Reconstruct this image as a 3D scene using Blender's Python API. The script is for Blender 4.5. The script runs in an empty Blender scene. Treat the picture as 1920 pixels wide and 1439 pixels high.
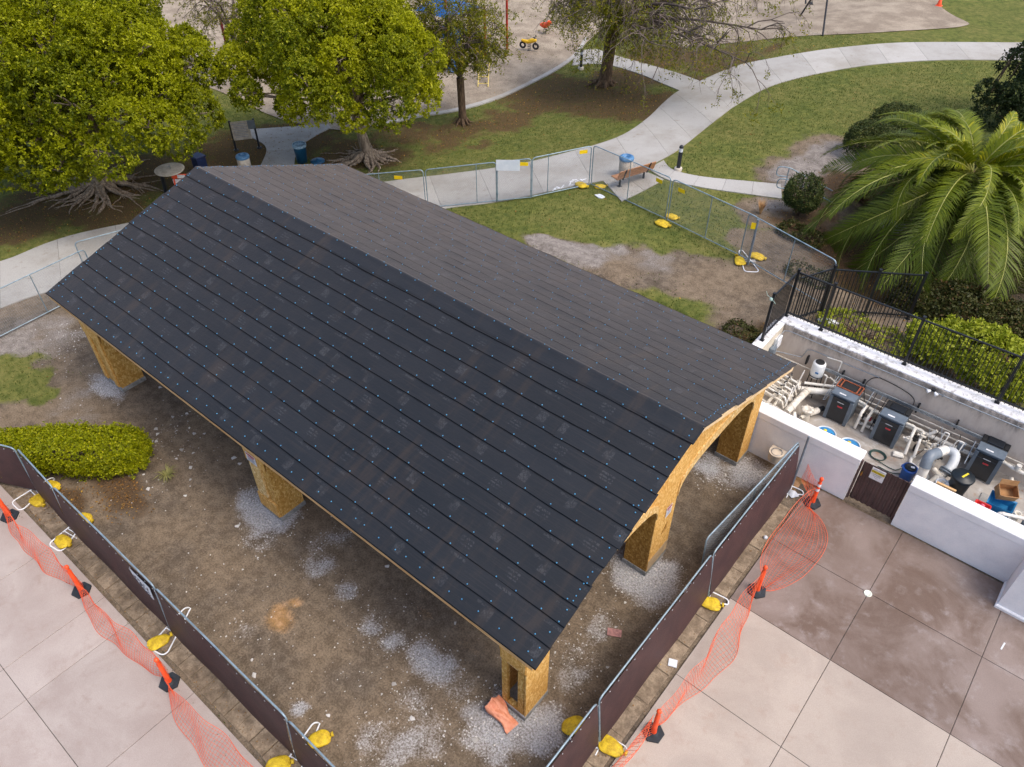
import bpy, math, random
import numpy as np
from mathutils import Vector, Matrix, noise as mnoise
PI = math.pi
sc = bpy.context.scene
col = sc.collection
random.seed(7)
rng = np.random.default_rng(11)

# ------------------------------------------------------------------ camera
cam_d = bpy.data.cameras.new('camera')
cam_d.sensor_fit = 'HORIZONTAL'; cam_d.sensor_width = 36.0
cam_d.lens = 36.0 * 1463.0 / 1920.0
cam_d.clip_start = 0.2; cam_d.clip_end = 1200
cam = bpy.data.objects.new('camera', cam_d); col.objects.link(cam)
cam.matrix_world = Matrix(((0.7686007, -0.4275605, 0.4758624, 0.0000000), (0.6397289, 0.5136916, -0.5717237, 0.0000000), (0.0000000, 0.7438501, 0.6683465, 17.0000000), (0.0000000, 0.0000000, 0.0000000, 1.0000000)))
sc.camera = cam

# ------------------------------------------------------------------ light
SUN_EL, SUN_AZ = math.radians(60), math.radians(8)     # azimuth: from +X towards +Y
w = bpy.data.worlds.new('World'); sc.world = w; w.use_nodes = True
nt = w.node_tree; nt.nodes.clear()
sky = nt.nodes.new('ShaderNodeTexSky'); sky.sky_type = 'NISHITA'
sky.sun_disc = False; sky.sun_elevation = SUN_EL
sky.sun_rotation = math.radians(90) - SUN_AZ
sky.air_density = 1.0; sky.dust_density = 4.5; sky.ozone_density = 1.0
bg = nt.nodes.new('ShaderNodeBackground'); bg.inputs[1].default_value = 0.15
wo = nt.nodes.new('ShaderNodeOutputWorld')
nt.links.new(sky.outputs[0], bg.inputs[0]); nt.links.new(bg.outputs[0], wo.inputs[0])
sd = bpy.data.lights.new('sun', 'SUN'); sd.energy = 0.65; sd.angle = math.radians(22); sd.color = (1.0, 0.94, 0.85)
so = bpy.data.objects.new('sun', sd); col.objects.link(so)
sv = Vector((math.cos(SUN_EL)*math.cos(SUN_AZ), math.cos(SUN_EL)*math.sin(SUN_AZ), math.sin(SUN_EL)))
so.rotation_euler = sv.to_track_quat('Z', 'Y').to_euler(); so.location = (20, 40, 40)
sc.view_settings.view_transform = 'Standard'; sc.view_settings.look = 'None'
sc.view_settings.gamma = 1.0; sc.view_settings.use_curve_mapping = False
sc.view_settings.exposure = 0.78

# ------------------------------------------------------------------ materials
def L(r, g, b, k=1.0):
    f = lambda c: ((c/255.0)/12.92 if c/255.0 <= 0.04045 else ((c/255.0+0.055)/1.055)**2.4)
    return (f(r)*k, f(g)*k, f(b)*k, 1.0)
class NT:
    def __init__(s, name):
        s.m = bpy.data.materials.new(name); s.m.use_nodes = True
        s.t = s.m.node_tree; s.t.nodes.clear()
        s.out = s.n('OutputMaterial'); s.pos = None
    def n(s, k, **kw):
        nd = s.t.nodes.new('ShaderNode'+k)
        for a, v in kw.items(): setattr(nd, a, v)
        return nd
    def l(s, a, b): s.t.links.new(a, b)
    def P(s):
        if s.pos is None: s.pos = s.n('NewGeometry').outputs['Position']
        return s.pos
    def noise(s, scale, detail=4, rough=0.55, vec=None, stretch=None, dist=0.0):
        v = vec or s.P()
        if stretch:
            mp = s.n('Mapping'); mp.inputs['Scale'].default_value = stretch
            s.l(v, mp.inputs[0]); v = mp.outputs[0]
        nd = s.n('TexNoise'); nd.inputs['Scale'].default_value = scale
        nd.inputs['Detail'].default_value = detail; nd.inputs['Roughness'].default_value = rough
        nd.inputs['Distortion'].default_value = dist
        s.l(v, nd.inputs['Vector']); return nd.outputs['Fac']
    def ramp(s, fac, a, b, inv=False):
        nd = s.n('MapRange', interpolation_type='SMOOTHSTEP'); s.l(fac, nd.inputs['Value'])
        nd.inputs['From Min'].default_value = a; nd.inputs['From Max'].default_value = b
        if inv: nd.inputs['To Min'].default_value = 1; nd.inputs['To Max'].default_value = 0
        return nd.outputs['Result']
    def math(s, op, a, b):
        nd = s.n('Math', operation=op)
        for i, v in enumerate((a, b)):
            if isinstance(v, (int, float)): nd.inputs[i].default_value = v
            else: s.l(v, nd.inputs[i])
        return nd.outputs[0]
    def mix(s, fac, a, b, mode='MIX'):
        nd = s.n('Mix', data_type='RGBA', blend_type=mode)
        for i, v in ((0, fac), (6, a), (7, b)):
            if isinstance(v, (int, float)): nd.inputs[i].default_value = v
            elif isinstance(v, tuple): nd.inputs[i].default_value = v
            else: s.l(v, nd.inputs[i])
        return nd.outputs[2]
    def attr(s, name):
        return s.n('Attribute', attribute_name=name)
    def rnd(s): return s.n('ObjectInfo').outputs['Random']
    def finish(s, colr, rough=0.8, bump=None, bstr=0.3, bdist=0.02, metal=0.0, spec=0.5, trans=0.0, sheen=0.0):
        b = s.n('BsdfPrincipled'); s.b = b
        if isinstance(colr, tuple): b.inputs['Base Color'].default_value = colr
        else: s.l(colr, b.inputs['Base Color'])
        if isinstance(rough, (int, float)): b.inputs['Roughness'].default_value = rough
        else: s.l(rough, b.inputs['Roughness'])
        b.inputs['Metallic'].default_value = metal
        b.inputs['Specular IOR Level'].default_value = spec
        if sheen:
            b.inputs['Sheen Weight'].default_value = sheen; b.inputs['Sheen Roughness'].default_value = 0.5
        if bump is not None:
            bp = s.n('Bump'); bp.inputs['Strength'].default_value = bstr; bp.inputs['Distance'].default_value = bdist
            s.l(bump, bp.inputs['Height']); s.l(bp.outputs[0], b.inputs['Normal'])
        sh = b.outputs[0]
        if trans:
            tr = s.n('BsdfTranslucent')
            if isinstance(colr, tuple): tr.inputs[0].default_value = colr
            else: s.l(colr, tr.inputs[0])
            mx = s.n('MixShader'); mx.inputs[0].default_value = trans
            s.l(sh, mx.inputs[1]); s.l(tr.outputs[0], mx.inputs[2]); sh = mx.outputs[0]
        s.l(sh, s.out.inputs[0]); return s.m
def simple(name, c1, c2=None, scale=6.0, rough=0.7, bump=0.0, metal=0.0, spec=0.5, lo=0.35, hi=0.65, fine=None, stretch=None, rv=0.0, trans=0.0, bscale=None):
    m = NT(name)
    n1 = m.noise(scale, 6, 0.6, stretch=stretch)
    c2 = c2 or tuple(x*0.78 for x in c1[:3])+(1,)
    c = m.mix(m.ramp(n1, lo, hi), c1, c2)
    if fine:
        n2 = m.noise(fine, 3, 0.7)
        c = m.mix(m.ramp(n2, 0.3, 0.75), c, tuple(min(1, x*0.6) for x in c1[:3])+(1,), 'MIX') if False else m.mix(0.35, c, m.mix(m.ramp(n2, 0.3, 0.7), (0.25, 0.25, 0.25, 1), (0.8, 0.8, 0.8, 1)), 'OVERLAY')
    if rv:
        hv = m.n('HueSaturation'); m.l(c, hv.inputs['Color'])
        m.l(m.math('ADD', m.math('MULTIPLY', m.rnd(), rv*2), 1-rv), hv.inputs['Value']); c = hv.outputs[0]
    return m.finish(c, rough, m.noise(bscale or (fine or scale*4), 4, 0.6) if bump else None, bump, 0.02, metal, spec, trans)

# ------------------------------------------------------------------ mesh helpers
class MB:
    def __init__(s): s.v = []; s.f = []; s.mi = []; s.cur = 0; s.sm = []
    def add(s, vs, fs, smooth=False):
        o = len(s.v); s.v += [tuple(v) for v in vs]
        for f in fs: s.f.append(tuple(o+i for i in f)); s.mi.append(s.cur); s.sm.append(smooth)
        return s
    def box(s, c, d, rz=0.0, ch=0.0, M=None):
        x, y, z = d[0]/2, d[1]/2, d[2]/2
        if ch:
            vs = []
            for sz in (-1, 1):
                for (a, b) in ((-x, -y), (x, -y), (x, y), (-x, y)):
                    vs.append((a-math.copysign(ch, a), b-math.copysign(ch, b), sz*z))
                for (a, b) in ((-x, -y), (x, -y), (x, y), (-x, y)):
                    vs.append((a, b, sz*(z-ch)))
            fs = [(3, 2, 1, 0), (8, 9, 10, 11)]
            for i in range(4):
                j = (i+1) % 4
                fs += [(i, j, 4+j, 4+i), (8+j, 8+i, 12+i, 12+j), (4+i, 4+j, 12+j, 12+i)]
        else:
            vs = [(a*x, b*y, e*z) for e in (-1, 1) for (a, b) in ((-1, -1), (1, -1), (1, 1), (-1, 1))]
            fs = [(3, 2, 1, 0), (4, 5, 6, 7)]+[(i, (i+1) % 4, 4+(i+1) % 4, 4+i) for i in range(4)]
        R = M if M is not None else Matrix.Rotation(rz, 3, 'Z')
        c = Vector(c)
        return s.add([R @ Vector(v)+c for v in vs], fs)
    def bar(s, a, b, w, h, up=(0, 0, 1)):
        a, b = Vector(a), Vector(b); d = b-a; ln = d.length; d.normalize()
        u = Vector(up); r = d.cross(u)
        if r.length < 1e-4: r = d.cross(Vector((1, 0, 0)))
        r.normalize(); u = r.cross(d)
        M = Matrix((d, r, u)).transposed()
        return s.box((a+b)/2, (ln, w, h), M=M)
    def tube(s, pts, r, n=8, caps=True, smooth=True):
        pts = [Vector(p) for p in pts]; m = len(pts)
        rs = r if isinstance(r, (list, tuple)) else [r]*m
        vs = []; pu = None
        for i, p in enumerate(pts):
            d = (pts[min(i+1, m-1)]-pts[max(i-1, 0)])
            if d.length < 1e-9: d = Vector((0, 0, 1))
            d.normalize()
            if pu is None:
                pu = d.orthogonal().normalized()
            pu = (pu-d*pu.dot(d))
            if pu.length < 1e-5: pu = d.orthogonal()
            pu.normalize(); q = d.cross(pu)
            for k in range(n):
                a = 2*PI*k/n; vs.append(p+(pu*math.cos(a)+q*math.sin(a))*rs[i])
        fs = [(i*n+k, i*n+(k+1) % n, (i+1)*n+(k+1) % n, (i+1)*n+k) for i in range(m-1) for k in range(n)]
        s.add(vs, fs, smooth)
        if caps:
            s.add(vs[:n], [tuple(range(n-1, -1, -1))]); s.add(vs[-n:], [tuple(range(n))])
        return s
    def lathe(s, prof, c=(0, 0, 0), n=20, M=None, smooth=True):
        vs = []; c = Vector(c)
        for (r, z) in prof:
            for k in range(n):
                a = 2*PI*k/n; v = Vector((r*math.cos(a), r*math.sin(a), z))
                vs.append((M @ v if M is not None else v)+c)
        m = len(prof)
        fs = [(i*n+k, i*n+(k+1) % n, (i+1)*n+(k+1) % n, (i+1)*n+k) for i in range(m-1) for k in range(n)]
        return s.add(vs, fs, smooth)
    def sheet(s, rows, smooth=False):
        n = len(rows[0]); vs = [v for r in rows for v in r]
        fs = [(i*n+k, i*n+k+1, (i+1)*n+k+1, (i+1)*n+k) for i in range(len(rows)-1) for k in range(n-1)]
        return s.add(vs, fs, smooth)
    def prism(s, poly, z0, z1):
        n = len(poly)
        vs = [(p[0], p[1], z0) for p in poly]+[(p[0], p[1], z1) for p in poly]
        return s.add(vs, [tuple(range(n-1, -1, -1)), tuple(range(n, 2*n))]+[(i, (i+1) % n, n+(i+1) % n, n+i) for i in range(n)])
    def extr(s, poly, a, b, f):
        # poly in 2D, f(u, v, w) -> xyz ; extruded from w=a to w=b
        n = len(poly)
        vs = [f(p[0], p[1], a) for p in poly]+[f(p[0], p[1], b) for p in poly]
        return s.add(vs, [tuple(range(n-1, -1, -1)), tuple(range(n, 2*n))]+[(i, (i+1) % n, n+(i+1) % n, n+i) for i in range(n)])
    def mesh(s, name, mats):
        me = bpy.data.meshes.new(name)
        me.from_pydata(s.v, [], s.f)
        for m in (mats if isinstance(mats, (list, tuple)) else [mats]): me.materials.append(m)
        me.polygons.foreach_set('material_index', s.mi); me.polygons.foreach_set('use_smooth', s.sm)
        me.update(); return me
def tag(o, label=None, cat=None, group=None, kind=None):
    if label: o['label'] = label
    if cat: o['category'] = cat
    if group: o['group'] = group
    if kind: o['kind'] = kind
    return o
def thing(name, label, cat, loc=(0, 0, 0), rz=0.0, group=None):
    o = bpy.data.objects.new(name, None); col.objects.link(o)
    o.empty_display_size = 0.2
    o.location = loc; o.rotation_euler = (0, 0, rz)
    o.matrix_basis = Matrix.Translation(Vector(loc)) @ Matrix.Rotation(rz, 4, 'Z')
    return tag(o, label, cat, group)
def rootm(o):
    while o.parent is not None: o = o.parent
    return o.matrix_basis
def inst(name, me, parent=None, loc=(0, 0, 0), rz=0.0, M=None):
    o = bpy.data.objects.new(name, me); col.objects.link(o)
    if parent is not None: o.parent = parent
    o.matrix_basis = M if M is not None else Matrix.Translation(Vector(loc)) @ Matrix.Rotation(rz, 4, 'Z')
    return o
def part(name, mb, mats, parent=None, world=False, kind=None, label=None):
    if world and parent is not None:
        inv = rootm(parent).inverted()
        mb.v = [tuple(inv @ Vector(v)) for v in mb.v]
    o = inst(name, mb.mesh(name, mats), parent)
    if kind: o['kind'] = kind
    if label: o['label'] = label
    return o
def solo(name, mb, mats, label, cat, loc=(0, 0, 0), rz=0.0, group=None):
    o = part(name, mb, mats); o.matrix_basis = Matrix.Translation(Vector(loc)) @ Matrix.Rotation(rz, 4, 'Z')
    return tag(o, label, cat, group)
def copy_tree(root, loc, rz, label=None, group=None):
    r = root.copy(); col.objects.link(r)
    r.matrix_basis = Matrix.Translation(Vector(loc)) @ Matrix.Rotation(rz, 4, 'Z')
    if label: r['label'] = label
    if group: r['group'] = group
    for ch in list(root.children):
        c = ch.copy(); col.objects.link(c); c.parent = r
        for g in list(ch.children):
            d = g.copy(); col.objects.link(d); d.parent = c
    return r
def npmesh(name, V, F, mat, attrs=None, smooth=False):
    # V (n,3), F (m,k) uniform polygons; attrs {name: (n,4)} point colours
    V = np.asarray(V, np.float32); F = np.asarray(F, np.int32); k = F.shape[1]
    me = bpy.data.meshes.new(name)
    me.vertices.add(len(V)); me.vertices.foreach_set('co', V.ravel())
    me.loops.add(F.size); me.loops.foreach_set('vertex_index', F.ravel())
    me.polygons.add(len(F)); me.polygons.foreach_set('loop_start', np.arange(len(F), dtype=np.int32)*k)
    if smooth: me.polygons.foreach_set('use_smooth', np.ones(len(F), bool))
    for nm, A in (attrs or {}).items():
        at = me.color_attributes.new(nm, 'FLOAT_COLOR', 'POINT'); at.data.foreach_set('color', np.asarray(A, np.float32).ravel())
    me.materials.append(mat); me.update(calc_edges=True); me.validate(); return me
def arc(c, r, a0, a1, n, f):
    return [f(c[0]+r*math.cos(a0+(a1-a0)*i/n), c[1]+r*math.sin(a0+(a1-a0)*i/n)) for i in range(n+1)]
def lerp(a, b, t): return tuple(a[i]+(b[i]-a[i])*t for i in range(len(a)))
def smooth_path(pts, n=6):
    # Catmull-Rom through pts
    P_ = [Vector(p) for p in pts]; out = []
    for i in range(len(P_)-1):
        a, b, c, d = P_[max(i-1, 0)], P_[i], P_[i+1], P_[min(i+2, len(P_)-1)]
        for k in range(n):
            t = k/n
            out.append(0.5*((2*b)+(c-a)*t+(2*a-5*b+4*c-d)*t*t+(3*b-a-3*c+d)*t**3))
    out.append(P_[-1]); return out

# ------------------------------------------------------------------ terrain
def ss(a, b, x):
    t = min(1.0, max(0.0, (x-a)/(b-a))); return t*t*(3-2*t)
def T(x, y):
    if x > -6.05 and y < 20.95: return 0.0
    z = 1.55*ss(-27, -14, x)*ss(17.3, 20, y)
    return z-0.9*ss(-8, -5, x)*ss(24, 25.5, y)*(1-ss(30, 36, y))
def nss(a, b, x):
    t = np.clip((x-a)/(b-a), 0, 1); return t*t*(3-2*t)
def nT(x, y):
    z = 1.55*nss(-27, -14, x)*nss(17.3, 20, y)-0.9*nss(-8, -5, x)*nss(24, 25.5, y)*(1-nss(30, 36, y))
    return np.where((x > -6.05) & (y < 20.95), 0.0, z)

# ================================================================== GROUND
def blobs(x, y, lst):
    f = np.zeros_like(x)
    for (c, r, s) in lst:
        rx, ry = r if isinstance(r, tuple) else (r, r)
        d = np.sqrt(((x-c[0])/rx)**2+((y-c[1])/ry)**2)
        f = np.maximum(f, s*(1-nss(0.35, 1.15, d)))
    return f
def vnoise(x, y, s, seed=0):
    # cheap value noise
    def h(i, j): 
        v = np.sin(i*127.1+j*311.7+seed*74.7)*43758.5453; return v-np.floor(v)
    X, Y = x*s, y*s; i, j = np.floor(X), np.floor(Y); u, v = X-i, Y-j
    u = u*u*(3-2*u); v = v*v*(3-2*v)
    return (h(i, j)*(1-u)+h(i+1, j)*u)*(1-v)+(h(i, j+1)*(1-u)+h(i+1, j+1)*u)*v
def fbm(x, y, s, seed=0, o=4):
    a, t, n = 0.5, 0, 0
    for k in range(o): t = t+a*vnoise(x, y, s, seed+k); n += a; s *= 2.03; a *= 0.55
    return t/n
BARE = [((-14.648, 20.058, 1.537), (1.9, 0.8), 1), ((-13.357, 20.278, 1.543), (1.9, 1.0), 1), ((-11.778, 20.674, 1.550), 1.9, 1), ((-9.917, 21.568, 1.549), 2.0, 1), ((-7.957, 22.148, 1.548), 2.4, 1), ((-9.411, 24.985, 1.541), 1.2, 0.8),
        ((-6.578, 20.948, 1.546), 2.5, 1), ((-7.716, 24.993, 1.533), 2.6, 1), ((-6.283, 22.730, 1.548), 2.0, 1), ((-7.325, 27.949, 1.434), 2.5, 1), ((-6.014, 28.215, 0.882), 3, 1), ((-9.684, 27.298, 1.549), 1.8, 0.9), ((-4.012, 23.452, 1.550), 3, 1), ((-1.099, 22.723, 1.541), 3, 1), ((-0.456, 27.586, 0.643), 4, 1),
        ((-10.054, 31.035, 1.548), (2.4, 2.6), 1), ((-9.827, 33.820, 1.549), (2.4, 3), 1), ((-7.805, 32.307, 1.542), 3, 1), ((-6.498, 33.756, 1.398), 4, 1), ((-4.020, 33.029, 1.105), 5, 1), ((-24.315, 21.687, 0.167), 1.0, 0.6)]
LITTER = [((-23.202, 38.230, 0.315), 3.2, 0.9), ((-25.429, 35.204, 0.062), 3.2, 1), ((-22.740, 34.930, 0.385), 3.6, 1.0), ((-20.035, 34.313, 0.855), 3.2, 0.95), ((-25.920, 32.959, 0.029), 3.0, 0.9), ((-25.658, 29.957, 0.044), 2.4, 0.8), ((-26.555, 27.651, -0.002), 2.2, 0.85), ((-28.420, 25.688, -0.002), 2.6, 0.75), ((-27.495, 23.342, -0.007), 2.0, 0.85),
          ((-25.864, 25.745, 0.027), 1.6, 0.55), ((-24.718, 26.826, 0.120), 1.3, 0.45), ((-28.679, 22.345, -0.003), 2.4, 1), ((-32.086, 21.832, -0.004), 3.0, 1), ((-33.330, 19.222, -0.000), 3.2, 1), ((-33.178, 16.433, -0.002), 3.2, 1), ((-34.803, 14.389, -0.002), 3.2, 1), ((-35.320, 11.336, -0.002), 3.4, 1), ((-34.657, 8.902, -0.002), 2.6, 0.95), ((-32.562, 11.820, -0.009), 2.2, 0.85),
          ((-20.349, 42.064, 0.801), 5, 0.7), ((-19.556, 45.015, 0.941), 4, 0.6), ((-23.384, 42.539, 0.291), 4, 0.8), ((-6.802, 26.844, 1.230), 1.8, 0.9), ((-5.359, 27.742, 0.675), 2.6, 1), ((-8.242, 28.507, 1.545), 1.4, 0.8), ((-8.218, 31.351, 1.547), 1.6, 1), ((-8.777, 27.265, 1.547), 1.3, 0.8), ((-3.724, 26.497, 0.643), 3.5, 1), ((-0.958, 25.642, 0.644), 3.5, 0.9), ((-6.215, 19.842, 1.526), 1.4, 0.8),
          ((-17.590, 3.969, -0.007), (1.6, 0.8), 0.7), ((-18.493, 2.721, -0.010), (1.4, 0.6), 0.7)]
GRAVEL = [((-13.75, 6.2), (1.45, 1.1), 1.2), ((-14.6, 6.2), (0.8, 0.8), 1.0), ((-13.3, 5.3), (0.9, 0.6), 0.9), ((-5.1, 6.2), (1.15, 1.0), 1.25), ((-4.3, 6.3), (0.9, 1.1), 1.1), ((-5.1, 5.3), (1.2, 0.75), 1.1), ((-22.0, 6.0), (1.3, 0.7), 0.95), ((-5.1, 11.2), (1.3, 1.3), 1.2), ((-4.4, 11.0), (1.0, 1.5), 1.15),
          ((-4.4, 16.0), (1.0, 1.1), 1.05), ((-5.2, 15.4), (1.4, 1.2), 0.9), ((-11.429, 5.957, -0.007), 0.9, 0.75), ((-10.292, 5.867, -0.008), 0.7, 0.8), ((-9.113, 5.683, -0.009), 0.8, 0.9), ((-8.351, 5.667, -0.001), 0.75, 1.0), ((-7.625, 5.832, -0.010), 0.9, 1.1), ((-6.968, 5.865, -0.016), 0.9, 1.0), ((-6.417, 5.814, -0.005), 0.9, 0.9),
          ((-6.995, 4.691, -0.009), 1.0, 0.75), ((-6.762, 3.822, -0.018), 1.3, 0.8), ((-6.218, 4.573, -0.018), 1.2, 0.75), ((-8.823, 3.171, -0.013), (0.4, 0.3), 1.0), ((-11.957, 6.397, -0.011), 0.8, 0.7), ((-4.676, 7.943, -0.015), (0.8, 1.4), 0.75), ((-4.850, 9.050, -0.016), (0.7, 1.3), 0.75), ((-5.467, 8.162, -0.007), 0.9, 0.6), ((-11.479, 3.524, -0.005), (0.9, 0.7), 0.45),
          ((-25.328, 6.411, -0.007), 1.6, 0.5), ((-18.604, 5.411, -0.012), 1.2, 0.45), ((-18.777, 6.424, -0.003), 1.0, 0.35), ((-4.789, 5.754, -0.002), 1.5, 0.5), ((-4.531, 15.488, -0.013), 1.0, 0.7), ((-11.788, 6.991, -0.009), 0.9, 0.6)]
GRAVEL = [(c_, (tuple(0.8*v for v in r_) if isinstance(r_, tuple) else 0.72*r_), s_*0.95) for c_, r_, s_ in GRAVEL]
DUST = [((-13.75, 6.1), (1.0, 0.75), 1.1), ((-14.5, 6.1), (0.6, 0.6), .9), ((-13.2, 5.5), (0.7, 0.5), .7), ((-5.1, 5.75), (1.0, 0.6), 1.15), ((-4.4, 6.3), (0.62, 0.85), 1.1), ((-5.7, 5.6), (.55, .5), .9), ((-22.3, 6.0), (0.95, 0.5), 1.0), ((-21.4, 6.0), (.5, .4), .6), ((-5.0, 10.8), (0.85, 0.75), 1.1), ((-4.45, 11.2), (0.6, 0.95), 1.1), ((-4.4, 15.7), (0.65, 0.8), 1.0), ((-5.1, 15.3), (0.9, 0.6), .8), ((-8.786, 3.171, -0.013), (.22, .28), 1.1), ((-9.029, 5.605, -0.011), .35, .8), ((-8.400, 5.626, -0.001), .35, .8), ((-7.578, 5.784, -0.011), .4, .9), ((-6.950, 5.847, -0.017), .45, .8), ((-10.218, 5.890, -0.009), .3, .7), ((-4.485, 8.102, -0.014), (.4, .6), .5)]
SAND = []
STAIN = [((-10.973, 4.324, -0.009), (0.55, 0.5), 1.0), ((-11.015, 4.865, -0.005), (0.24, 0.2), 1.0), ((-8.423, 6.638, -0.009), (0.5, 0.3), 0.5), ((-8.583, 6.988, -0.004), (0.4, 0.3), 0.35), ((-6.896, 6.705, -0.009), (0.5, 0.3), 0.45), ((-9.708, 5.185, -0.005), 0.5, 0.3), ((-3.075, 16.555, -0.000), (0.35, 0.5), 1.1)]
GPATCH = [((-24.394, 4.305, -0.006), (1.1, 1.3), 0.8), ((-25.324, 4.213, -0.003), (1.2, 1.2), 0.8), ((-23.225, 4.441, -0.001), 0.7, 0.5), ((-23.561, 5.682, -0.004), 0.4, 0.35), ((-10.281, 23.536, 1.544), 0.6, 1.0), ((-6.353, 19.761, 1.505), 1.0, 0.7), ((-25.185, 5.037, -0.003), 1.0, 0.45)]
LIGHT = [((-14.648, 20.058, 1.537), (1.8, 0.7), 1), ((-13.759, 20.173, 1.544), (1.4, 0.9), 0.9), ((-12.962, 21.062, 1.547), 1.1, 0.6), ((-11.238, 21.585, 1.543), 1.2, .5), ((-10.155, 31.258, 1.550), (1.6, 2.2), 1), ((-9.723, 33.574, 1.547), (1.6, 2.2), 1), ((-26.322, 5.581, -0.006), 2.2, 0.6), ((-21.833, 5.128, -0.010), 1.6, 0.4), ((-9.714, 27.829, 1.543), 1.2, 0.5)]
gx = np.unique(np.concatenate([np.linspace(-160, -40, 41), np.arange(-40, 8, 0.17), np.linspace(8, 90, 42), [-6.06, -6.04]]))
gy = np.unique(np.concatenate([np.linspace(-40, -4, 13), np.arange(-4, 44, 0.17), np.linspace(44, 220, 90), [20.94, 20.96]]))
GX, GY = np.meshgrid(gx, gy); GX, GY = GX.ravel(), GY.ravel()
def masks(x, y):
    n1 = fbm(x, y, 0.55, 3); n2 = fbm(x, y, 2.2, 9)
    wob = (n1-0.5)*1.6+(n2-0.5)*0.9
    zone = nss(-0.5, 0.7, np.minimum(np.minimum(x+29.8+wob*0.3, 30-x), np.minimum(y-1.5, 17.9-y+0.2*(x+14)*(x < -14)+wob*0.3)))
    grass = 1-zone
    bare = np.clip(blobs(x, y, BARE)+(n2-0.5)*0.6*(blobs(x, y, BARE) > 0.05), 0, 1)
    grass = np.maximum(np.clip(grass-bare*1.05, 0, 1), np.clip(blobs(x, y, GPATCH)*1.3+(n2-0.55)*1.2, 0, 1)*(blobs(x, y, GPATCH) > 0.02))
    lit = blobs(x, y, LITTER); lit = np.clip(lit+(n2-0.5)*1.0*(lit > 0.03)+(n1-0.5)*0.8*(lit > 0.03), 0, 1)
    g = blobs(x, y, GRAVEL); grav = np.clip(g+(n2-0.5)*0.9*(g > 0.02)+(n1-0.5)*0.7*(g > 0.02), 0, 1)
    st = blobs(x, y, STAIN); st = np.clip(st+(n2-0.5)*0.8*(st > 0.02), 0, 1)
    lt = blobs(x, y, LIGHT); lt = np.clip(lt+(n2-0.5)*0.8*(lt > 0.02), 0, 1)
    return grass, lit, grav, st, lt, n1, n2
mg, ml, mgr, mst, mlt, n1, n2 = masks(GX, GY)
mdu = blobs(GX, GY, DUST); mdu = np.clip(mdu+(n2-0.5)*0.8*(mdu > 0.02)+(n1-0.5)*0.6*(mdu > 0.02), 0, 1)
GZ = nT(GX, GY)+0.03*(n1-0.5)*(1-mg)*((GY > 2.0) & (GX < -3.0))+0.015*(n2-0.5)
GZ = np.where((GX > -3.0) | (GY < 2.2), np.where((GY < 20.95), nT(GX, GY)-0.02, GZ), GZ)
nxg, nyg = len(gx), len(gy)
ii = (np.arange(nyg-1)[:, None]*nxg+np.arange(nxg-1)[None, :]).ravel()
F = np.stack([ii, ii+1, ii+nxg+1, ii+nxg], 1)
one = np.ones_like(GX)
m = NT('ground_soil')
A1 = m.n('SeparateColor'); m.l(m.attr('cover').outputs['Color'], A1.inputs[0])
A2 = m.n('SeparateColor'); m.l(m.attr('extra').outputs['Color'], A2.inputs[0])
nA, nB, nC, nD = m.noise(0.5, 5, 0.6), m.noise(3.5, 6, 0.65), m.noise(22, 4, 0.7), m.noise(70, 3, 0.7)
dirt = m.mix(m.ramp(nB, 0.3, 0.7), L(106, 93, 77), L(132, 117, 99))
dirt = m.mix(m.ramp(nA, 0.4, 0.65), dirt, m.mix(m.ramp(nB, 0.35, 0.65), L(90, 80, 69), L(114, 103, 90)))
dirt = m.mix(0.55, dirt, m.mix(m.ramp(nC, 0.3, 0.7), (0.2, 0.2, 0.2, 1), (0.78, 0.78, 0.78, 1)), 'OVERLAY')
light = m.mix(m.ramp(nB, 0.35, 0.7), L(148, 141, 135), L(110, 104, 99))
light = m.mix(0.5, light, m.mix(m.ramp(nC, 0.3, 0.7), (0.2, 0.2, 0.2, 1), (0.78, 0.78, 0.78, 1)), 'OVERLAY')
def edge(fac, lo=0.25, hi=0.7, k=0.9):
    v = m.math('ADD', fac, m.math('MULTIPLY', m.math('SUBTRACT', m.math('ADD', m.math('MULTIPLY', nC, 0.6), m.math('MULTIPLY', nB, 0.4)), 0.5), k))
    return m.ramp(v, lo, hi)
c = m.mix(m.math('MULTIPLY', edge(A2.outputs[1]), 0.9), dirt, light)
grassc = m.mix(m.ramp(nB, 0.3, 0.7), L(72, 84, 38), L(108, 112, 56))
grassc = m.mix(m.ramp(nA, 0.35, 0.7), grassc, m.mix(m.ramp(nB, 0.3, 0.7), L(90, 96, 46), L(122, 118, 68)))
grassc = m.mix(0.7, grassc, m.mix(m.ramp(nD, 0.3, 0.7), (0.14, 0.14, 0.14, 1), (0.8, 0.8, 0.8, 1)), 'OVERLAY')
c = m.mix(edge(A1.outputs[0], 0.3, 0.62), c, grassc)
litc = m.mix(m.ramp(nC, 0.35, 0.65), L(60, 46, 33), L(98, 78, 55))
litc = m.mix(m.ramp(nD, 0.55, 0.72), litc, L(122, 86, 50))
c = m.mix(m.math('MULTIPLY', edge(A1.outputs[2], 0.3, 0.8), 0.88), c, litc)
grv = m.mix(m.ramp(nC, 0.32, 0.62), L(128, 125, 122), L(186, 186, 188))
c = m.mix(m.math('MULTIPLY', edge(A1.outputs[1], 0.5, 1.25, 2.0), 0.9), c, grv)
c = m.mix(m.math('MULTIPLY', edge(A2.outputs[2], 0.3, 1.2, 1.9), 0.75), c, m.mix(m.ramp(nC, 0.3, 0.7), L(138, 139, 142), L(186, 188, 193)))
sta = m.mix(m.ramp(nB, 0.4, 0.7), L(172, 130, 76), L(206, 164, 122))
c = m.mix(m.math('MULTIPLY', edge(A2.outputs[0], 0.3, 1.2, 1.7), 0.75), c, sta)
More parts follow.
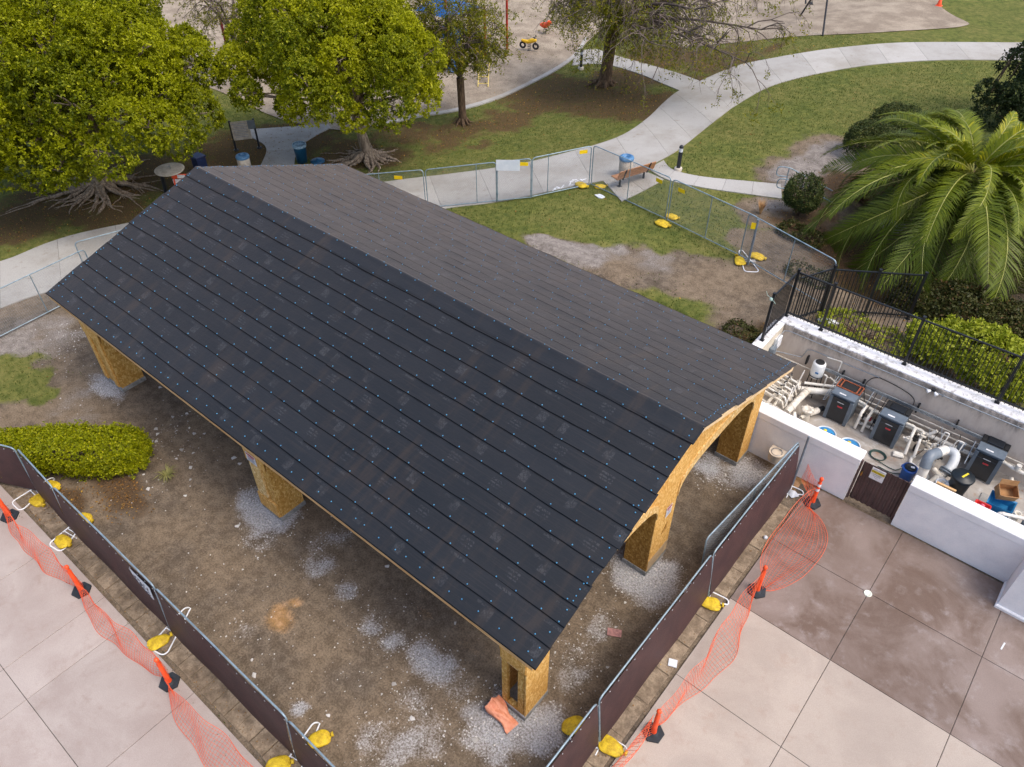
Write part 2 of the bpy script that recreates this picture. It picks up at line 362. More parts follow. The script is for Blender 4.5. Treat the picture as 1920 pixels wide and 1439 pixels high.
gm = m.finish(c, 0.95, m.math('ADD', m.math('MULTIPLY', nC, 0.7), m.math('MULTIPLY', nD, 0.3)), 0.6, 0.03, spec=0.15)
me = npmesh('ground', np.stack([GX, GY, GZ], 1), F, gm, {'cover': np.stack([mg, mgr, ml, one], 1), 'extra': np.stack([mst, mlt, mdu, one], 1)}, True)
ground = inst('ground', me); ground['kind'] = 'structure'

# ---------------------------------------------------------------- ribbons: paths, curb, sand
def resample(pl, n):
    p = np.array([q[:2] for q in pl], float); d = np.concatenate([[0], np.cumsum(np.hypot(*np.diff(p, axis=0).T))])
    t = np.linspace(0, d[-1], n); return np.stack([np.interp(t, d, p[:, 0]), np.interp(t, d, p[:, 1])], 1)
def smooth2(pl, k=8):
    q = smooth_path([(a[0], a[1], 0) for a in pl], k); return [(v.x, v.y) for v in q]
conc = NT('concrete_path')
a = conc.noise(0.35, 6, 0.65); b = conc.noise(2.5, 6, 0.7); d = conc.noise(40, 3, 0.6)
cc = conc.mix(conc.ramp(a, 0.4, 0.68), L(172, 170, 166), L(154, 150, 143))
cc = conc.mix(conc.ramp(b, 0.56, 0.78), cc, L(140, 131, 118))
cc = conc.mix(0.25, cc, conc.mix(conc.ramp(d, 0.3, 0.7), (0.3, 0.3, 0.3, 1), (0.7, 0.7, 0.7, 1)), 'OVERLAY')
hv = conc.n('HueSaturation'); conc.l(cc, hv.inputs['Color']); conc.l(conc.math('ADD', conc.math('MULTIPLY', conc.rnd(), 0.14), 0.93), hv.inputs['Value'])
concrete = conc.finish(hv.outputs[0], 0.9, d, 0.15, 0.01, spec=0.2)
joint_m = simple('joint_dark', L(92, 88, 82), L(70, 66, 60), 5, 0.95)
def ribbon(name, left, right, nslab, sub=5, cols=5, top=0.035, gap=0.012, mat=None, kind='structure'):
    Lp, Rp = resample(smooth2(left), nslab*sub+1), resample(smooth2(right), nslab*sub+1)
    mb = MB(); rows = []
    for i in range(nslab*sub+1):
        rows.append([(*(Lp[i]+(Rp[i]-Lp[i])*k/cols), 0) for k in range(cols+1)])
    rows = [[(p[0], p[1], T(p[0], p[1])+top-0.016) for p in r] for r in rows]
    mb.sheet([r[::-1] for r in rows])
    root = part(name, mb, joint_m); root['kind'] = kind
    for sI in range(nslab):
        mb = MB(); rr = []
        for i in range(sI*sub, sI*sub+sub+1):
            l, r = Lp[i].copy(), Rp[i].copy()
            j = min(max(i, 1), nslab*sub-1); tdir = (Lp[j+1 if j < nslab*sub else j]-Lp[j-1]); tdir /= np.hypot(*tdir)+1e-9
            if i == sI*sub: l += tdir*gap/2; r += tdir*gap/2
            if i == sI*sub+sub: l -= tdir*gap/2; r -= tdir*gap/2
            rr.append([l+(r-l)*k/cols for k in range(cols+1)])
        up = [[(p[0], p[1], T(p[0], p[1])+top) for p in r] for r in rr]
        mb.sheet([r[::-1] for r in up])
        n, k = len(up), cols+1
        rim = [up[0][i] for i in range(k)]+[up[i][k-1] for i in range(1, n)]+[up[n-1][i] for i in range(k-2, -1, -1)]+[up[i][0] for i in range(n-2, 0, -1)]
        lo = [(p[0], p[1], p[2]-0.1) for p in rim]; q = len(rim)
        mb.add(rim+lo, [(i, (i+1) % q, q+(i+1) % q, q+i) for i in range(q)])
        mb.add(rim+lo, [(i, q+i, q+(i+1) % q, (i+1) % q) for i in range(q)]) if False else None
        part('slab', mb, mat or concrete, root)
    return root
UP = [(-33.423, 5.236, -0.002), (-32.204, 7.133, -0.004), (-32.106, 9.014, -0.009), (-31.584, 10.801, -0.008), (-29.6, 14.6), (-27.4, 18.4), (-24.976, 21.649, 0.094), (-23.114, 23.476, 0.329), (-21.743, 24.721, 0.551), (-20.523, 26.061, 0.766), (-19.679, 27.470, 0.920), (-18.907, 28.900, 1.052), (-18.479, 30.555, 1.119), (-18.664, 32.860, 1.090), (-19.155, 35.165, 1.012), (-19.408, 37.026, 0.963), (-19.173, 38.895, 1.008)]
DN = [(-29.359, 3.637, -0.006), (-29.062, 5.719, -0.006), (-28.774, 7.262, -0.005), (-27.6, 10.0), (-26.0, 13.2), (-23.8, 17.0), (-20.596, 20.490, 0.754), (-19.425, 21.444, 0.960), (-18.582, 22.326, 1.104), (-17.754, 23.477, 1.230), (-16.979, 24.580, 1.336), (-16.175, 25.747, 1.429), (-15.520, 27.393, 1.490), (-15.340, 28.694, 1.498), (-15.287, 30.092, 1.501), (-15.497, 32.864, 1.492), (-15.680, 35.559, 1.475)]
ribbon('path', UP, DN, 17)
ribbon('path', [(-19.173, 38.895, 1.008), (-18.638, 41.891, 1.094), (-17.384, 43.837, 1.286), (-16.041, 45.691, 1.443), (-14.432, 47.780, 1.541), (-12.305, 50.332, 1.547), (-7.698, 54.157, 1.550), (-2.805, 57.887, 1.548)], [(-15.680, 35.559, 1.475), (-15.480, 39.179, 1.493), (-14.298, 42.363, 1.546), (-12.429, 45.727, 1.549), (-9.967, 48.614, 1.548), (-7.266, 50.874, 1.545), (-4.750, 52.750, 1.547), (-1.100, 55.368, 1.547)], 11)
ribbon('path', [(-28.574, 40.499, -0.002), (-28.145, 41.708, -0.001), (-26.586, 41.650, 0.004), (-24.420, 41.255, 0.156), (-21.651, 40.202, 0.569), (-19.234, 38.893, 0.994)], [(-27.495, 38.601, -0.006), (-26.716, 39.584, -0.004), (-25.447, 39.969, 0.056), (-23.170, 39.283, 0.321), (-21.055, 38.069, 0.676), (-19.400, 37.121, 0.965)], 6)
ribbon('path', [(-15.246, 28.629, 1.502), (-14.545, 28.082, 1.536), (-13.728, 28.103, 1.547), (-12.785, 28.455, 1.547), (-11.537, 29.126, 1.548), (-10.321, 29.773, 1.549)], [(-15.334, 27.521, 1.500), (-14.370, 27.150, 1.542), (-13.579, 27.201, 1.541), (-12.412, 27.558, 1.549), (-11.026, 28.129, 1.549), (-9.753, 28.673, 1.549)], 5)
ribbon('path', [(-16.402, 25.605, 1.411), (-16.002, 26.285, 1.445), (-15.436, 27.262, 1.493)], [(-14.601, 24.380, 1.539), (-14.397, 25.632, 1.541), (-14.261, 27.057, 1.542)], 2)
ribbon('path', [(-29.990, 17.400, -0.008), (-32.136, 19.913, -0.001), (-33.672, 20.356, -0.005), (-35.289, 20.304, -0.004)], [(-28.494, 18.645, -0.008), (-30.962, 20.832, -0.007), (-31.616, 22.466, -0.004), (-31.803, 24.384, -0.004)], 4)
ribbon('curb', [(-30.334, 25.265, -0.004), (-29.428, 27.656, -0.000), (-28.541, 29.385, -0.001), (-27.874, 32.112, -0.005), (-27.841, 35.365, -0.005), (-28.085, 38.222, -0.006), (-28.628, 40.572, -0.001), (-29.768, 43.051, -0.005)], [(-30.064, 25.163, -0.007), (-29.198, 27.504, -0.004), (-28.267, 29.173, -0.005), (-27.584, 31.863, -0.002), (-27.564, 35.165, -0.002), (-27.773, 38.020, -0.003), (-28.394, 40.532, -0.003), (-29.515, 43.109, -0.000)], 9, sub=4, cols=1, top=0.07)
sandm = simple('sand', L(162, 150, 134), L(136, 124, 110), 0.8, 0.95, 0.6, spec=0.1, fine=18, bscale=6)
def sheet_region(name, A, B, n, cols, mat, top):
    Ap, Bp = resample(smooth2(A), n), resample(smooth2(B), n)
    mb = MB(); mb.sheet([[(*(Ap[i]+(Bp[i]-Ap[i])*k/cols), 0) for k in range(cols+1)][::-1] for i in range(n)], True)
    mb.v = [(x, y, T(x, y)+top+0.05*(fbm(np.array([x]), np.array([y]), 1.3, 5)[0]-0.5)) for x, y, z in mb.v]
    o = part(name, mb, mat); o['kind'] = 'structure'; return o
sheet_region('sand', [(-45.129, 22.138, -0.001), (-40.823, 22.817, -0.006), (-34.886, 22.674, -0.001), (-31.118, 23.787, -0.008), (-30.287, 25.222, -0.004), (-29.381, 27.609, -0.001), (-28.495, 29.335, -0.002), (-27.828, 32.057, -0.006), (-27.792, 35.304, -0.006), (-28.034, 38.155, -0.007), (-28.574, 40.499, -0.002), (-29.752, 42.912, -0.000)], [(-76, 24), (-82, 36), (-78, 44), (-74, 50), (-68, 58), (-62, 66), (-56, 72), (-50, 74), (-44, 72), (-38, 66), (-34, 60), (-32.307, 46.819, -0.003)], 70, 60, sandm, 0.035)
sheet_region('sand', [(-24.446, 44.313, 0.155), (-21.762, 46.001, 0.550), (-17.871, 48.445, 1.217), (-15.282, 49.940, 1.503), (-13.019, 52.387, 1.546), (-11.001, 54.805, 1.550), (-10.516, 55.977, 1.549)], [(-32, 60), (-30, 66), (-26, 70), (-20, 70), (-15, 66), (-13.280, 59.032, 1.549), (-10.660, 56.263, 1.545)], 60, 40, sandm, 0.035)

# ---------------------------------------------------------------- stained concrete deck
def deckmat(name, c1, c2, c3, k=0.1):
    m = NT(name); a = m.noise(0.55, 6, 0.65, dist=0.6); b = m.noise(2.2, 6, 0.7); d = m.noise(60, 3, 0.6); e = m.noise(0.25, 4, 0.6)
    c = m.mix(m.ramp(a, 0.36, 0.66), c1, c2); c = m.mix(m.math('MULTIPLY', m.ramp(b, 0.5, 0.8), 0.7), c, c3)
    c = m.mix(m.math('MULTIPLY', m.ramp(e, 0.4, 0.65), 0.6), c, c2)
    c = m.mix(0.22, c, m.mix(m.ramp(d, 0.3, 0.7), (0.3, 0.3, 0.3, 1), (0.7, 0.7, 0.7, 1)), 'OVERLAY')
    hv = m.n('HueSaturation'); m.l(c, hv.inputs['Color']); m.l(m.math('ADD', m.math('MULTIPLY', m.rnd(), k), 1-k/2), hv.inputs['Value'])
    return m.finish(hv.outputs[0], m.math('ADD', m.math('MULTIPLY', a, 0.4), 0.55), d, 0.12, 0.006, spec=0.25)
deck_light = deckmat('deck_light', L(176, 164, 153), L(163, 151, 141), L(158, 138, 124))
deck_pink = deckmat('deck_pink', L(176, 165, 158), L(161, 148, 141), L(144, 125, 114))
deck_dark = deckmat('deck_dark', L(138, 124, 117), L(106, 89, 79), L(166, 158, 156), 0.06)
mb = MB(); mb.prism([(-40, -8), (9, -8), (9, 16.64), (-2.79, 16.64), (-2.79, 1.9), (-40, 1.9)], -0.14, 0.012)
deck = part('deck', mb, joint_m); deck['kind'] = 'structure'
def slab(x0, x1, y0, y1, mat, g=0.012):
    mb = MB(); mb.box(((x0+x1)/2, (y0+y1)/2, -0.03), (x1-x0-g, y1-y0-g, 0.12), ch=0.006); part('slab', mb, mat, deck)
xs, ys = [-2.79, -0.2, 2.5, 5.2, 9], [-8, -2.5, 1.5, 4.0, 6.62, 9.25, 11.85, 14.2, 16.64]
for i in range(4):
    for j in range(8): slab(xs[i], xs[i+1], ys[j], ys[j+1], deck_dark if j >= 6 else deck_light)
xs = [-40, -34, -28, -25, -22, -19.6, -17.3, -14.8, -13.67, -10.92, -8.1, -5.4, -2.79]
for i in range(len(xs)-1):
    for (a, b) in ((-8, -3.6), (-3.6, -0.6), (-0.6, 1.9)): slab(xs[i], xs[i+1], a, b, deck_pink)
# old pavers between deck and screens, half buried in soil
paver_m = simple('soiled_paver', L(146, 130, 110), L(112, 98, 82), 4, 0.95, 0.5, fine=25, rv=0.14, spec=0.15)
root = None
for side in (0, 1):
    mb = MB()
    if side == 0: mb.box((-17, 2.45, -0.03), (24, 1.02, 0.05))
    else: mb.box((-3.27, 9.45, -0.03), (0.9, 14.2, 0.05))
    soil = part('planting_strip', mb, gm); soil['kind'] = 'structure'
    if side == 0:
        x = -19.8
        while x < -5.2:
            wd = 0.46+random.uniform(-0.02, 0.02)
            b = MB(); b.box((0, 0, 0), (wd-0.02, 0.5, 0.06), ch=0.012)
            o = part('paver', b, paver_m, soil); o.matrix_basis = Matrix.Translation((x, 2.25+random.uniform(-.01, .01), -0.004+random.uniform(-.006, .006))) @ Matrix.Rotation(random.uniform(-.02, .02), 4, 'Z')
            x += wd
    else:
        y = 3.2
        while y < 15.6:
            wd = 0.92+random.uniform(-0.03, 0.03)
            b = MB(); b.box((0, 0, 0), (0.42, wd-0.02, 0.06), ch=0.012)
            o = part('paver', b, paver_m, soil); o.matrix_basis = Matrix.Translation((-3.1, y, -0.004+random.uniform(-.006, .006))) @ Matrix.Rotation(random.uniform(-.015, .015), 4, 'Z')
            y += wd

# ================================================================== PAVILION
XR, XLf, XLb = -4.31, -22.86, -22.50           # rake edges (right; left at the eave and at the back)
YF, YRG, YB, ZE, ZR = 5.79, 11.41, 17.03, 3.45, 5.42
pav = thing('pavilion', 'long open park pavilion under construction with dark felt covered gable roof on wooden piers', 'pavilion', (-13.5, 11.4, 0))
def roofpt(side, v, off=0.0):
    # v metres up the slope from the eave; returns y, z with off metres along the normal
    Ls = math.hypot(YRG-YF, ZR-ZE); t = v/Ls; sn, cs = (ZR-ZE)/Ls, (YRG-YF)/Ls
    if side == 0: return (YF+(YRG-YF)*t-sn*off, ZE+(ZR-ZE)*t+cs*off)
    return (YB+(YRG-YB)*t+sn*off, ZE+(ZR-ZE)*t+cs*off)
LS = math.hypot(YRG-YF, ZR-ZE); EXP = LS/13.0
def xl(y): return XLf+(XLb-XLf)*(y-YF)/(YB-YF)
m = NT('roofing_felt')
uv = m.n('UVMap'); sp = m.n('SeparateXYZ'); m.l(uv.outputs[0], sp.inputs[0]); U_, V_ = sp.outputs[0], sp.outputs[1]
def band(x, lo, hi, s=0.01): return m.math('MULTIPLY', m.ramp(x, lo-s, lo+s), m.ramp(x, hi-s, hi+s, True))
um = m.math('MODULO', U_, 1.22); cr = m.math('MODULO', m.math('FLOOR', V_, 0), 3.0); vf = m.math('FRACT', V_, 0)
blk = m.n('TexVoronoi', feature='F1', distance='CHEBYCHEV'); mpv = m.n('Mapping'); mpv.inputs['Scale'].default_value = (34, 17, 1)
m.l(uv.outputs[0], mpv.inputs[0]); m.l(mpv.outputs[0], blk.inputs['Vector']); blk.inputs['Scale'].default_value = 1.0
letters = m.ramp(m.n('SeparateColor').outputs[0], 0.45, 0.55)
sc2 = m.n('SeparateColor'); m.l(blk.outputs['Color'], sc2.inputs[0]); letters = m.ramp(sc2.outputs[0], 0.45, 0.5)
typ0 = m.ramp(cr, 0.4, 0.6, True); typ1 = m.math('MULTIPLY', m.ramp(cr, 0.4, 0.6), m.ramp(cr, 1.4, 1.6, True)); typ2 = m.ramp(cr, 1.4, 1.6)
logo = m.math('MULTIPLY', m.math('MULTIPLY', band(um, 0.32, 0.54), band(vf, 0.32, 0.78)), typ0)
l1 = m.math('MAXIMUM', m.math('MAXIMUM', band(vf, 0.66, 0.74), band(vf, 0.5, 0.58)), band(vf, 0.36, 0.42))
text = m.math('MULTIPLY', m.math('MULTIPLY', band(um, 0.75, 1.08), l1), typ1)
line = m.math('MULTIPLY', m.math('MULTIPLY', band(um, 0.1, 0.5), band(vf, 0.74, 0.83)), m.math('ADD', typ2, m.math('MULTIPLY', typ0, 0.6)))
pr = m.math('MULTIPLY', m.math('MAXIMUM', m.math('MAXIMUM', m.math('MULTIPLY', logo, m.math('ADD', m.math('MULTIPLY', letters, 0.7), 0.3)), m.math('MULTIPLY', text, letters)), m.math('MULTIPLY', line, letters)), m.ramp(m.noise(3, 3), 0.3, 0.6))
b1, b2, b3 = m.noise(1.1, 4, 0.6), m.noise(14, 5, 0.7, stretch=(1, 1, 1)), m.noise(3.0, 3, 0.6, stretch=(0.3, 14, 14))
fc = m.mix(m.ramp(b1, 0.35, 0.65), L(18, 25, 33), L(24, 29, 36))
fc = m.mix(m.math('MULTIPLY', m.ramp(b3, 0.45, 0.8), 0.55), fc, L(48, 46, 47))
fc = m.mix(m.math('MULTIPLY', m.ramp(m.noise(1.0, 4, 0.65, stretch=(2.6, 0.5, 0.5)), 0.5, 0.74), 0.5), fc, L(56, 48, 43))
fc = m.mix(m.math('MULTIPLY', m.ramp(b2, 0.5, 0.8), 0.3), fc, L(44, 44, 46))
fc = m.mix(m.math('MULTIPLY', m.ramp(vf, 0.025, 0.045, True), 0.6), fc, L(14, 14, 16))  # dark line painted along each lap edge, standing in for the gap's shadow
hv = m.n('HueSaturation'); m.l(fc, hv.inputs['Color']); m.l(m.math('ADD', m.math('MULTIPLY', m.rnd(), 0.22), 0.89), hv.inputs['Value'])
fc = m.mix(m.math('MULTIPLY', pr, 0.07), hv.outputs[0], L(168, 168, 172))
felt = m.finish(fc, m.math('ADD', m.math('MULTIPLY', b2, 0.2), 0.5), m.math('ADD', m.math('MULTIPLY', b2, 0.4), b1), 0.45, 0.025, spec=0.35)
m.l(m.math('MULTIPLY', m.math('SUBTRACT', m.math('ADD', m.math('MULTIPLY', m.ramp(vf, 0.02, 0.045), 0.5), 0.5), m.math('MULTIPLY', m.ramp(b3, .4, .8), .15)), m.math('ADD', m.math('MULTIPLY', m.rnd(), .12), .84)), m.b.inputs['Sheen Weight'])  # sheen lowered along the painted lap shadow line as well
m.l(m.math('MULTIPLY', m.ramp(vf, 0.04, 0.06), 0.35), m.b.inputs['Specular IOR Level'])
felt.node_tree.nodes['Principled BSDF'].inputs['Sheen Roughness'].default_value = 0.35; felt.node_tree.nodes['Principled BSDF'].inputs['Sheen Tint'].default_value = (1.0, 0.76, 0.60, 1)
felt_edge = simple('felt_edge', L(22, 23, 26), rough=0.9)
def strip(side, i, x0, x1, seed):
    # one overlapping strip of felt from x0 to x1, wavy lower edge, closed lip
    mb = MB(); nx = max(2, int((x1-x0)/0.33)); rr = random.Random(seed)
    rows = [[], [], [], []]; rb = []
    off = [rr.uniform(-1, 1) for _ in range(nx+1)]; wob = [rr.uniform(-1, 1) for _ in range(nx+1)]
    for k in range(nx+1):
        x = x0+(x1-x0)*k/nx
        wv = 0.010*math.sin(x*1.7+seed)+0.008*math.sin(x*0.43+seed*1.3)+0.006*off[k]
        v0 = i*EXP+wv if i else -0.012+0.003*off[k]; v1 = min((i+1)*EXP+0.05, LS-0.002)
        lift = 0.017+0.006*wob[k]+(0.012 if rr.random() < 0.12 else 0)
        for j, (t, o) in enumerate(((0, lift), (0.2, 0.014+0.003*off[(k*3) % (nx+1)]), (0.6, 0.012+0.004*wob[(k*5) % (nx+1)]), (1, 0.005))):
            y, z = roofpt(side, v0+(v1-v0)*t, o); rows[j].append((x, y, z))
        y, z = roofpt(side, v0+0.002, 0.002); rb.append((x, y, z))
    if side == 0: mb.sheet(rows, True)
    else: mb.sheet([r[::-1] for r in rows], True)
    nface = len(mb.f); mb.cur = 1
    mb.sheet([rb, rows[0]] if side == 0 else [rb[::-1], rows[0][::-1]])
    for e in (0, -1):
        col_ = [r[e] for r in rows]
        lo = [(p[0], *roofpt(side, j_, 0.0)) for p, j_ in zip(col_, [i*EXP+(min((i+1)*EXP+0.05, LS-0.002)-i*EXP)*t for t in (0, .2, .6, 1)])]
        mb.sheet([lo, col_] if (e == -1) == (side == 0) else [col_, lo])
    inv = rootm(pav).inverted(); W = list(mb.v); mb.v = [tuple(inv @ Vector(v)) for v in mb.v]
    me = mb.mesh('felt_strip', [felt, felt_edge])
    ul = me.uv_layers.new(name='UVMap'); du = rr.uniform(0, 1.2); ci = (i*2+side) % 3
    for l in me.loops:
        p = W[l.vertex_index]
        yy = (p[1]-YF)/(YRG-YF)*LS if side == 0 else (YB-p[1])/(YB-YRG)*LS
        ul.data[l.index].uv = (p[0]+30+du, 3+ci+min(0.98, max(0.0, (yy-i*EXP)/EXP)))
    o = bpy.data.objects.new('felt_strip', me); col.objects.link(o); o.parent = pav
JF = {0: -17.5, 1: -14.26, 2: -11.9, 3: -15.9, 4: -19.4, 5: -9.2, 6: -13.0, 7: -7.6, 8: -17.0, 9: -6.9, 10: -12.2, 11: -15.0, 12: -8.6}
JB = {0: -12.0, 3: -16.0, 5: -9.8, 6: -18.0, 8: -13.1, 10: -8.5, 11: -19.2}
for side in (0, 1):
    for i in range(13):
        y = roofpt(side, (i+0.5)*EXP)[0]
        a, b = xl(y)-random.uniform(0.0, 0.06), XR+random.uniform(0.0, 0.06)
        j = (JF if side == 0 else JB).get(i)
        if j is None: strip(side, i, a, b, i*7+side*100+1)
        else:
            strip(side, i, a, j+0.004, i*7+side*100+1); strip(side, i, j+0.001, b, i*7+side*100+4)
# ridge cap strip of felt folded over both slopes
mb = MB(); rows = []
prof = [(0, LS-0.40, 0.026), (0, LS-0.2, 0.02), (0, LS-0.05, 0.022), (0, LS, 0.034), (1, LS-0.05, 0.022), (1, LS-0.10, 0.02), (1, LS-0.14, 0.024)]
for sd_, v, o in prof:
    rows.append([(xl(YRG)-0.03+(XR+0.05-xl(YRG))*k/56, roofpt(sd_, v+0.006*math.sin(k*1.9+v*3), o+0.003*math.sin(k*2.7))[0], roofpt(sd_, v, o+0.003*math.sin(k*2.7))[1]) for k in range(57)])
mb.sheet(rows, True)
W = list(mb.v); rc = part('ridge_strip', mb, felt, pav, True); ul = rc.data.uv_layers.new(name='UVMap')
for l in rc.data.loops: ul.data[l.index].uv = (0.01, 3.25)
# nail caps: one stuff mesh
nail_m = simple('blue_plastic_cap', L(72, 150, 192), L(54, 128, 176), 5, 0.35, spec=0.6)
mb = MB(); rr = random.Random(5)
def nail(side, x, v, r=None):
    r = r or (0.0155 if side == 0 else 0.0115)
    y, z = roofpt(side, v, 0.022); sn, cs = (ZR-ZE)/LS, (YRG-YF)/LS; s_ = -1 if side == 0 else 1
    nrm = Vector((0, s_*sn, cs)); M = nrm.to_track_quat('Z', 'Y').to_matrix()
    mb.lathe([(r, 0), (r*0.95, 0.009), (r*0.5, 0.016), (0.0005, 0.019)], (x, y, z), 8, M)
for side in (0, 1):
    for i in range(14):
        yy = roofpt(side, min(i*EXP, LS))[0]; x = xl(yy)+0.12
        while x < XR-0.06:
            nail(side, x+rr.uniform(-0.07, 0.07), min(LS-0.03, i*EXP+0.045+rr.uniform(-0.012, 0.02)) if i else 0.2+rr.uniform(-0.02, 0.02)); x += rr.uniform(0.52, 0.72) if i else rr.uniform(0.34, 0.5)
    for k in range(40):
        v = 0.1+k*(LS-0.15)/40
        for ex in (0, 1): nail(side, (XR-0.12 if ex else xl(roofpt(side, v)[0])+0.1)+rr.uniform(-0.03, 0.03), v+rr.uniform(-0.04, 0.04)) if (k % (1 if side else 2) == 0 or rr.random() < 0.3) else None
part('nail_caps', mb, nail_m, pav, True, kind='stuff')
# timber
def osbmat(name, c1, c2, c3):
    m = NT(name); v = m.n('TexVoronoi', feature='F1'); v.inputs['Scale'].default_value = 26; v.inputs['Randomness'].default_value = 1.0
    mp = m.n('Mapping'); mp.inputs['Rotation'].default_value = (0.5, 0.4, 0.7); mp.inputs['Scale'].default_value = (1, 1, 0.55)
    wn = m.n('TexNoise'); wn.inputs['Scale'].default_value = 9; m.l(m.P(), wn.inputs['Vector'])
    ad = m.n('VectorMath', operation='ADD'); scv = m.n('VectorMath', operation='SCALE'); scv.inputs['Scale'].default_value = 0.12
    m.l(wn.outputs['Color'], scv.inputs[0]); m.l(m.P(), ad.inputs[0]); m.l(scv.outputs[0], ad.inputs[1])
    m.l(ad.outputs[0], mp.inputs[0]); m.l(mp.outputs[0], v.inputs['Vector'])
    s_ = m.n('SeparateColor'); m.l(v.outputs['Color'], s_.inputs[0])
    c = m.mix(m.ramp(s_.outputs[0], 0.15, 0.85), c1, c2); c = m.mix(m.ramp(s_.outputs[1], 0.62, 0.9), c, c3)
    c = m.mix(m.math('MULTIPLY', m.ramp(m.noise(1.5, 4), 0.4, 0.7), 0.3), c, c2)
    return m.finish(c, 0.75, s_.outputs[0], 0.3, 0.004, spec=0.25)
osb = osbmat('osb_sheathing', L(204, 160, 86), L(180, 132, 62), L(222, 186, 118))
osb_pale = osbmat('osb_pale', L(222, 184, 120), L(200, 158, 92), L(240, 214, 160))
osb_warm = osbmat('osb_warm', L(220, 172, 96), L(200, 148, 74), L(234, 194, 124))
pine = NT('pine_lumber'); a = pine.noise(3, 4, 0.6, stretch=(0.5, 9, 9)); b = pine.noise(1.2, 3)
cc = pine.mix(pine.ramp(a, 0.35, 0.68), L(222, 184, 134), L(188, 144, 92)); cc = pine.mix(pine.math('MULTIPLY', pine.ramp(b, 0.55, 0.75), 0.5), cc, L(206, 170, 124))
pine = pine.finish(cc, 0.7, a, 0.2, 0.004, spec=0.25)
pale_pine = simple('pale_pine', L(240, 214, 172), L(222, 188, 140), 4, 0.7, stretch=(4, 0.6, 4))
foot_m = simple('concrete_footing', L(158, 158, 156), L(128, 128, 126), 5, 0.95, 0.3, fine=30, spec=0.15)
# roof sheathing board under the felt
for side in (0, 1):
    mb = MB(); y0, z0 = roofpt(side, 0.0, -0.018); y1, z1 = roofpt(side, LS, -0.018); Y0, Z0 = roofpt(side, 0.0, -0.002); Y1, Z1 = roofpt(side, LS, -0.002)
    vs = [(xl(y0)+0.02, y0, z0), (XR-0.01, y0, z0), (XR-0.01, y1, z1), (xl(y1)+0.02, y1, z1), (xl(y0)+0.02, Y0, Z0), (XR-0.01, Y0, Z0), (XR-0.01, Y1, Z1), (xl(y1)+0.02, Y1, Z1)]
    fs = [(3, 2, 1, 0), (4, 5, 6, 7), (0, 1, 5, 4), (1, 2, 6, 5), (2, 3, 7, 6), (3, 0, 4, 7)]
    mb.add(vs, fs if side == 0 else [f[::-1] for f in fs]); part('roof_sheathing', mb, osb_warm, pav, True)
def fascia(side):
    y, z = roofpt(side, 0.03, -0.02); x = xl(y)+0.05
    cuts = [x, x+4.9, x+9.8, x+14.6, XR-0.03]
    for i in range(4):
        mb = MB(); mb.box(((cuts[i]+cuts[i+1])/2, y, z-0.075), (cuts[i+1]-cuts[i]-0.006, 0.04, 0.15)); part('fascia_board', mb, pine, pav, True)
fascia(0); fascia(1)
# rafters and rake boards
for k in range(31):
    x = -22.2+k*0.59
    for side in (0, 1):
        mb = MB(); a = roofpt(side, 0.08, -0.095); b = roofpt(side, LS-0.06, -0.095); mb.bar((x, *a), (x, *b), 0.04, 0.14, up=(0, 0, 1)); part('rafter', mb, pine, pav, True)
mb = MB(); a = roofpt(1, 0.02, -0.11); b = roofpt(1, LS-0.02, -0.11); mb.bar((XR-0.035, *a), (XR-0.035, *b), 0.04, 0.18); part('rake_board', mb, pale_pine, pav, True)
mb = MB(); a = roofpt(0, 0.02, -0.11); b = roofpt(0, LS-0.02, -0.11); mb.bar((XR-0.10, *a), (XR-0.10, *b), 0.04, 0.18); part('rake_board', mb, osb_warm, pav, True)
mb = MB(); mb.box(((XR+XLb)/2+0.1, YRG, ZR-0.24), (XR-XLb-0.6, 0.06, 0.28)); part('ridge_beam', mb, pine, pav, True)
# walls with arched openings: polygon in (s, z); s runs along the wall
def archpts(s0, s1, spring, apex, n=14):
    c, hw = (s0+s1)/2, (s1-s0)/2; out = []
    for i in range(n+1):
        a = PI-PI*i/n; ca, sa = math.cos(a), math.sin(a)
        out.append((c+hw*math.copysign(abs(ca)**0.62, ca), spring+(apex-spring)*abs(sa)**0.75))
    return out
def wallpoly(piers, top, zb, spring, apex):
    poly = [(piers[0][0], zb)]+top+[(piers[-1][1], zb)]
    for i in range(len(piers)-1, 0, -1):
        poly.append((piers[i][0], zb)); poly += archpts(piers[i-1][1], piers[i][0], spring, apex)[::-1]; poly.append((piers[i-1][1], zb))
    return poly
GP = [(6.2, 6.98), (11.07, 12.02), (15.95, 16.62)]
ztop = lambda y: (ZE+(ZR-ZE)*(min(y, 2*YRG-y)-YF)/(YRG-YF))-0.04
gtop = [(6.2, ztop(6.2)), (YRG, ztop(YRG)), (16.62, ztop(16.62))]
for xg, th in ((-4.80, 0.02), (-22.30, -0.02)):
    mb = MB(); poly = wallpoly(GP, gtop, 0.17, 2.28, 3.0)
    mb.extr(poly[::-1] if th < 0 else poly, xg, xg+th, lambda u, v, w_: (w_, u, v)); part('gable_panel', mb, osb_warm, pav, True)
    for a_, b_ in ((6.98, 11.07), (12.02, 15.95)):
        p = archpts(a_, b_, 2.28, 3.0); q = [(s, z+0.34-0.12*abs((s-(a_+b_)/2)/((b_-a_)/2))**3) for s, z in archpts(a_-0.02, b_+0.02, 2.28, 3.0)]
        mb = MB(); mb.extr(p+q[::-1], xg+th*1.1, xg+th*2.4, lambda u, v, w_: (w_, u, v)); part('arch_trim', mb, osb_pale, pav, True)
FP = [(-22.5, -21.45), (-14.15, -13.32), (-5.46, -4.80)]
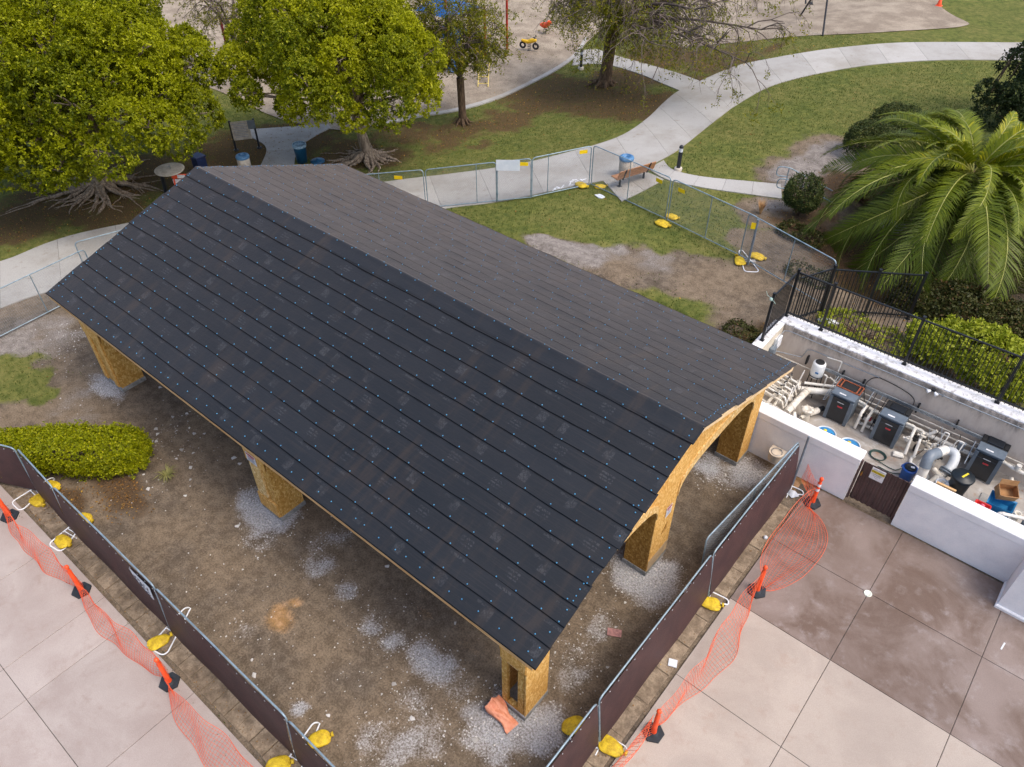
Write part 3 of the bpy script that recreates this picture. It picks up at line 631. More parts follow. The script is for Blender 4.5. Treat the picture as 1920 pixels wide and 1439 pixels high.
for yw, th in ((6.2, -0.02), (16.62, 0.02)):
    zt = ztop(6.2)-0.02
    mb = MB(); poly = wallpoly(FP, [(-22.5, zt), (-4.80, zt)], 2.0, 2.28, 3.05)
    mb.extr(poly, yw, yw+th, lambda u, v, w_: (u, w_, v)); part('header_panel', mb, osb_warm, pav, True)
def pier(x0, x1, y0, y1, hollow=False, skin=None, zt=3.35):
    cx_, cy_ = (x0+x1)/2, (y0+y1)/2
    mb = MB(); mb.box((cx_, cy_, 0.07), (x1-x0+0.05, y1-y0+0.05, 0.17), ch=0.012)
    if not hollow:
        b = MB(); b.box((cx_, cy_, (0.157+zt)/2), (x1-x0, y1-y0, zt-0.157)); p = part('pier', b, skin or osb, pav, True)
    else:
        b = MB(); b.box((x1-0.011, cy_, (0.157+zt)/2), (0.022, y1-y0, zt-0.157)); b.box((x0+0.011, cy_+0.01, (0.157+zt)/2), (0.022, y1-y0-0.02, zt-0.157)); b.box((cx_, y1-0.011, (0.157+zt)/2), (x1-x0-0.046, 0.022, zt-0.157))
        p = part('pier', b, osb_warm, pav, True)
        for xx, ww in ((x0+0.075, 0.14), (x1-0.11, 0.16)):
            s_ = MB(); s_.box((xx+(0.012 if xx < cx_ else -0.012), y0+0.05, (0.16+zt)/2), (ww, 0.10, zt-0.16)); part('stud', s_, osb, p)
            s_.v = s_.v
        s_ = MB(); s_.box((cx_, y0+0.05, 2.02), (x1-x0-0.34, 0.1, 0.2)); part('stud', s_, pine, p)
        s_ = MB(); s_.box((cx_, y0+0.06, 0.2), (x1-x0-0.34, 0.12, 0.08)); part('stud', s_, osb, p)
    f = part('footing', mb, foot_m, p)
    inv = rootm(pav).inverted()
    for ch_ in [c_ for c_ in p.children]:
        me_ = ch_.data; me_.transform(inv)
    return p
dark_osb = osbmat('osb_brown', L(170, 126, 58), L(144, 102, 42), L(190, 148, 80))
pier(-5.46, -4.80, 6.2, 6.98, True)
pm = pier(-5.46, -4.80, 11.07, 12.02, False, dark_osb); pb = pier(-5.46, -4.80, 15.95, 16.6, False, dark_osb)
pf = pier(-14.15, -13.32, 6.24, 7.0, False, osb); pl = pier(-22.5, -21.45, 6.24, 7.0, False, osb)
pier(-14.15, -13.32, 15.9, 16.58); pier(-22.5, -21.45, 15.9, 16.58); pier(-22.26, -21.6, 11.07, 12.02)
# face boards, notices and a dark patch for the shaded little cut-out on the piers
mb = MB(); mb.box((-4.773, 11.55, 0.37), (0.006, 0.93, 0.42)); part('face_board', mb, simple('grey_board', L(196, 168, 128), L(168, 146, 116), 6, 0.8), pav, True)
mb = MB(); mb.box((-13.74, 6.21, 0.42), (0.81, 0.05, 0.5)); part('face_board', mb, osb_warm, pav, True)
mb = MB(); mb.box((-13.84, 6.212, 1.55), (0.45, 0.045, 1.6)); part('face_board', mb, osb_pale, pav, True)
for px_ in (-22.42, -21.75):
    mb = MB(); mb.box((px_+0.1, 6.21, 1.6), (0.2, 0.05, 2.86)); part('face_board', mb, osb_warm, pav, True)
mb = MB(); mb.extr([(11.52, 1.27), (11.74, 1.30), (11.74, 1.56)], -4.776, -4.768, lambda u, v, w_: (w_, u, v)); part('cut_out_shade', mb, dark_osb, pav, True)  # solid triangle; its brown stands in for shaded OSB inside the hole
white_m = simple('white_paint', L(238, 240, 243), L(226, 229, 233), 2, 0.6)
paper = simple('paper_white', L(238, 238, 240), rough=0.6); red_ink = simple('red_ink', L(196, 48, 58), rough=0.6); grey_ink = simple('grey_ink', L(150, 156, 176), rough=0.6)
def notice(f):
    mb = MB(); mb.add([f(0, 0), f(1, 0), f(1, 1), f(0, 1)], [(0, 1, 2, 3)])
    mb.cur = 1; 
    g = lambda u, v, e=0.004: tuple(Vector(f(u, v))+Vector(f.n)*e)
    for a, b, c, d in ((0.08, 0.74, 0.92, 0.92), (0.2, 0.58, 0.8, 0.66)): mb.add([g(a, b), g(c, b), g(c, d), g(a, d)], [(0, 1, 2, 3)])
    mb.cur = 2
    for k in range(5): v = 0.46-k*0.085; mb.add([g(0.12, v), g(0.88-0.1*(k % 2), v), g(0.88-0.1*(k % 2), v+0.035), g(0.12, v+0.035)], [(0, 1, 2, 3)])
    return part('notice', mb, [paper, red_ink, grey_ink], pav, True)
f = lambda u, v: (-4.765, 11.55+0.26*u, 1.88+0.36*v); f.n = (1, 0, 0); notice(f)
f = lambda u, v: (-14.05+0.42*u, 6.165, 2.02+0.34*v); f.n = (0, -1, 0); notice(f)
# trash bag slumped against the corner pier
mb = MB(); ctr = (-5.204, 5.977, 0.120); rr = random.Random(3)
prof = []
for i in range(11):
    t = i/10; row = []; wd_ = 0.2*(1-0.25*t)+0.03*math.sin(7*t); ht = 0.17*(1-t)**0.8+0.02
    for k in range(20):
        a = 2*PI*k/20; row.append((-0.30+0.62*t+0.03*math.sin(3*a+5*t)*(t > .05), wd_*math.cos(a)*(1+0.1*math.sin(3*a+3*t)), 0.0+ht*(0.98+math.sin(a))*(0.82+0.18*math.sin(5*a+9*t))+0.012*math.sin(9*a+4*t)))
    prof.append(row+[row[0]])
mb.sheet(prof, True)
inner = [[(v[0]+0.22, v[1]*0.7, v[2]*0.6+0.01) for v in prof[0]], [(v[0]+0.005, v[1]*0.93, v[2]*0.93+0.008) for v in prof[0]], prof[0]]
mb.sheet(inner, True); mb.sheet([prof[-1], [(0.40, v[1], 0.012) for v in prof[-1]]], True)
bag_m = simple('orange_bag', L(228, 156, 126), L(212, 132, 98), 9, 0.55, 0.5, bscale=14)
solo('sack', mb, bag_m, 'crumpled pale orange sack lying open on the gravel beside the corner pier', 'sack', (ctr[0]-0.05, ctr[1]-0.05, 0.03), -0.15)

# ================================================================== WALLS AND PUMP YARD
stucco = simple('white_stucco', L(243, 243, 244), L(230, 231, 234), 1.2, 0.85, 0.35, fine=45, spec=0.2)
m = NT('stained_plaster'); a = m.noise(2.2, 6, 0.7, stretch=(1, 1, 0.35)); b = m.noise(9, 5, 0.7, stretch=(1, 1, 0.3)); d = m.noise(40, 3)
sp = m.n('SeparateXYZ'); m.l(m.P(), sp.inputs[0])
hgt = m.math('ADD', sp.outputs[2], m.math('MULTIPLY', m.math('SUBTRACT', a, 0.5), 0.9))
c = m.mix(m.ramp(a, 0.4, 0.7), L(206, 194, 182), L(190, 176, 164)); c = m.mix(m.math('MULTIPLY', m.ramp(b, 0.45, 0.75), 0.35), c, L(176, 160, 150))
c = m.mix(m.math('MULTIPLY', m.math('MULTIPLY', m.ramp(hgt, 1.45, 1.95), m.ramp(b, 0.3, 0.6)), 0.8), c, L(96, 94, 92))
plaster = m.finish(c, 0.9, d, 0.2, 0.01, spec=0.2)
wornwhite = NT('worn_white'); a = wornwhite.noise(6, 6, 0.7)
wornwhite = wornwhite.finish(wornwhite.mix(wornwhite.ramp(a, 0.48, 0.66), L(240, 240, 242), L(178, 176, 172)), 0.85, a, 0.3, 0.01, spec=0.2)
def wall(name, label, boxes, mats, cap=None):
    lo = boxes[0][0]; t = thing(name, label, 'wall', (lo[0], lo[1], 0))
    for i, (c_, d_) in enumerate(boxes):
        mb = MB(); mb.box(c_, d_, ch=0.012); part('wall_body', mb, mats[0], t, True)
    if cap:
        for (c_, d_) in cap:
            mb = MB(); mb.box(c_, d_, ch=0.02); part('wall_cap', mb, mats[1], t, True)
    return t
wall('yard_wall', 'long white stucco wall with drinking fountain, left of the brown gate', [((-3.95, 16.925, 0.70), (4.15, 0.41, 1.42))], (stucco, stucco), [((-3.95, 16.925, 1.535), (4.17, 0.45, 0.25))])
wall('yard_wall', 'white stucco wall right of the brown gate beside the stained deck', [((1.95, 16.925, 0.70), (5.0, 0.41, 1.42))], (stucco, stucco), [((1.95, 16.925, 1.535), (5.02, 0.45, 0.25))])
wall('pilaster', 'white stucco pilaster projecting onto the deck at the right edge', [((3.0, 16.28, 0.85), (1.26, 0.86, 1.62))], (stucco, stucco), [((3.0, 16.25, 0.06), (1.34, 0.92, 0.12))])
wall('retaining_wall', 'stained plaster retaining wall with white top behind the pool heaters', [((-0.6, 20.85, 0.94), (11.0, 0.5, 1.9))], (plaster, wornwhite), [((-0.6, 20.86, 1.92), (11.0, 0.5, 0.07))])
wall('return_wall', 'short white topped return wall with grey electrical boxes on it', [((-6.08, 18.85, 0.94), (0.32, 3.46, 1.9))], (simple('cream_plaster', L(226, 216, 196), L(206, 196, 178), 3, 0.9), wornwhite), [((-6.08, 18.85, 1.92), (0.34, 3.46, 0.07))])
m = NT('yard_concrete'); a = m.noise(0.9, 6, 0.7, dist=0.8); b = m.noise(2.6, 6, 0.7); d = m.noise(30, 3)
c = m.mix(m.ramp(a, 0.38, 0.64), L(176, 170, 162), L(142, 134, 126)); c = m.mix(m.math('MULTIPLY', m.ramp(b, 0.56, 0.72), 0.7), c, L(150, 108, 74)); c = m.mix(m.math('MULTIPLY', m.ramp(m.noise(1.7, 5, 0.7), 0.56, 0.7), 0.6), c, L(205, 206, 208))
yardc = m.finish(c, m.math('ADD', m.math('MULTIPLY', a, 0.5), 0.4), d, 0.2, 0.01, spec=0.3)
mb = MB(); mb.box((-0.5, 18.86, -0.03), (11.0, 3.5, 0.1)); o = part('yard_floor', mb, yardc); o['kind'] = 'structure'
for i in range(2):
    mb = MB(); mb.box((1.3+0.55*i, 19.0, 0.035), (0.53, 0.9, 0.05)); part('floor_pad', mb, concrete, o)
# gate
brown = simple('brown_metal', L(88, 68, 66), L(72, 56, 54), 2, 0.55, rv=0.05)
gate = thing('gate', 'brown ribbed metal gate with a caution sign between the white walls', 'gate', (-1.21, 16.86, 0))
mb = MB(); mb.box((-1.835, 16.84, 0.82), (0.06, 0.06, 1.5)); part('gate_frame', mb, brown, gate, True)
mb = MB(); mb.box((-0.595, 16.84, 0.82), (0.06, 0.06, 1.5)); part('gate_frame', mb, brown, gate, True)
bme = MB(); bme.extr([(-0.073, 0), (-0.045, 0), (-0.035, -0.022), (0.035, -0.022), (0.045, 0), (0.073, 0), (0.073, 0.006), (-0.073, 0.006)], 0.10, 1.55, lambda u, v, w_: (u, v, w_)); bme = bme.mesh('gate_board', brown)
for k in range(8): inst('gate_board', bme, gate, (-1.715-(-1.21)+k*0.147, 0.0, 0))
mb = MB(); mb.box((-1.73, 16.80, 1.15), (0.03, 0.06, 0.12)); part('latch', mb, simple('brass', L(200, 170, 90), rough=0.35, metal=1.0), gate, True)
def textmesh(body, size):
    cu = bpy.data.curves.new('t', 'FONT'); cu.body = body; cu.size = size; cu.align_x = 'CENTER'; cu.align_y = 'CENTER'; cu.resolution_u = 2
    ob = bpy.data.objects.new('t', cu); col.objects.link(ob); bpy.context.view_layer.update()
    me = bpy.data.meshes.new_from_object(ob.evaluated_get(bpy.context.evaluated_depsgraph_get())); bpy.data.objects.remove(ob); return me
black_ink = simple('black_ink', L(24, 24, 26), rough=0.6); yellow_p = simple('yellow_paint', L(236, 214, 52), rough=0.55)
sg = thing('sign', 'small white and yellow caution sign fixed to the brown gate', 'sign', (-1.36, 16.815, 1.33))
mb = MB(); mb.box((0, 0, 0), (0.36, 0.012, 0.4)); bd = part('board', mb, paper, sg)
mb = MB(); mb.box((0, -0.008, 0.075), (0.34, 0.004, 0.085)); part('band', mb, yellow_p, sg)
RX = Matrix.Rotation(math.radians(90), 4, 'X')
for txt, s_, z_, mt in (('CAUTION', 0.075, 0.075, black_ink), ('POOL EQUIPMENT', 0.034, 0.15, grey_ink), ('AUTHORIZED', 0.036, -0.01, black_ink), ('PERSONNEL', 0.036, -0.065, black_ink), ('ONLY', 0.036, -0.12, black_ink)):
    me = textmesh(txt, s_); me.materials.clear(); me.materials.append(mt)
    inst('lettering', me, sg, M=Matrix.Translation((0, -0.0125, z_)) @ RX)
# drinking fountain
ft = thing('drinking_fountain', 'cream wall mounted drinking fountain with a steel bowl', 'drinking fountain', (-3.93, 16.5, 0.72))
crm = simple('cream_enamel', L(222, 210, 192), L(206, 194, 176), 6, 0.4); steel = simple('steel', L(190, 192, 196), rough=0.3, metal=0.9)
mb = MB(); pts = [(-0.2, 0.18), (-0.2, -0.02)]+[(0.2*math.cos(a), -0.02+0.2*math.sin(a)) for a in [PI+PI*k/10 for k in range(1, 10)]]+[(0.2, -0.02), (0.2, 0.18)]
mb.prism(pts, -0.25, -0.02); mb.prism([(p[0]*1.06, p[1]*1.06 if p[1] < 0.1 else p[1]) for p in pts], -0.02, 0.03); part('body', mb, crm, ft)
mb = MB(); mb.lathe([(0.15, 0.033), (0.145, 0.036), (0.12, 0.02-0.0), (0.06, 0.034-0.03), (0.001, 0.002)], (0, -0.03, 0.002), 20); mb.lathe([(0.155, 0.032), (0.16, 0.04), (0.145, 0.04)], (0, -0.03, 0), 20); part('bowl', mb, steel, ft)
mb = MB(); mb.tube([(0.08, 0.1, 0.03), (0.08, 0.1, 0.07), (0.05, 0.06, 0.09)], 0.014, 8); part('spout', mb, steel, ft)

# ---- heaters
hgrey = simple('heater_grey', L(104, 116, 128), L(90, 102, 114), 3, 0.5); hdark = simple('heater_dark', L(26, 34, 42), L(20, 26, 34), 3, 0.35, spec=0.6); hblk = simple('heater_black', L(30, 32, 35), rough=0.6)
rust = simple('rusty_steel', L(172, 96, 62), L(120, 66, 46), 14, 0.8); red_badge = simple('red_badge', L(205, 62, 70), rough=0.5); silver = simple('silver_trim', L(206, 210, 214), rough=0.4)
def heater(trim):
    t = thing('pool_heater', 'x', 'heater', (0, 0, 0))
    mb = MB(); w_, d_, h_ = 0.72, 0.76, 1.0
    mb.box((0, 0.02, 0.52), (w_-0.02, d_-0.04, 0.98), ch=0.02); part('cabinet', mb, hgrey, t)
    for s_ in (-1, 1):
        mb = MB(); mb.extr([(s_*0.36, -0.405), (s_*0.26, -0.405), (s_*0.27, -0.36), (s_*0.36, -0.36)][::s_], 0.03, 0.95, lambda u, v, z: (u, v, z)); part('corner_post', mb, hgrey, t)
    mb = MB(); mb.box((0, -0.375, 0.42), (0.54, 0.03, 0.74), ch=0.01); mb.box((0, -0.37, 0.86), (0.54, 0.02, 0.14)); fp = part('front_panel', mb, hdark, t)
    mb = MB(); mb.box((0, -0.394, 0.80), (0.2, 0.008, 0.022)); part('handle', mb, silver, fp)
    mb = MB(); mb.box((0.02, -0.394, 0.64), (0.15, 0.008, 0.05)); part('badge', mb, red_badge, fp)
    mb = MB(); mb.box((0, -0.2, 1.02), (w_, 0.38, 0.05), ch=0.015); part('top_cover', mb, hgrey, t)
    mb = MB(); mb.box((-0.05, -0.27, 1.048), (0.2, 0.05, 0.006)); part('decal', mb, paper, t)
    mb = MB(); mb.box((0, 0.18, 1.02), (w_, 0.40, 0.05)); part('vent_tray', mb, hblk, t)
    mb = MB(); mb.box((0, 0.17, 1.06), (0.42, 0.30, 0.05), ch=0.012); part('vent_lid', mb, hdark if not trim else hblk, t)
    if trim:
        mb = MB()
        for a, b in (((-0.36, -0.02), (0.36, -0.02)), ((-0.36, 0.37), (0.36, 0.37)), ((-0.25, -0.02), (-0.25, 0.37)), ((0.25, -0.02), (0.25, 0.37)), ((-0.35, -0.02), (-0.35, 0.37)), ((0.35, -0.02), (0.35, 0.37))): mb.bar((*a, 1.06), (*b, 1.06), 0.035, 0.035)
        part('trim', mb, rust, t)
    else:
        for s_ in (-1, 1):
            mb = MB(); mb.box((s_*0.29, 0.17, 1.052), (0.09, 0.28, 0.03)); part('vent_grille', mb, hblk, t)
    return t
GH = 'pool heaters in the pump yard'
h1 = heater(True); h1.matrix_basis = Matrix.Translation((-3.33, 19.9, 0.02)); h1['label'] = 'dark grey pool heater with rusty orange trim around its top'; h1['group'] = GH
h2 = heater(False); h2.matrix_basis = Matrix.Translation((-1.87, 19.9, 0.02)); h2['label'] = 'dark grey pool heater with black top, behind the blue lidded drums'; h2['group'] = GH
copy_tree(h2, (0.74, 20.27, 0.02), 0, 'dark grey pool heater behind the black barrel and the cardboard box', GH)
# ---- pipework
pvc = simple('white_pvc', L(232, 230, 224), L(212, 208, 198), 5, 0.4); pvc_dirty = simple('dirty_pvc', L(224, 218, 206), L(196, 188, 172), 9, 0.55); pvc_grey = simple('grey_pvc', L(122, 132, 142), L(108, 118, 128), 5, 0.45); galv = simple('galvanised', L(176, 184, 190), L(150, 158, 166), 8, 0.4, metal=0.6); black_r = simple('black_rubber', L(26, 27, 29), L(34, 34, 36), 8, 0.6); green_h = simple('green_hose', L(38, 72, 66), L(30, 58, 54), 6, 0.5)
def rounded(pts, r=0.06, n=4):
    P_ = [Vector(p) for p in pts]; out = [P_[0]]
    for i in range(1, len(P_)-1):
        a, b, c = P_[i-1], P_[i], P_[i+1]; d1, d2 = (a-b), (c-b); k = min(r, d1.length/2, d2.length/2)
        p, q = b+d1.normalized()*k, b+d2.normalized()*k
        for j in range(n+1):
            t = j/n; out.append(p*(1-t)**2+b*2*t*(1-t)+q*t*t)
    out.append(P_[-1]); return out
def pipe(parent, pts, r, mat, name='pipe', bend=None, collars=True):
    mb = MB(); mb.tube(rounded(pts, bend or r*1.6), r, 12)
    o = part(name, mb, mat, parent, True)
    if collars:
        for i in range(1, len(pts)-1):
            b = Vector(pts[i])
            for q in (pts[i-1], pts[i+1]):
                d = (Vector(q)-b); 
                if d.length > r*4:
                    d.normalize(); cm = MB(); cm.tube([b+d*r*1.5, b+d*r*2.7], r*1.18, 12); part('collar', cm, mat, o); o.children[-1].data.transform(rootm(parent).inverted())
    return o
mf = thing('pipe_manifold', 'tangle of dirty white pool pipes and valves beside the pavilion gable', 'pipes', (-4.7, 18.9, 0))
big = [(-4.42, 19.62, 0.55), (-4.5, 18.45, 0.5)]; mb = MB(); mb.tube(big, 0.105, 14); mb.tube([(-4.42, 19.62, 0.55), (-4.415, 19.72, 0.55)], 0.12, 14); mb.tube([(-4.47, 18.8, 0.51), (-4.475, 18.7, 0.51)], 0.118, 14); part('header_pipe', mb, pvc_dirty, mf, True)
for k, yy in enumerate((19.75, 19.45, 19.15, 18.8, 18.5)):
    pipe(mf, [(-5.6, yy+0.1, 0.62-0.05*k), (-4.75, yy, 0.62-0.05*k), (-4.6, yy-0.02, 0.4), (-4.6, yy-0.02, 0.04)], 0.045, pvc_dirty if k % 2 else pvc)
for xx in (-5.15, -4.95): pipe(mf, [(xx, 19.9, 0.5), (xx, 18.3, 0.42), (xx, 18.2, 0.06)], 0.05, pvc_dirty)
pipe(mf, [(-4.7, 19.15, 0.5), (-4.62, 19.45, 1.45)], 0.02, pvc); pipe(mf, [(-4.86, 18.7, 0.5), (-4.82, 18.75, 0.95)], 0.016, pvc)
pipe(mf, [(-4.64, 18.62, 0.5), (-4.7, 19.1, 0.95)], 0.014, pvc)
pipe(mf, [(-4.2, 18.5, 0.3), (-3.95, 18.52, 0.3), (-3.85, 18.1, 0.3), (-4.25, 17.85, 0.3), (-4.35, 17.85, 0.06)], 0.06, pvc)
pipe(mf, [(-4.35, 18.75, 0.35), (-4.2, 18.5, 0.3)], 0.06, pvc); pipe(mf, [(-4.4, 18.1, 0.28), (-4.2, 18.25, 0.28), (-4.0, 18.15, 0.28)], 0.05, pvc)
for p in ((-5.15, 19.5, 0.52), (-4.95, 18.9, 0.5), (-4.75, 19.75, 0.63), (-4.75, 19.15, 0.55), (-4.9, 19.45, 0.6), (-4.62, 18.0, 0.3)):
    mb = MB(); mb.lathe([(0.07, -0.06), (0.08, -0.03), (0.08, 0.05), (0.03, 0.07), (0.03, 0.1), (0.001, 0.1)], p, 12); mb.bar((p[0]-0.07, p[1], p[2]+0.1), (p[0]+0.07, p[1]+0.03, p[2]+0.1), 0.02, 0.025); part('valve', mb, pvc_dirty, mf, True)
for a, b in (((-5.05, 19.4, 0.6), (-4.8, 18.9, 0.62)), ((-4.9, 19.7, 0.68), (-4.55, 19.1, 0.6)), ((-4.5, 18.3, 0.3), (-4.1, 18.7, 0.35))):
    c_ = lerp(a, b, 0.5); mb = MB(); mb.tube(smooth_path([a, (c_[0]-0.08, c_[1], c_[2]+0.12), (c_[0]+0.06, c_[1]-0.05, c_[2]-0.05), b], 6), 0.009, 6); part('cable', mb, black_r, mf, True)
pp = thing('pool_pump', 'beige pool pump with strainer lid standing on the yard floor', 'pump', (-4.07, 19.05, 0.02))
mb = MB(); mb.lathe([(0.13, 0), (0.14, 0.1), (0.12, 0.2), (0.13, 0.34), (0.17, 0.36), (0.17, 0.40)], (0, 0, 0), 16); mb.tube([(0.05, 0.1, 0.2), (0.2, 0.42, 0.2)], 0.1, 14); mb.tube([(-0.02, -0.1, 0.22), (-0.06, -0.3, 0.24)], 0.06, 12); part('housing', mb, pvc_dirty, pp)
mb = MB(); mb.lathe([(0.175, 0.4), (0.175, 0.43), (0.1, 0.44), (0.095, 0.425), (0.001, 0.425)], (0, 0, 0), 16)
for k in range(6): mb.box((0.17*math.cos(k*PI/3), 0.17*math.sin(k*PI/3), 0.42), (0.05, 0.04, 0.05), rz=k*PI/3)
part('strainer_lid', mb, pvc_dirty, pp)
mb = MB(); mb.tube([(0.2, 0.42, 0.2), (0.3, 0.62, 0.2)], 0.085, 12); part('motor', mb, black_r, pp)
mp = thing('pipe', 'fat white pipe lying along the yard behind the rusty trimmed heater', 'pipes', (-4.3, 20.0, 0.45))
pipe(mp, [(-4.62, 19.75, 0.45), (-3.6, 20.36, 0.45)], 0.11, pvc); pipe(mp, [(-4.62, 19.92, 0.62), (-3.7, 20.42, 0.62)], 0.045, pvc)
tk = thing('water_tank', 'round white tank with black lid standing on black legs by the back wall', 'tank', (-4.45, 20.3, 0.02))
mb = MB(); mb.lathe([(0.17, 0.72), (0.2, 0.76), (0.2, 1.22), (0.185, 1.27), (0.14, 1.29)], (0, 0, 0), 22); part('barrel', mb, simple('tank_white', L(236, 238, 238), L(222, 226, 226), 4, 0.45), tk)
mb = MB(); mb.lathe([(0.14, 1.285), (0.14, 1.305), (0.12, 1.31), (0.001, 1.305)], (0, 0, 0), 22); part('lid', mb, black_r, tk)
mb = MB(); mb.box((0.05, -0.202, 1.0), (0.1, 0.01, 0.06)); part('sticker', mb, simple('blue_ink', L(40, 120, 180), rough=0.5), tk)
for a in range(4):
    mb = MB(); ca, sa = math.cos(a*PI/2+0.6), math.sin(a*PI/2+0.6); mb.tube([(0.2*ca, 0.2*sa, 0.8), (0.24*ca, 0.24*sa, 0.0)], 0.016, 6); part('leg', mb, black_r, tk)
mb = MB(); mb.tube([(0.205*math.cos(k*PI/10), 0.205*math.sin(k*PI/10), 0.8) for k in range(21)], 0.016, 6, False); mb.tube([(0.235*math.cos(k*PI/10), 0.235*math.sin(k*PI/10), 0.15) for k in range(21)], 0.012, 6, False); part('hoop', mb, black_r, tk)
pipe(tk, [(-4.2, 20.22, 1.0), (-4.1, 20.2, 1.0), (-4.1, 20.2, 0.25), (-4.4, 20.1, 0.2)], 0.022, pvc)
fp = thing('feed_pipe', 'thin white feed pipe rising up the back wall behind the tank', 'pipes', (-4.0, 20.5, 0.6))
pipe(fp, [(-4.35, 20.52, 1.42), (-3.9, 20.55, 1.46), (-3.92, 20.52, 0.62)], 0.02, pvc); pipe(fp, [(-4.05, 20.4, 0.85), (-3.85, 20.42, 0.72), (-3.7, 20.42, 0.72), (-3.55, 20.45, 0.72)], 0.022, pvc)
wp = thing('wall_conduit', 'long grey conduits and strut channel run along the plaster back wall', 'conduit', (-2.5, 20.55, 1.0))
pipe(wp, [(-5.86, 20.5, 1.72), (-5.7, 20.55, 1.76), (4.6, 20.55, 1.78)], 0.016, galv, collars=False)
pipe(wp, [(-5.86, 20.3, 1.02), (-5.1, 20.56, 1.0), (-5.0, 20.56, 1.35), (-4.85, 20.56, 1.42), (-2.75, 20.56, 1.46)], 0.014, galv, collars=False)
for dz, dr in ((1.06, 0.022), (1.0, 0.016)):
    mb = MB(); mb.bar((-4.46, 20.46, dz), (0.4, 20.46, dz-0.03), 0.045, 0.045); part('strut', mb, galv, wp, True)
pipe(wp, [(-5.86, 20.45, 0.78), (4.6, 20.45, 0.74)], 0.02, pvc_dirty, collars=False)
pipe(wp, [(-3.0, 20.4, 0.35), (0.4, 20.42, 0.33)], 0.07, pvc, collars=False); pipe(wp, [(-3.0, 20.42, 0.56), (4.6, 20.5, 0.56)], 0.03, pvc_dirty, collars=False)
mb = MB(); mb.tube(smooth_path([(-2.75, 20.56, 1.46), (-2.95, 20.54, 1.3), (-3.0, 20.4, 1.0), (-2.7, 20.2, 0.3)], 6), 0.014, 6); mb.tube(smooth_path([(-2.75, 20.56, 1.46), (-2.2, 20.56, 1.42), (-1.7, 20.56, 1.28), (-1.6, 20.5, 1.0), (-1.75, 20.3, 0.5)], 6), 0.014, 6); part('cable', mb, black_r, wp, True)
for xx in (-4.9, -3.75, -3.1, -1.45, -0.35): 
    mb = MB(); mb.box((xx, 20.53, 1.02), (0.05, 0.14, 0.3)); part('bracket', mb, hblk, wp, True)
for xx in (-4.4, -3.0, -1.0, 1.0, 2.5):
    mb = MB(); mb.box((xx, 20.55, 1.77), (0.04, 0.07, 0.06)); part('clip', mb, galv, wp, True)
fl = thing('floodlight', 'small twin floodlight fixed to the top of the back wall', 'lamp', (-1.28, 20.52, 1.84))
mb = MB(); mb.box((0, 0.02, 0), (0.12, 0.1, 0.1), ch=0.02); part('base', mb, black_r, fl)
for s_ in (-1, 1):
    mb = MB(); mb.lathe([(0.03, 0), (0.06, 0.1), (0.055, 0.105), (0.001, 0.1)], (s_*0.06, -0.05, -0.02), 12, Vector((s_*0.9, -0.8, -0.3)).to_track_quat('Z', 'Y').to_matrix()); part('lamp_head', mb, white_m, fl)
eb = thing('electrical_box', 'grey electrical boxes with a white cover on the return wall', 'electrical box', (-5.8, 19.7, 1.2))
for c_, d_, mt in (((-5.84, 19.85, 1.3), (0.16, 0.26, 0.34), pvc_grey), ((-5.82, 19.45, 1.1), (0.2, 0.24, 0.3), pvc_grey), ((-5.86, 20.2, 1.45), (0.12, 0.34, 0.42), white_m)):
    mb = MB(); mb.box(c_, d_, ch=0.015); part('box', mb, mt, eb, True)
pipe(eb, [(-5.84, 19.85, 1.46), (-5.84, 20.1, 1.72), (-5.84, 20.5, 1.74)], 0.014, galv, collars=False)
# heater side pipes
hp = thing('heater_pipes', 'white pipes looping between the first two heaters', 'pipes', (-2.55, 19.9, 0))
for dx, z_ in ((0.0, 0.62), (0.22, 0.55)):
    pipe(hp, [(-2.98, 20.2+dx*0.3, z_), (-2.72+dx, 20.15, z_), (-2.72+dx, 19.75, z_-0.02), (-2.72+dx, 19.62, 0.06)], 0.045, pvc)
pipe(hp, [(-2.7, 20.0, 0.25), (-2.2, 20.0, 0.25)], 0.055, pvc); pipe(hp, [(-2.7, 19.85, 0.14), (-2.2, 19.85, 0.14)], 0.05, pvc)
hp2 = thing('heater_pipes', 'white pipes dropping from the second heater to the yard floor', 'pipes', (-1.2, 19.7, 0))
for dx, z_ in ((0.0, 0.62), (0.24, 0.6)):
    pipe(hp2, [(-1.52, 20.15, z_), (-1.25+dx, 20.15, z_), (-1.22+dx, 19.75, z_-0.02), (-1.15+dx, 19.45, 0.12+0.1*dx)], 0.045, pvc)
pipe(hp2, [(-0.95, 19.5, 0.1), (-0.92, 19.22, 0.1), (-0.35, 19.02, 0.12), (-0.3, 18.6, 0.12)], 0.045, pvc)
pipe(hp2, [(-0.85, 20.2, 0.55), (-0.7, 20.25, 0.75)], 0.05, pvc); pipe(hp2, [(-0.9, 19.95, 0.4), (-0.62, 19.8, 0.4), (-0.5, 19.65, 0.3), (-0.35, 19.6, 0.3)], 0.05, pvc_dirty)
mb = MB(); mb.lathe([(0.07, 0.0), (0.08, 0.06), (0.075, 0.2), (0.04, 0.22), (0.04, 0.3), (0.001, 0.3)], (-0.98, 19.8, 0.1), 12); part('flow_sensor', mb, black_r, hp2, True)
mb = MB(); mb.box((-1.3, 19.35, 0.07), (0.3, 0.2, 0.1), rz=0.3, ch=0.03); part('cover', mb, pvc, hp2, True)
rr = random.Random(31)
for k, (x_, y_) in enumerate(((-2.62, 20.05), (-2.45, 20.1), (-2.3, 19.95), (-2.72, 19.9))):
    mb = MB(); mb.tube([(x_, 20.44, 1.0), (x_-0.02, y_, 0.6), (x_-0.03, y_-0.25, 0.2)], 0.011, 6); part('cable', mb, galv if k % 2 else black_r, hp, True)
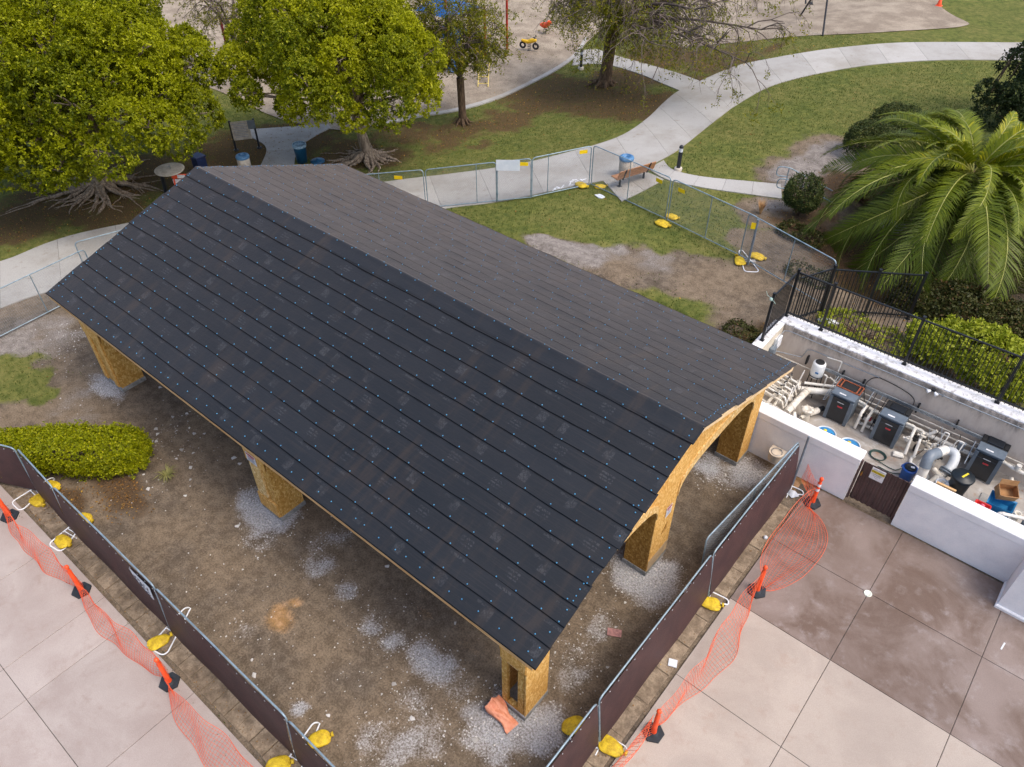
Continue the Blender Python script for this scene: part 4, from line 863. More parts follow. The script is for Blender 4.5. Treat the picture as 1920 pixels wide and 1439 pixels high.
for x_ in (-2.7, -2.48, -2.3):
    mb = MB(); mb.lathe([(0.065, 0), (0.07, 0.04), (0.03, 0.06), (0.03, 0.1), (0.001, 0.1)], (x_, 19.98, 0.28), 10); mb.bar((x_-0.06, 19.98, 0.39), (x_+0.06, 20.0, 0.39), 0.02, 0.02); part('valve', mb, red_badge if x_ == -2.48 else black_r, hp, True)
for k in range(9):
    x_, y_ = -1.1+rr.uniform(-.2, .75), 19.75+rr.uniform(-.15, .45); z_ = rr.uniform(.35, .7)
    mb = MB(); mb.tube([(x_, y_, z_-.06), (x_, y_, z_+.06)], 0.05, 10); mb.tube([(x_, y_, z_+.06), (x_+.02, y_, z_+.12)], 0.022, 8); mb.tube([(x_-.12, y_, z_), (x_+.12, y_+.02, z_)], 0.036, 10); part('valve', mb, (pvc, pvc_dirty, black_r)[k % 3], hp2, True)
for k in range(7):
    a_ = (-1.3+rr.uniform(0, 1.2), 20.3, rr.uniform(.5, .95)); b_ = (a_[0]+rr.uniform(-.3, .4), 19.5+rr.uniform(-.2, .3), rr.uniform(.04, .3)); c_ = lerp(a_, b_, .5)
    mb = MB(); mb.tube(smooth_path([a_, (c_[0]+rr.uniform(-.15, .15), c_[1], c_[2]-.12), b_], 7), 0.009, 6); part('cable', mb, black_r if k % 3 else galv, hp2, True)
for k in range(6):
    y_ = 18.55+0.22*k; mb = MB(); mb.tube([(-5.4, y_+.08, 0.75), (-4.75, y_, 0.72), (-4.66, y_, 0.5)], 0.034, 10); mb.tube([(-5.0, y_+.03, 0.73), (-5.0, y_+.03, 0.9)], 0.03, 8); part('pipe', mb, pvc if k % 2 else pvc_dirty, mf, True)
    mb = MB(); mb.box((-5.0, y_+.03, 0.92), (0.14, 0.03, 0.03), rz=0.4*k); part('valve_handle', mb, black_r, mf, True)
ft2 = thing('filter_pipes', 'fat white pool pipes with dark grey elbow in the middle of the yard', 'pipes', (-0.3, 19.0, 0))
mb = MB(); mb.tube([(-0.28, 19.3, 1.02), (-0.42, 18.95, 1.06)], 0.135, 18); mb.tube([(-0.31, 19.23, 1.03), (-0.33, 19.18, 1.03)], 0.143, 18); part('pipe', mb, pvc, ft2, True)
mb = MB(); mb.tube(rounded([(-0.40, 19.0, 1.055), (-0.55, 18.66, 1.1), (-0.5, 18.5, 0.8)], 0.22, 8), 0.15, 18); part('elbow', mb, pvc_grey, ft2, True)
mb = MB(); mb.tube([(-0.51, 18.53, 0.84), (-0.45, 18.4, 0.05)], 0.135, 18); part('pipe', mb, pvc, ft2, True)
mb = MB(); mb.tube(rounded([(-0.4, 19.55, 0.72), (0.0, 19.62, 0.86), (0.06, 19.3, 0.62), (0.0, 19.05, 0.5)], 0.2, 6), 0.13, 16); part('pipe', mb, simple('pale_grey_pvc', L(200, 204, 206), L(184, 190, 194), 4, 0.45), ft2, True)
Md = (Vector((-0.05, -0.25, -0.2))).to_track_quat('Z', 'Y').to_matrix()
mb = MB(); mb.lathe([(0.135, 0), (0.2, 0.0), (0.2, 0.05), (0.135, 0.05)], (0.02, 19.1, 0.56), 18, Md); mb.lathe([(0.135, 0.07), (0.2, 0.07), (0.2, 0.12), (0.135, 0.12)], (0.02, 19.1, 0.56), 18, Md); part('flange', mb, pvc_grey, ft2, True)
mb = MB(); mb.tube(rounded([(-0.02, 18.98, 0.48), (-0.12, 18.7, 0.38), (-0.28, 18.4, 0.1)], 0.15, 5), 0.115, 16); part('pipe', mb, pvc_dirty, ft2, True)
mb = MB(); mb.tube([(-0.3, 18.95, 0.5), (0.12, 18.68, 0.45)], 0.075, 14); mb.tube([(0.1, 18.7, 0.45), (0.2, 18.75, 0.5)], 0.05, 12); part('pipe', mb, pvc_dirty, ft2, True)
for a in ([(-0.55, 19.75, 0.5), (-0.5, 19.85, 1.15), (-0.38, 19.85, 1.15), (-0.4, 19.7, 0.7)], [(-0.2, 19.85, 0.6), (-0.12, 19.9, 1.02), (0.05, 19.92, 1.02), (0.02, 19.75, 0.6)], [(-0.6, 19.5, 0.9), (-0.75, 19.25, 0.05)]): pipe(ft2, a, 0.018, pvc, collars=False)
for k in range(5):
    mb = MB(); mb.tube([(-0.5+k*0.09, 19.62, 0.74), (-0.5+k*0.09, 19.6, 0.84)], 0.028, 8); part('valve_knob', mb, black_r if k % 2 else pvc_grey, ft2, True)
tb = thing('pump_controller', 'grey pump controller box on a strut stand by the last heater', 'electrical box', (0.1, 20.1, 0))
mb = MB(); mb.box((0.02, 20.12, 0.72), (0.18, 0.12, 0.26), ch=0.02); part('box', mb, pvc_grey, tb, True)
pipe(tb, [(0.28, 20.2, 1.02), (0.3, 19.72, 0.5)], 0.015, galv, collars=False); mb = MB(); mb.bar((0.0, 20.1, 0.6), (0.02, 19.85, 0.05), 0.05, 0.05); part('stand', mb, black_r, tb, True)
st_ = thing('wall_bracket', 'thin steel loop hanging over the front of the first heater', 'bracket', (-3.8, 19.7, 0.6)); pipe(st_, [(-3.72, 20.3, 1.12), (-3.8, 19.62, 0.62), (-3.86, 19.58, 0.6), (-3.8, 20.3, 1.1)], 0.01, galv, collars=False)
rp = thing('pipe_stack', 'grey and white pipe ends at the far right of the pump yard', 'pipes', (2.0, 18.7, 0))
for k, (x_, y_, z_) in enumerate(((1.95, 18.75, 0.5), (2.2, 18.6, 0.5), (1.9, 18.42, 0.45), (2.25, 18.35, 0.5), (2.1, 18.1, 0.4), (1.8, 18.15, 0.35))):
    mb = MB(); mb.tube([(x_, y_, 0.03), (x_, y_, z_)], 0.09, 14, False); mb.lathe([(0.09, 0), (0.1, 0.0), (0.1, 0.03), (0.07, 0.03), (0.07, -0.1), (0.001, -0.1)], (x_, y_, z_), 14); part('pipe', mb, pvc_grey if k % 2 else pvc_dirty, rp, True)
pipe(rp, [(1.55, 18.3, 0.05), (1.55, 18.35, 0.6), (2.6, 18.75, 0.62)], 0.05, pvc)
rq = thing('pipe_run', 'white pipework leaving the last heater towards the right edge', 'pipes', (1.8, 20.2, 0.4))
pipe(rq, [(1.1, 20.35, 0.62), (1.5, 20.25, 0.62), (2.9, 20.3, 0.62)], 0.05, pvc); pipe(rq, [(1.5, 20.1, 0.4), (1.55, 19.85, 0.4), (1.6, 19.6, 0.05)], 0.05, pvc_dirty); pipe(rq, [(1.5, 20.25, 0.65), (1.5, 20.25, 0.82)], 0.07, pvc)
# loose containers
blue_l = simple('blue_lid', L(44, 134, 186), L(36, 112, 164), 4, 0.45); blue_b = simple('blue_plastic', L(20, 84, 168), L(16, 70, 146), 4, 0.4); grime = simple('white_plastic', L(222, 226, 230), L(202, 208, 214), 5, 0.45); bblack = simple('black_plastic', L(22, 32, 38), L(16, 24, 30), 4, 0.4)
def drum(x_, y_, lab):
    t = thing('drum', lab, 'drum', (x_, y_, 0.02), 0, 'chemical drums behind the white wall')
    mb = MB(); mb.lathe([(0.001, 0), (0.26, 0), (0.28, 0.05), (0.28, 0.3), (0.287, 0.32), (0.28, 0.34), (0.28, 0.84), (0.29, 0.87), (0.285, 0.9), (0.265, 0.9), (0.262, 0.86)], n=28); part('barrel', mb, grime, t)
    mb = MB(); mb.lathe([(0.262, 0.865), (0.15, 0.872), (0.001, 0.87)], n=28); part('lid', mb, blue_l, t)
    mb = MB(); mb.lathe([(0.05, 0.86), (0.05, 0.885), (0.001, 0.887)], (-0.06, 0.1, 0), 14); part('cap', mb, yellow_p, t)
    mb = MB(); mb.lathe([(0.055, 0.86), (0.055, 0.9), (0.001, 0.905)], (0.14, -0.02, 0), 14); mb.tube([(0.14, -0.02, 0.9), (0.16, 0, 0.95)], 0.02, 8); part('pump_cap', mb, bblack, t)
drum(-3.14, 17.92, 'blue lidded white drum nearer the pavilion behind the white wall'); drum(-2.42, 17.9, 'blue lidded white drum nearer the gate behind the white wall')
hs = MB(); pts = [(-1.75+(0.2+0.012*(k//20))*math.cos(k*2*PI/20), 18.96+(0.17+0.01*(k//20))*math.sin(k*2*PI/20), 0.04+0.012*(k//20)) for k in range(75)]
pts += [(-1.5, 18.72, 0.05), (-1.15, 18.72, 0.04), (-0.98, 19.05, 0.04), (-0.92, 19.2, 0.04)]
hs.tube(smooth_path(pts, 2), 0.013, 6); hs.tube(smooth_path([(-1.6, 18.55, 0.04), (-1.2, 18.55, 0.04), (-0.95, 18.75, 0.04), (-0.92, 19.2, 0.04), (-0.75, 18.7, 0.05), (-0.45, 18.75, 0.04), (-0.42, 19.1, 0.04)], 6), 0.013, 6)
solo('garden_hose', hs, green_h, 'dark green garden hose coiled on the yard floor', 'hose')
bb = thing('bucket', 'blue bucket with black lid just behind the brown gate', 'bucket', (-0.82, 18.62, 0.02))
mb = MB(); mb.lathe([(0.001, 0), (0.17, 0), (0.2, 0.4), (0.215, 0.4), (0.215, 0.43), (0.17, 0.45)], n=24); part('pail', mb, blue_b, bb)
mb = MB(); mb.lathe([(0.14, 0.45), (0.14, 0.48), (0.11, 0.48), (0.1, 0.465), (0.001, 0.465)], n=24); part('lid', mb, bblack, bb)
mb = MB(); mb.box((0.05, 0.02, 0.475), (0.1, 0.07, 0.012), rz=0.4); part('sticker', mb, paper, bb)
for s_ in (-1, 1):
    mb = MB(); mb.box((s_*0.215, 0, 0.38), (0.04, 0.06, 0.05)); part('lug', mb, blue_b, bb)
wb = thing('bucket', 'open white bucket standing beside the black barrel', 'bucket', (0.06, 18.52, 0.02))
mb = MB(); mb.lathe([(0.001, 0), (0.14, 0), (0.165, 0.5), (0.175, 0.5), (0.175, 0.53), (0.155, 0.53), (0.14, 0.3), (0.001, 0.3)], n=24); part('pail', mb, grime, wb)
br = thing('barrel', 'black barrel with yellow strip across its lid in the pump yard', 'barrel', (0.42, 18.72, 0.02))
mb = MB(); mb.lathe([(0.001, 0), (0.2, 0), (0.27, 0.86), (0.28, 0.88)], n=28); part('body', mb, bblack, br)
mb = MB(); mb.lathe([(0.3, 0.85), (0.305, 0.9), (0.28, 0.92), (0.2, 0.925), (0.18, 0.945), (0.001, 0.95)], n=28); part('lid', mb, bblack, br)
mb = MB(); mb.box((0.03, 0, 0.957), (0.05, 0.26, 0.008), rz=-0.35); part('tape', mb, yellow_p, br)
tt = thing('tote', 'blue plastic tote leaning full behind the white wall', 'tote', (1.5, 18.75, 0.02))
mb = MB(); mb.add([(-0.25, -0.2, 0), (0.25, -0.2, 0), (0.25, 0.2, 0), (-0.25, 0.2, 0), (-0.32, -0.27, 0.62), (0.32, -0.25, 0.66), (0.34, 0.27, 0.6), (-0.32, 0.27, 0.64), (-0.28, -0.23, 0.6), (0.28, -0.21, 0.62), (0.3, 0.23, 0.58), (-0.28, 0.23, 0.6), (-0.2, -0.2, 0.4), (0.2, -0.2, 0.4), (0.2, 0.2, 0.4), (-0.2, 0.2, 0.4)], [(3, 2, 1, 0)]+[(i, (i+1) % 4, 4+(i+1) % 4, 4+i) for i in range(4)]+[(4+i, 4+(i+1) % 4, 8+(i+1) % 4, 8+i) for i in range(4)]+[(8+i, 8+(i+1) % 4, 12+(i+1) % 4, 12+i) for i in range(4)]+[(12, 13, 14, 15)]); part('shell', mb, blue_l, tt)
mb = MB(); mb.tube(smooth_path([(0.2, -0.28, 0.5), (0.12, -0.31, 0.38), (0.2, -0.31, 0.3), (0.26, -0.28, 0.46)], 5), 0.008, 6); part('cord', mb, paper, tt)
card = simple('cardboard', L(186, 144, 98), L(160, 118, 76), 4, 0.85)
cb = thing('box', 'open brown cardboard box lying on the blue tote', 'box', (1.47, 18.98, 0.62), 0.5)
mb = MB()
for c_, d_ in (((0, 0, 0.02), (0.46, 0.34, 0.012)), ((0, -0.17, 0.16), (0.46, 0.012, 0.28)), ((0, 0.17, 0.16), (0.46, 0.012, 0.28)), ((-0.23, 0, 0.16), (0.012, 0.34, 0.28)), ((0.23, 0, 0.16), (0.012, 0.34, 0.28))): mb.box(c_, d_)
part('carton', mb, card, cb)
for yy, an in ((-0.17, 0.5), (0.17, -0.4)):
    mb = MB(); mb.box((0, yy+math.sin(an)*-0.09, 0.30+0.075), (0.45, 0.008, 0.17), M=Matrix.Rotation(an, 3, 'X')); part('flap', mb, card, cb)
cb.matrix_basis = Matrix.Translation((1.46, 18.99, 0.7)) @ Matrix.Rotation(0.5, 4, 'Z') @ Matrix.Rotation(0.35, 4, 'X')
redp = simple('red_plastic', L(214, 44, 40), L(190, 34, 32), 5, 0.4); pinkb = simple('pink_ball', L(214, 110, 128), L(196, 90, 110), 6, 0.5)
rb_ = thing('basket', 'red plastic basket of pink balls behind the white wall', 'basket', (1.13, 18.16, 0.6))
mb = MB()
def rrect(w_, d_, r, z, n=4): return [(sx*(w_-r)+r*math.cos(a), sy*(d_-r)+r*math.sin(a), z) for sx, sy, a0 in ((1, 1, 0), (-1, 1, PI/2), (-1, -1, PI), (1, -1, 1.5*PI)) for a in [a0+PI/2*k/n for k in range(n+1)]]
R_ = [rrect(0.13, 0.09, 0.04, 0), rrect(0.18, 0.12, 0.05, 0.16), rrect(0.2, 0.14, 0.05, 0.16), rrect(0.17, 0.11, 0.045, 0.15), rrect(0.13, 0.08, 0.04, 0.03)]
mb.sheet([r+[r[0]] for r in R_]); mb.add(R_[4], [tuple(range(len(R_[4])))]); mb.add(R_[0], [tuple(range(len(R_[0])-1, -1, -1))]); part('tub', mb, redp, rb_)
for (x_, y_) in ((-0.08, -0.03), (0.07, -0.04), (0.0, 0.04)):
    mb = MB(); mb.lathe([(0.001, -0.065)]+[(0.065*math.cos(a), 0.065*math.sin(a)) for a in [-1.2+0.4*k for k in range(7)]]+[(0.001, 0.065)], (x_, y_, 0.1), 14); part('ball', mb, pinkb, rb_)
bs = thing('shelf', 'low blue tray and timber offcut stood against the inside of the wall', 'shelf', (0.9, 17.75, 0.02))
mb = MB(); mb.box((0.1, 0.3, 0.28), (0.9, 0.5, 0.56), ch=0.02); part('crate', mb, blue_l, bs)
mb = MB(); mb.box((-0.72, 0.3, 0.5), (0.5, 0.06, 0.9), M=Matrix.Rotation(0.1, 3, 'X')); part('board', mb, pine, bs)

# ================================================================== FENCES
blk_metal = simple('black_fence', L(26, 30, 34), L(20, 23, 26), 4, 0.45)
def picket_fence(label, p0, p1, z0, z1, posts, gap=0.115, group='black metal fences round the pump yard'):
    a, b = Vector((p0[0], p0[1], 0)), Vector((p1[0], p1[1], 0)); d = b-a; ln = d.length; ang = math.atan2(d.y, d.x)
    t = thing('metal_fence', label, 'fence', (p0[0], p0[1], z0), ang, group)
    h = z1-z0
    for zz, w_ in ((h-0.06, 0.045), (0.14, 0.04)):
        mb = MB(); mb.box((ln/2, 0, zz), (ln, w_, 0.04)); part('rail', mb, blk_metal, t)
    pm = MB(); pm.box((0, 0, (h+0.02)/2), (0.02, 0.02, h-0.10)); pm = pm.mesh('picket', blk_metal)
    n = int(ln/gap)
    for k in range(1, n): inst('picket', pm, t, (k*ln/n, 0, 0))
    po = MB(); po.box((0, 0, (h+0.03)/2), (0.075, 0.075, h+0.03)); po.box((0, 0, h+0.045), (0.09, 0.09, 0.03)); po.box((0, 0, 0.008), (0.13, 0.13, 0.016)); po = po.mesh('post', blk_metal)
    for s in posts: inst('post', po, t, (s*ln, 0, 0))
    return t
picket_fence('long black picket fence on the white top of the back wall', (-6.06, 20.97), (5.2, 20.97), 1.955, 3.66, [0.0, 0.1025, 0.332, 0.562, 0.795])
picket_fence('short black picket fence on the return wall top by the pavilion eave', (-6.08, 20.85), (-6.08, 19.32), 1.955, 3.66, [1.0])
picket_fence('black picket fence slanting between the wall corner and the palm bed', (-6.0, 21.2), (-5.42, 22.4), 1.55, 3.35, [1.0])
picket_fence('black picket fence crossing the mulch below the palm fronds', (-5.42, 22.4), (-3.1, 23.9), 1.55, 3.3, [0.5, 1.0])
tie_m = simple('pale_tie', L(196, 226, 214), rough=0.5)
tie = MB(); tie.lathe([(0.001, -0.05), (0.04, -0.04), (0.05, 0), (0.04, 0.05), (0.001, 0.05)], n=10); tie.tube([(0, 0, 0.03), (-0.14, -0.02, 0.1), (-0.2, 0, 0.2)], 0.006, 5); tie.tube([(0, 0, 0), (0.12, -0.04, -0.02), (0.17, -0.06, -0.06)], 0.006, 5)
solo('rag', tie, tie_m, 'pale green rag tied to the end post of the short black fence', 'rag', (-6.12, 19.28, 3.5))
# ---- temporary fence panels
tube_m = simple('galvanised_tube', L(150, 170, 182), L(126, 146, 158), 6, 0.4, metal=0.3); wire_m = simple('chain_wire', L(150, 158, 164), rough=0.5, metal=0.3); tag_y = simple('yellow_tag', L(250, 214, 20), L(240, 200, 16), 4, 0.5)
tarp_m = simple('brown_screen', L(74, 52, 52), L(62, 44, 46), 2, 0.6, 0.2, fine=60, spec=0.35); sign_w = simple('white_sign', L(226, 232, 238), L(214, 222, 230), 3, 0.5)
def sag(a, b, t): return a+(b-a)*t
def tpanel(label, p0, p1, h=1.8, mids=(0.5,), tags=(), sign=None, hinge=False, group='temporary chain link fence panels', ext=None, screen=False, lean=(0, 0), z=None, name='temporary_fence', rt=0.021, bottom_rail=True, banner=None):
    z0 = T(p0[0], p0[1]) if z is None else z; z1 = T(p1[0], p1[1]) if z is None else z
    A, B = Vector((p0[0], p0[1], z0)), Vector((p1[0], p1[1], z1)); d = B-A; ln = math.hypot(d.x, d.y); ang = math.atan2(d.y, d.x)
    t = thing(name, label, 'fence panel', A, ang, group)
    ca, sa = math.cos(-ang), math.sin(-ang); lx, ly = lean[0]*ca-lean[1]*sa, lean[0]*sa+lean[1]*ca
    def W(u, v): # u along metres, v height metres
        return Vector((u+lx*v/h, ly*v/h, 0.06+(z1-z0)*u/ln+v*(h-0.08)/h))
    r = 0.14; fr = MB()
    pts = [W(0, 0), W(0, h-r)]+[W(r-r*math.cos(a), h-r+r*math.sin(a)) for a in [PI/2*k/5 for k in range(1, 6)]]+[W(ln-r+r*math.sin(a), h-r+r*math.cos(a)) for a in [PI/2*k/5 for k in range(0, 5)]]+[W(ln, h-r), W(ln, 0)]
    fr.tube(pts, rt, 8); 
    if bottom_rail: fr.tube([W(0, 0.03), W(ln, 0.03)], rt*0.9, 8)
    part('frame', fr, tube_m, t)
    for m_ in mids:
        mb = MB(); mb.tube([W(ln*m_, 0.03), W(ln*m_, h-0.02)], rt*0.8, 8); part('mid_bar', mb, tube_m, t)
    if screen:
        nx, nz = max(6, int(ln/0.3)), 6; rr = random.Random(int(ln*1000)); rows = []
        ph = rr.uniform(0, 6)
        off = Vector((0, -0.035*screen, 0))
        for j in range(nz+1):
            v = 0.05+(h-0.08)*j/nz
            rows.append([W(0.01+(ln-0.02)*i/nx, v)+off*(1+0.5*math.sin(3*PI*i/nx+ph)*math.sin(PI*j/nz)+0.3*math.sin(11*i/nx+j)) for i in range(nx+1)])
        mb = MB(); mb.sheet(rows, True); mb.sheet([[p-off*0.2 for p in r_][::-1] for r_ in rows], True); s_ = part('privacy_screen', mb, tarp_m, t)
        mb = MB(); 
        for i in range(0, nx+1): 
            mb.lathe([(0.018, 0), (0.018, 0.006), (0.001, 0.008)], rows[-1][i]+off*0.4-Vector((0, 0, 0.05)), 8, Matrix.Rotation(math.radians(90)*screen, 3, 'X'))
        part('grommets', mb, simple('grommet', L(200, 204, 208), rough=0.4, metal=0.7) if 'grommet' not in bpy.data.materials else bpy.data.materials['grommet'], t)
    else:
        mb = MB(); s_ = 0.075; w_ = 0.0028; hh = h-0.04
        k = -int(hh/s_)
        while k*s_ < ln:
            for sg in (1, -1):
                u0, u1, v0, v1 = k*s_, k*s_+hh, 0.03, hh
                if u0 < 0: v0 += -u0; u0 = 0
                if u1 > ln: v1 -= (u1-ln); u1 = ln
                if v1 > v0+0.02:
                    a_, b_ = (W(u0, v0), W(u1, v1)) if sg == 1 else (W(ln-u0, v0), W(ln-u1, v1))
                    mb.tube([a_, b_], w_, 3, False, False)
            k += 1
        part('chain_link', mb, wire_m, t)
    for (u, v, wd) in tags:
        mb = MB(); c_ = W(u*ln, v); mb.box(c_+Vector((0, -0.03, 0)), (wd, 0.008, 0.15), ch=0.003); part('tag', mb, tag_y, t)
    if sign:
        u, v, wd, hg = sign; c_ = W(u*ln, v); mb = MB(); mb.box(c_+Vector((0, -0.035, 0)), (wd, 0.008, hg)); part('sign_board', mb, sign_w, t)
    if hinge:
        for u in (0.0, ln):
            for v in (0.35, h-0.35): mb = MB(); mb.box(W(u, v), (0.07, 0.06, 0.07), ch=0.01); part('hinge', mb, tube_m, t)
    if banner:
        u0, u1, v0, v1 = banner; mb = MB(); e = Vector((0, -0.075, 0))
        q = [W(u0, v1)+e, W(u0+0.12, v0+0.22)+e, W(u0+0.45, v0+0.1)+e, W(u1, v0)+e, W(u1, v1)+e]
        mb.add(q[::-1], [(0, 1, 2, 3, 4)]); mb.add([p+Vector((0, 0.01, 0)) for p in q], [(0, 1, 2, 3, 4)])
        bn = part('banner', mb, sign_w, t); mb = MB(); rr = random.Random(2)
        for k in range(46):
            u = u0+0.16+rr.random()*(u1-u0-0.24); v = v1-0.1-rr.random()*(0.1+0.32*(u-u0)/(u1-u0)); a_ = rr.uniform(0.015, 0.05)
            mb.add([tuple(W(u+dx, v+dz)+e*1.12) for dx, dz in ((-a_, -0.018), (a_, -0.018), (a_*0.8, 0.018), (-a_*0.7, 0.018))], [(0, 1, 2, 3)])
        part('lettering', mb, simple('ink_blue', L(58, 66, 90), rough=0.6), bn)
    return t
FP1 = 'chain link panel beside the path'
tpanel('chain link panel disappearing behind the pavilion roof, with one yellow tag', (-24.594, 18.126, 0.031), (-21.400, 20.098, 0.610), tags=((0.72, 1.55, 0.34),))
tpanel('chain link panel left of the small gate beside the path', (-21.314, 20.139, 0.623), (-19.010, 21.842, 1.036), mids=(0.72,))
tpanel('narrow chain link gate with white sign and yellow tag', (-18.969, 21.862, 1.042), (-17.901, 22.705, 1.207), mids=(), tags=((0.78, 1.6, 0.36),), sign=(0.32, 1.62, 0.95, 0.46), hinge=True)
tpanel('chain link panel between the small gate and the far corner of the fence', (-17.893, 22.766, 1.209), (-16.503, 24.824, 1.397), mids=(0.27,), tags=((0.86, 1.62, 0.34),))
tpanel('chain link panel in front of the park bench', (-16.457, 24.911, 1.402), (-12.482, 24.234, 1.546), tags=((0.87, 1.5, 0.3),))
tpanel('chain link panel in front of the narrow path to the steps', (-12.377, 24.219, 1.545), (-8.692, 23.665, 1.540), tags=((0.12, 1.5, 0.3),), mids=(0.48,))
tpanel('chain link panel ending at the black picket fence', (-9.058, 23.721, 1.541), (-5.529, 22.769, 1.547), mids=(0.55,))
mb = MB(); mb.tube([(0, 0, 0), (0, 0, 1.8)], 0.04, 10); t = thing('fence_post', 'dark steel post with a yellow tag behind the chain link panel', 'post', (-8.606, 23.494, 1.549)); part('post', mb, pvc_grey, t)
mb = MB(); mb.box((-0.08, -0.05, 1.55), (0.2, 0.01, 0.24), rz=0.4); part('tag', mb, tag_y, t)
tpanel('chain link panel crossing the path at the left edge of the picture', (-27.1, 1.2), (-27.5, 8.75), h=1.72, mids=(0.73,), z=0)
tpanel('chain link panel running along the path behind the pavilion\'s left eave', (-28.2, 8.75), (-26.4, 14.2), h=1.72, z=0)
GS = 'brown screened fence panels round the building site'
def spanel(label, p0, p1, lean, s, **k): return tpanel(label, p0, p1, h=1.78, mids=(0.5,), screen=s, lean=lean, z=0.0, group=GS, name='screen_fence', **k)
spanel('brown screened panel angling off the left edge beside the yellow hedge', (-24.3, 0.3), (-19.42, 2.46), (-0.02, 0.06), 1)
spanel('short brown screened panel in front of the yellow hedge', (-19.38, 2.47), (-17.40, 2.42), (0, 0.10), 1)
spanel('brown screened panel with a white printed banner near its end', (-17.33, 2.42), (-12.72, 2.44), (0, 0.12), 1, banner=(3.65, 4.52, 1.2, 1.68))
spanel('brown screened panel right of the white banner beside the pink deck', (-12.64, 2.44), (-7.98, 2.46), (0, 0.12), 1)
spanel('brown screened panel leaving the bottom edge beside the pink deck', (-7.90, 2.45), (-3.6, 2.4), (0, 0.12), 1)
spanel('brown screened panel ending at the white stucco wall', (-3.2, 11.48), (-3.16, 16.12), (-0.16, 0), -1) if False else spanel('brown screened panel ending at the white stucco wall', (-3.22, 11.50), (-3.18, 16.10), (-0.17, 0), 1)
spanel('brown screened panel in the middle of the run beside the stained deck', (-3.24, 6.84), (-3.24, 11.44), (-0.17, 0), 1)
spanel('brown screened panel leaving the bottom edge beside the light deck slabs', (-3.24, 2.2), (-3.24, 6.76), (-0.17, 0), 1)
tpanel('bare chain link panel standing behind the last brown screen', (-3.62, 11.75), (-3.3, 16.2), h=1.78, lean=(-0.1, 0), z=0)
mb = MB(); mb.tube([(0, 0, 0), (-0.02, 0, 1.98)], 0.032, 8); solo('fence_post', mb, pvc_grey, 'grey end post where the brown screen meets the white wall', 'post', (-3.2, 16.3, 0))
# ---- stands and sandbags
bagm = simple('yellow_sandbag', L(222, 190, 40), L(184, 152, 30), 9, 0.65, 0.6, bscale=26, fine=60)
def bagmesh(seed):
    rr = random.Random(seed); mb = MB(); rows = []; n, k_ = 13, 18
    ph = [rr.uniform(0, 6) for _ in range(4)]
    for i in range(n):
        t = i/(n-1); e = abs(2*t-1); w_ = 0.165*max(0.02, 1-e**5)**0.55*(1+0.12*math.sin(4*t+ph[0])); hgt = 0.058*max(0.02, 1-e**4)**0.6*(1+0.25*math.sin(5*t+ph[1])); row = []
        for k in range(k_):
            a = 2*PI*k/k_; ca, sa = math.cos(a), math.sin(a); ca = math.copysign(abs(ca)**0.7, ca)
            row.append(((t-0.5)*0.5+0.02*math.sin(2*a+ph[2]), w_*ca+0.018*math.sin(3*t+ph[3]), max(0.004, 0.055+hgt*sa+0.012*math.sin(7*a+9*t+ph[0])*(sa > 0)+0.006*rr.uniform(-1, 1))))
        rows.append(row+[row[0]])
    mb.sheet(rows, True); mb.lathe([(0.05, 0), (0.06, 0.05), (0.001, 0.05)], (0.27, 0, 0.075), 8, Matrix.Rotation(PI/2, 3, 'Y'))
    return mb.mesh('sandbag', bagm)
BM = [bagmesh(i) for i in range(3)]
def sandbag(p, rz, label, k=0, s=1.0):
    o = inst('sandbag', BM[k % 3]); o.matrix_basis = Matrix.Translation((p[0], p[1], p[2]+0.0)) @ Matrix.Rotation(rz, 4, 'Z') @ Matrix.Diagonal((s, s, s, 1)); tag(o, label, 'sandbag', 'yellow sandbags weighing down the fence stands')
def stand(p, rz, label, w_=0.5, l_=0.85):
    pts = [(-l_, -w_/2+0.1, 0.03)]+[(-l_+0.1*(1-math.cos(0)), 0, 0)][:0]
    loop = rounded([(l_, -w_/2, 0.03), (-l_, -w_/2, 0.03), (-l_, w_/2, 0.03), (l_, w_/2, 0.03), (l_, -w_/2, 0.03)], 0.14, 5)
    mb = MB(); mb.tube(loop[1:-1]+[loop[1]], 0.018, 8, False); t = thing('fence_stand', label, 'stand', (p[0], p[1], p[2]), rz, 'white tube stands under the fence panels'); part('loop', mb, white_m, t)
    for s_ in (-0.05, 0.05):
        mb = MB(); mb.tube([(s_, -w_/2, 0.03), (s_, w_/2, 0.03)], 0.014, 6); part('cross_bar', mb, white_m, t)
stand((-17.3, 2.35, 0), 1.75, 'white tube stand under the screen before the yellow hedge', l_=0.55); sandbag((-17.2, 2.05, 0.03), 0.2, 'yellow sandbag on the strip beside the pink deck, nearest the hedge')
stand((-12.62, 2.5, 0), 1.8, 'white tube stand under the screen beside the white banner', l_=0.62); sandbag((-12.62, 2.08, 0.03), 1.35, 'yellow sandbag inside a white tube loop, below the white banner', 1)
stand((-7.9, 2.5, 0), 1.8, 'white tube stand at the bottom edge of the picture', l_=0.8); sandbag((-7.9, 3.0, 0.03), 1.1, 'yellow sandbag behind the screen near the bottom edge', 2); sandbag((-8.15, 2.12, 0.03), 0.9, 'yellow sandbag on the deck side of the screen at the bottom edge', 0)
sandbag((-19.087, 2.291, -0.001), 0.1, 'flat yellow sandbag at the foot of the short screen panel', 1); sandbag((-17.5, 2.78, 0.02), 0.4, 'yellow sandbag mostly hidden behind the screen below the hedge', 2)
stand((-19.4, 2.4, 0), 1.6, 'white tube stand where the screen turns by the yellow hedge', l_=0.6); sandbag((-19.3, 2.8, 0.02), 0.3, 'yellow sandbag hidden between the screen and the hedge', 0)
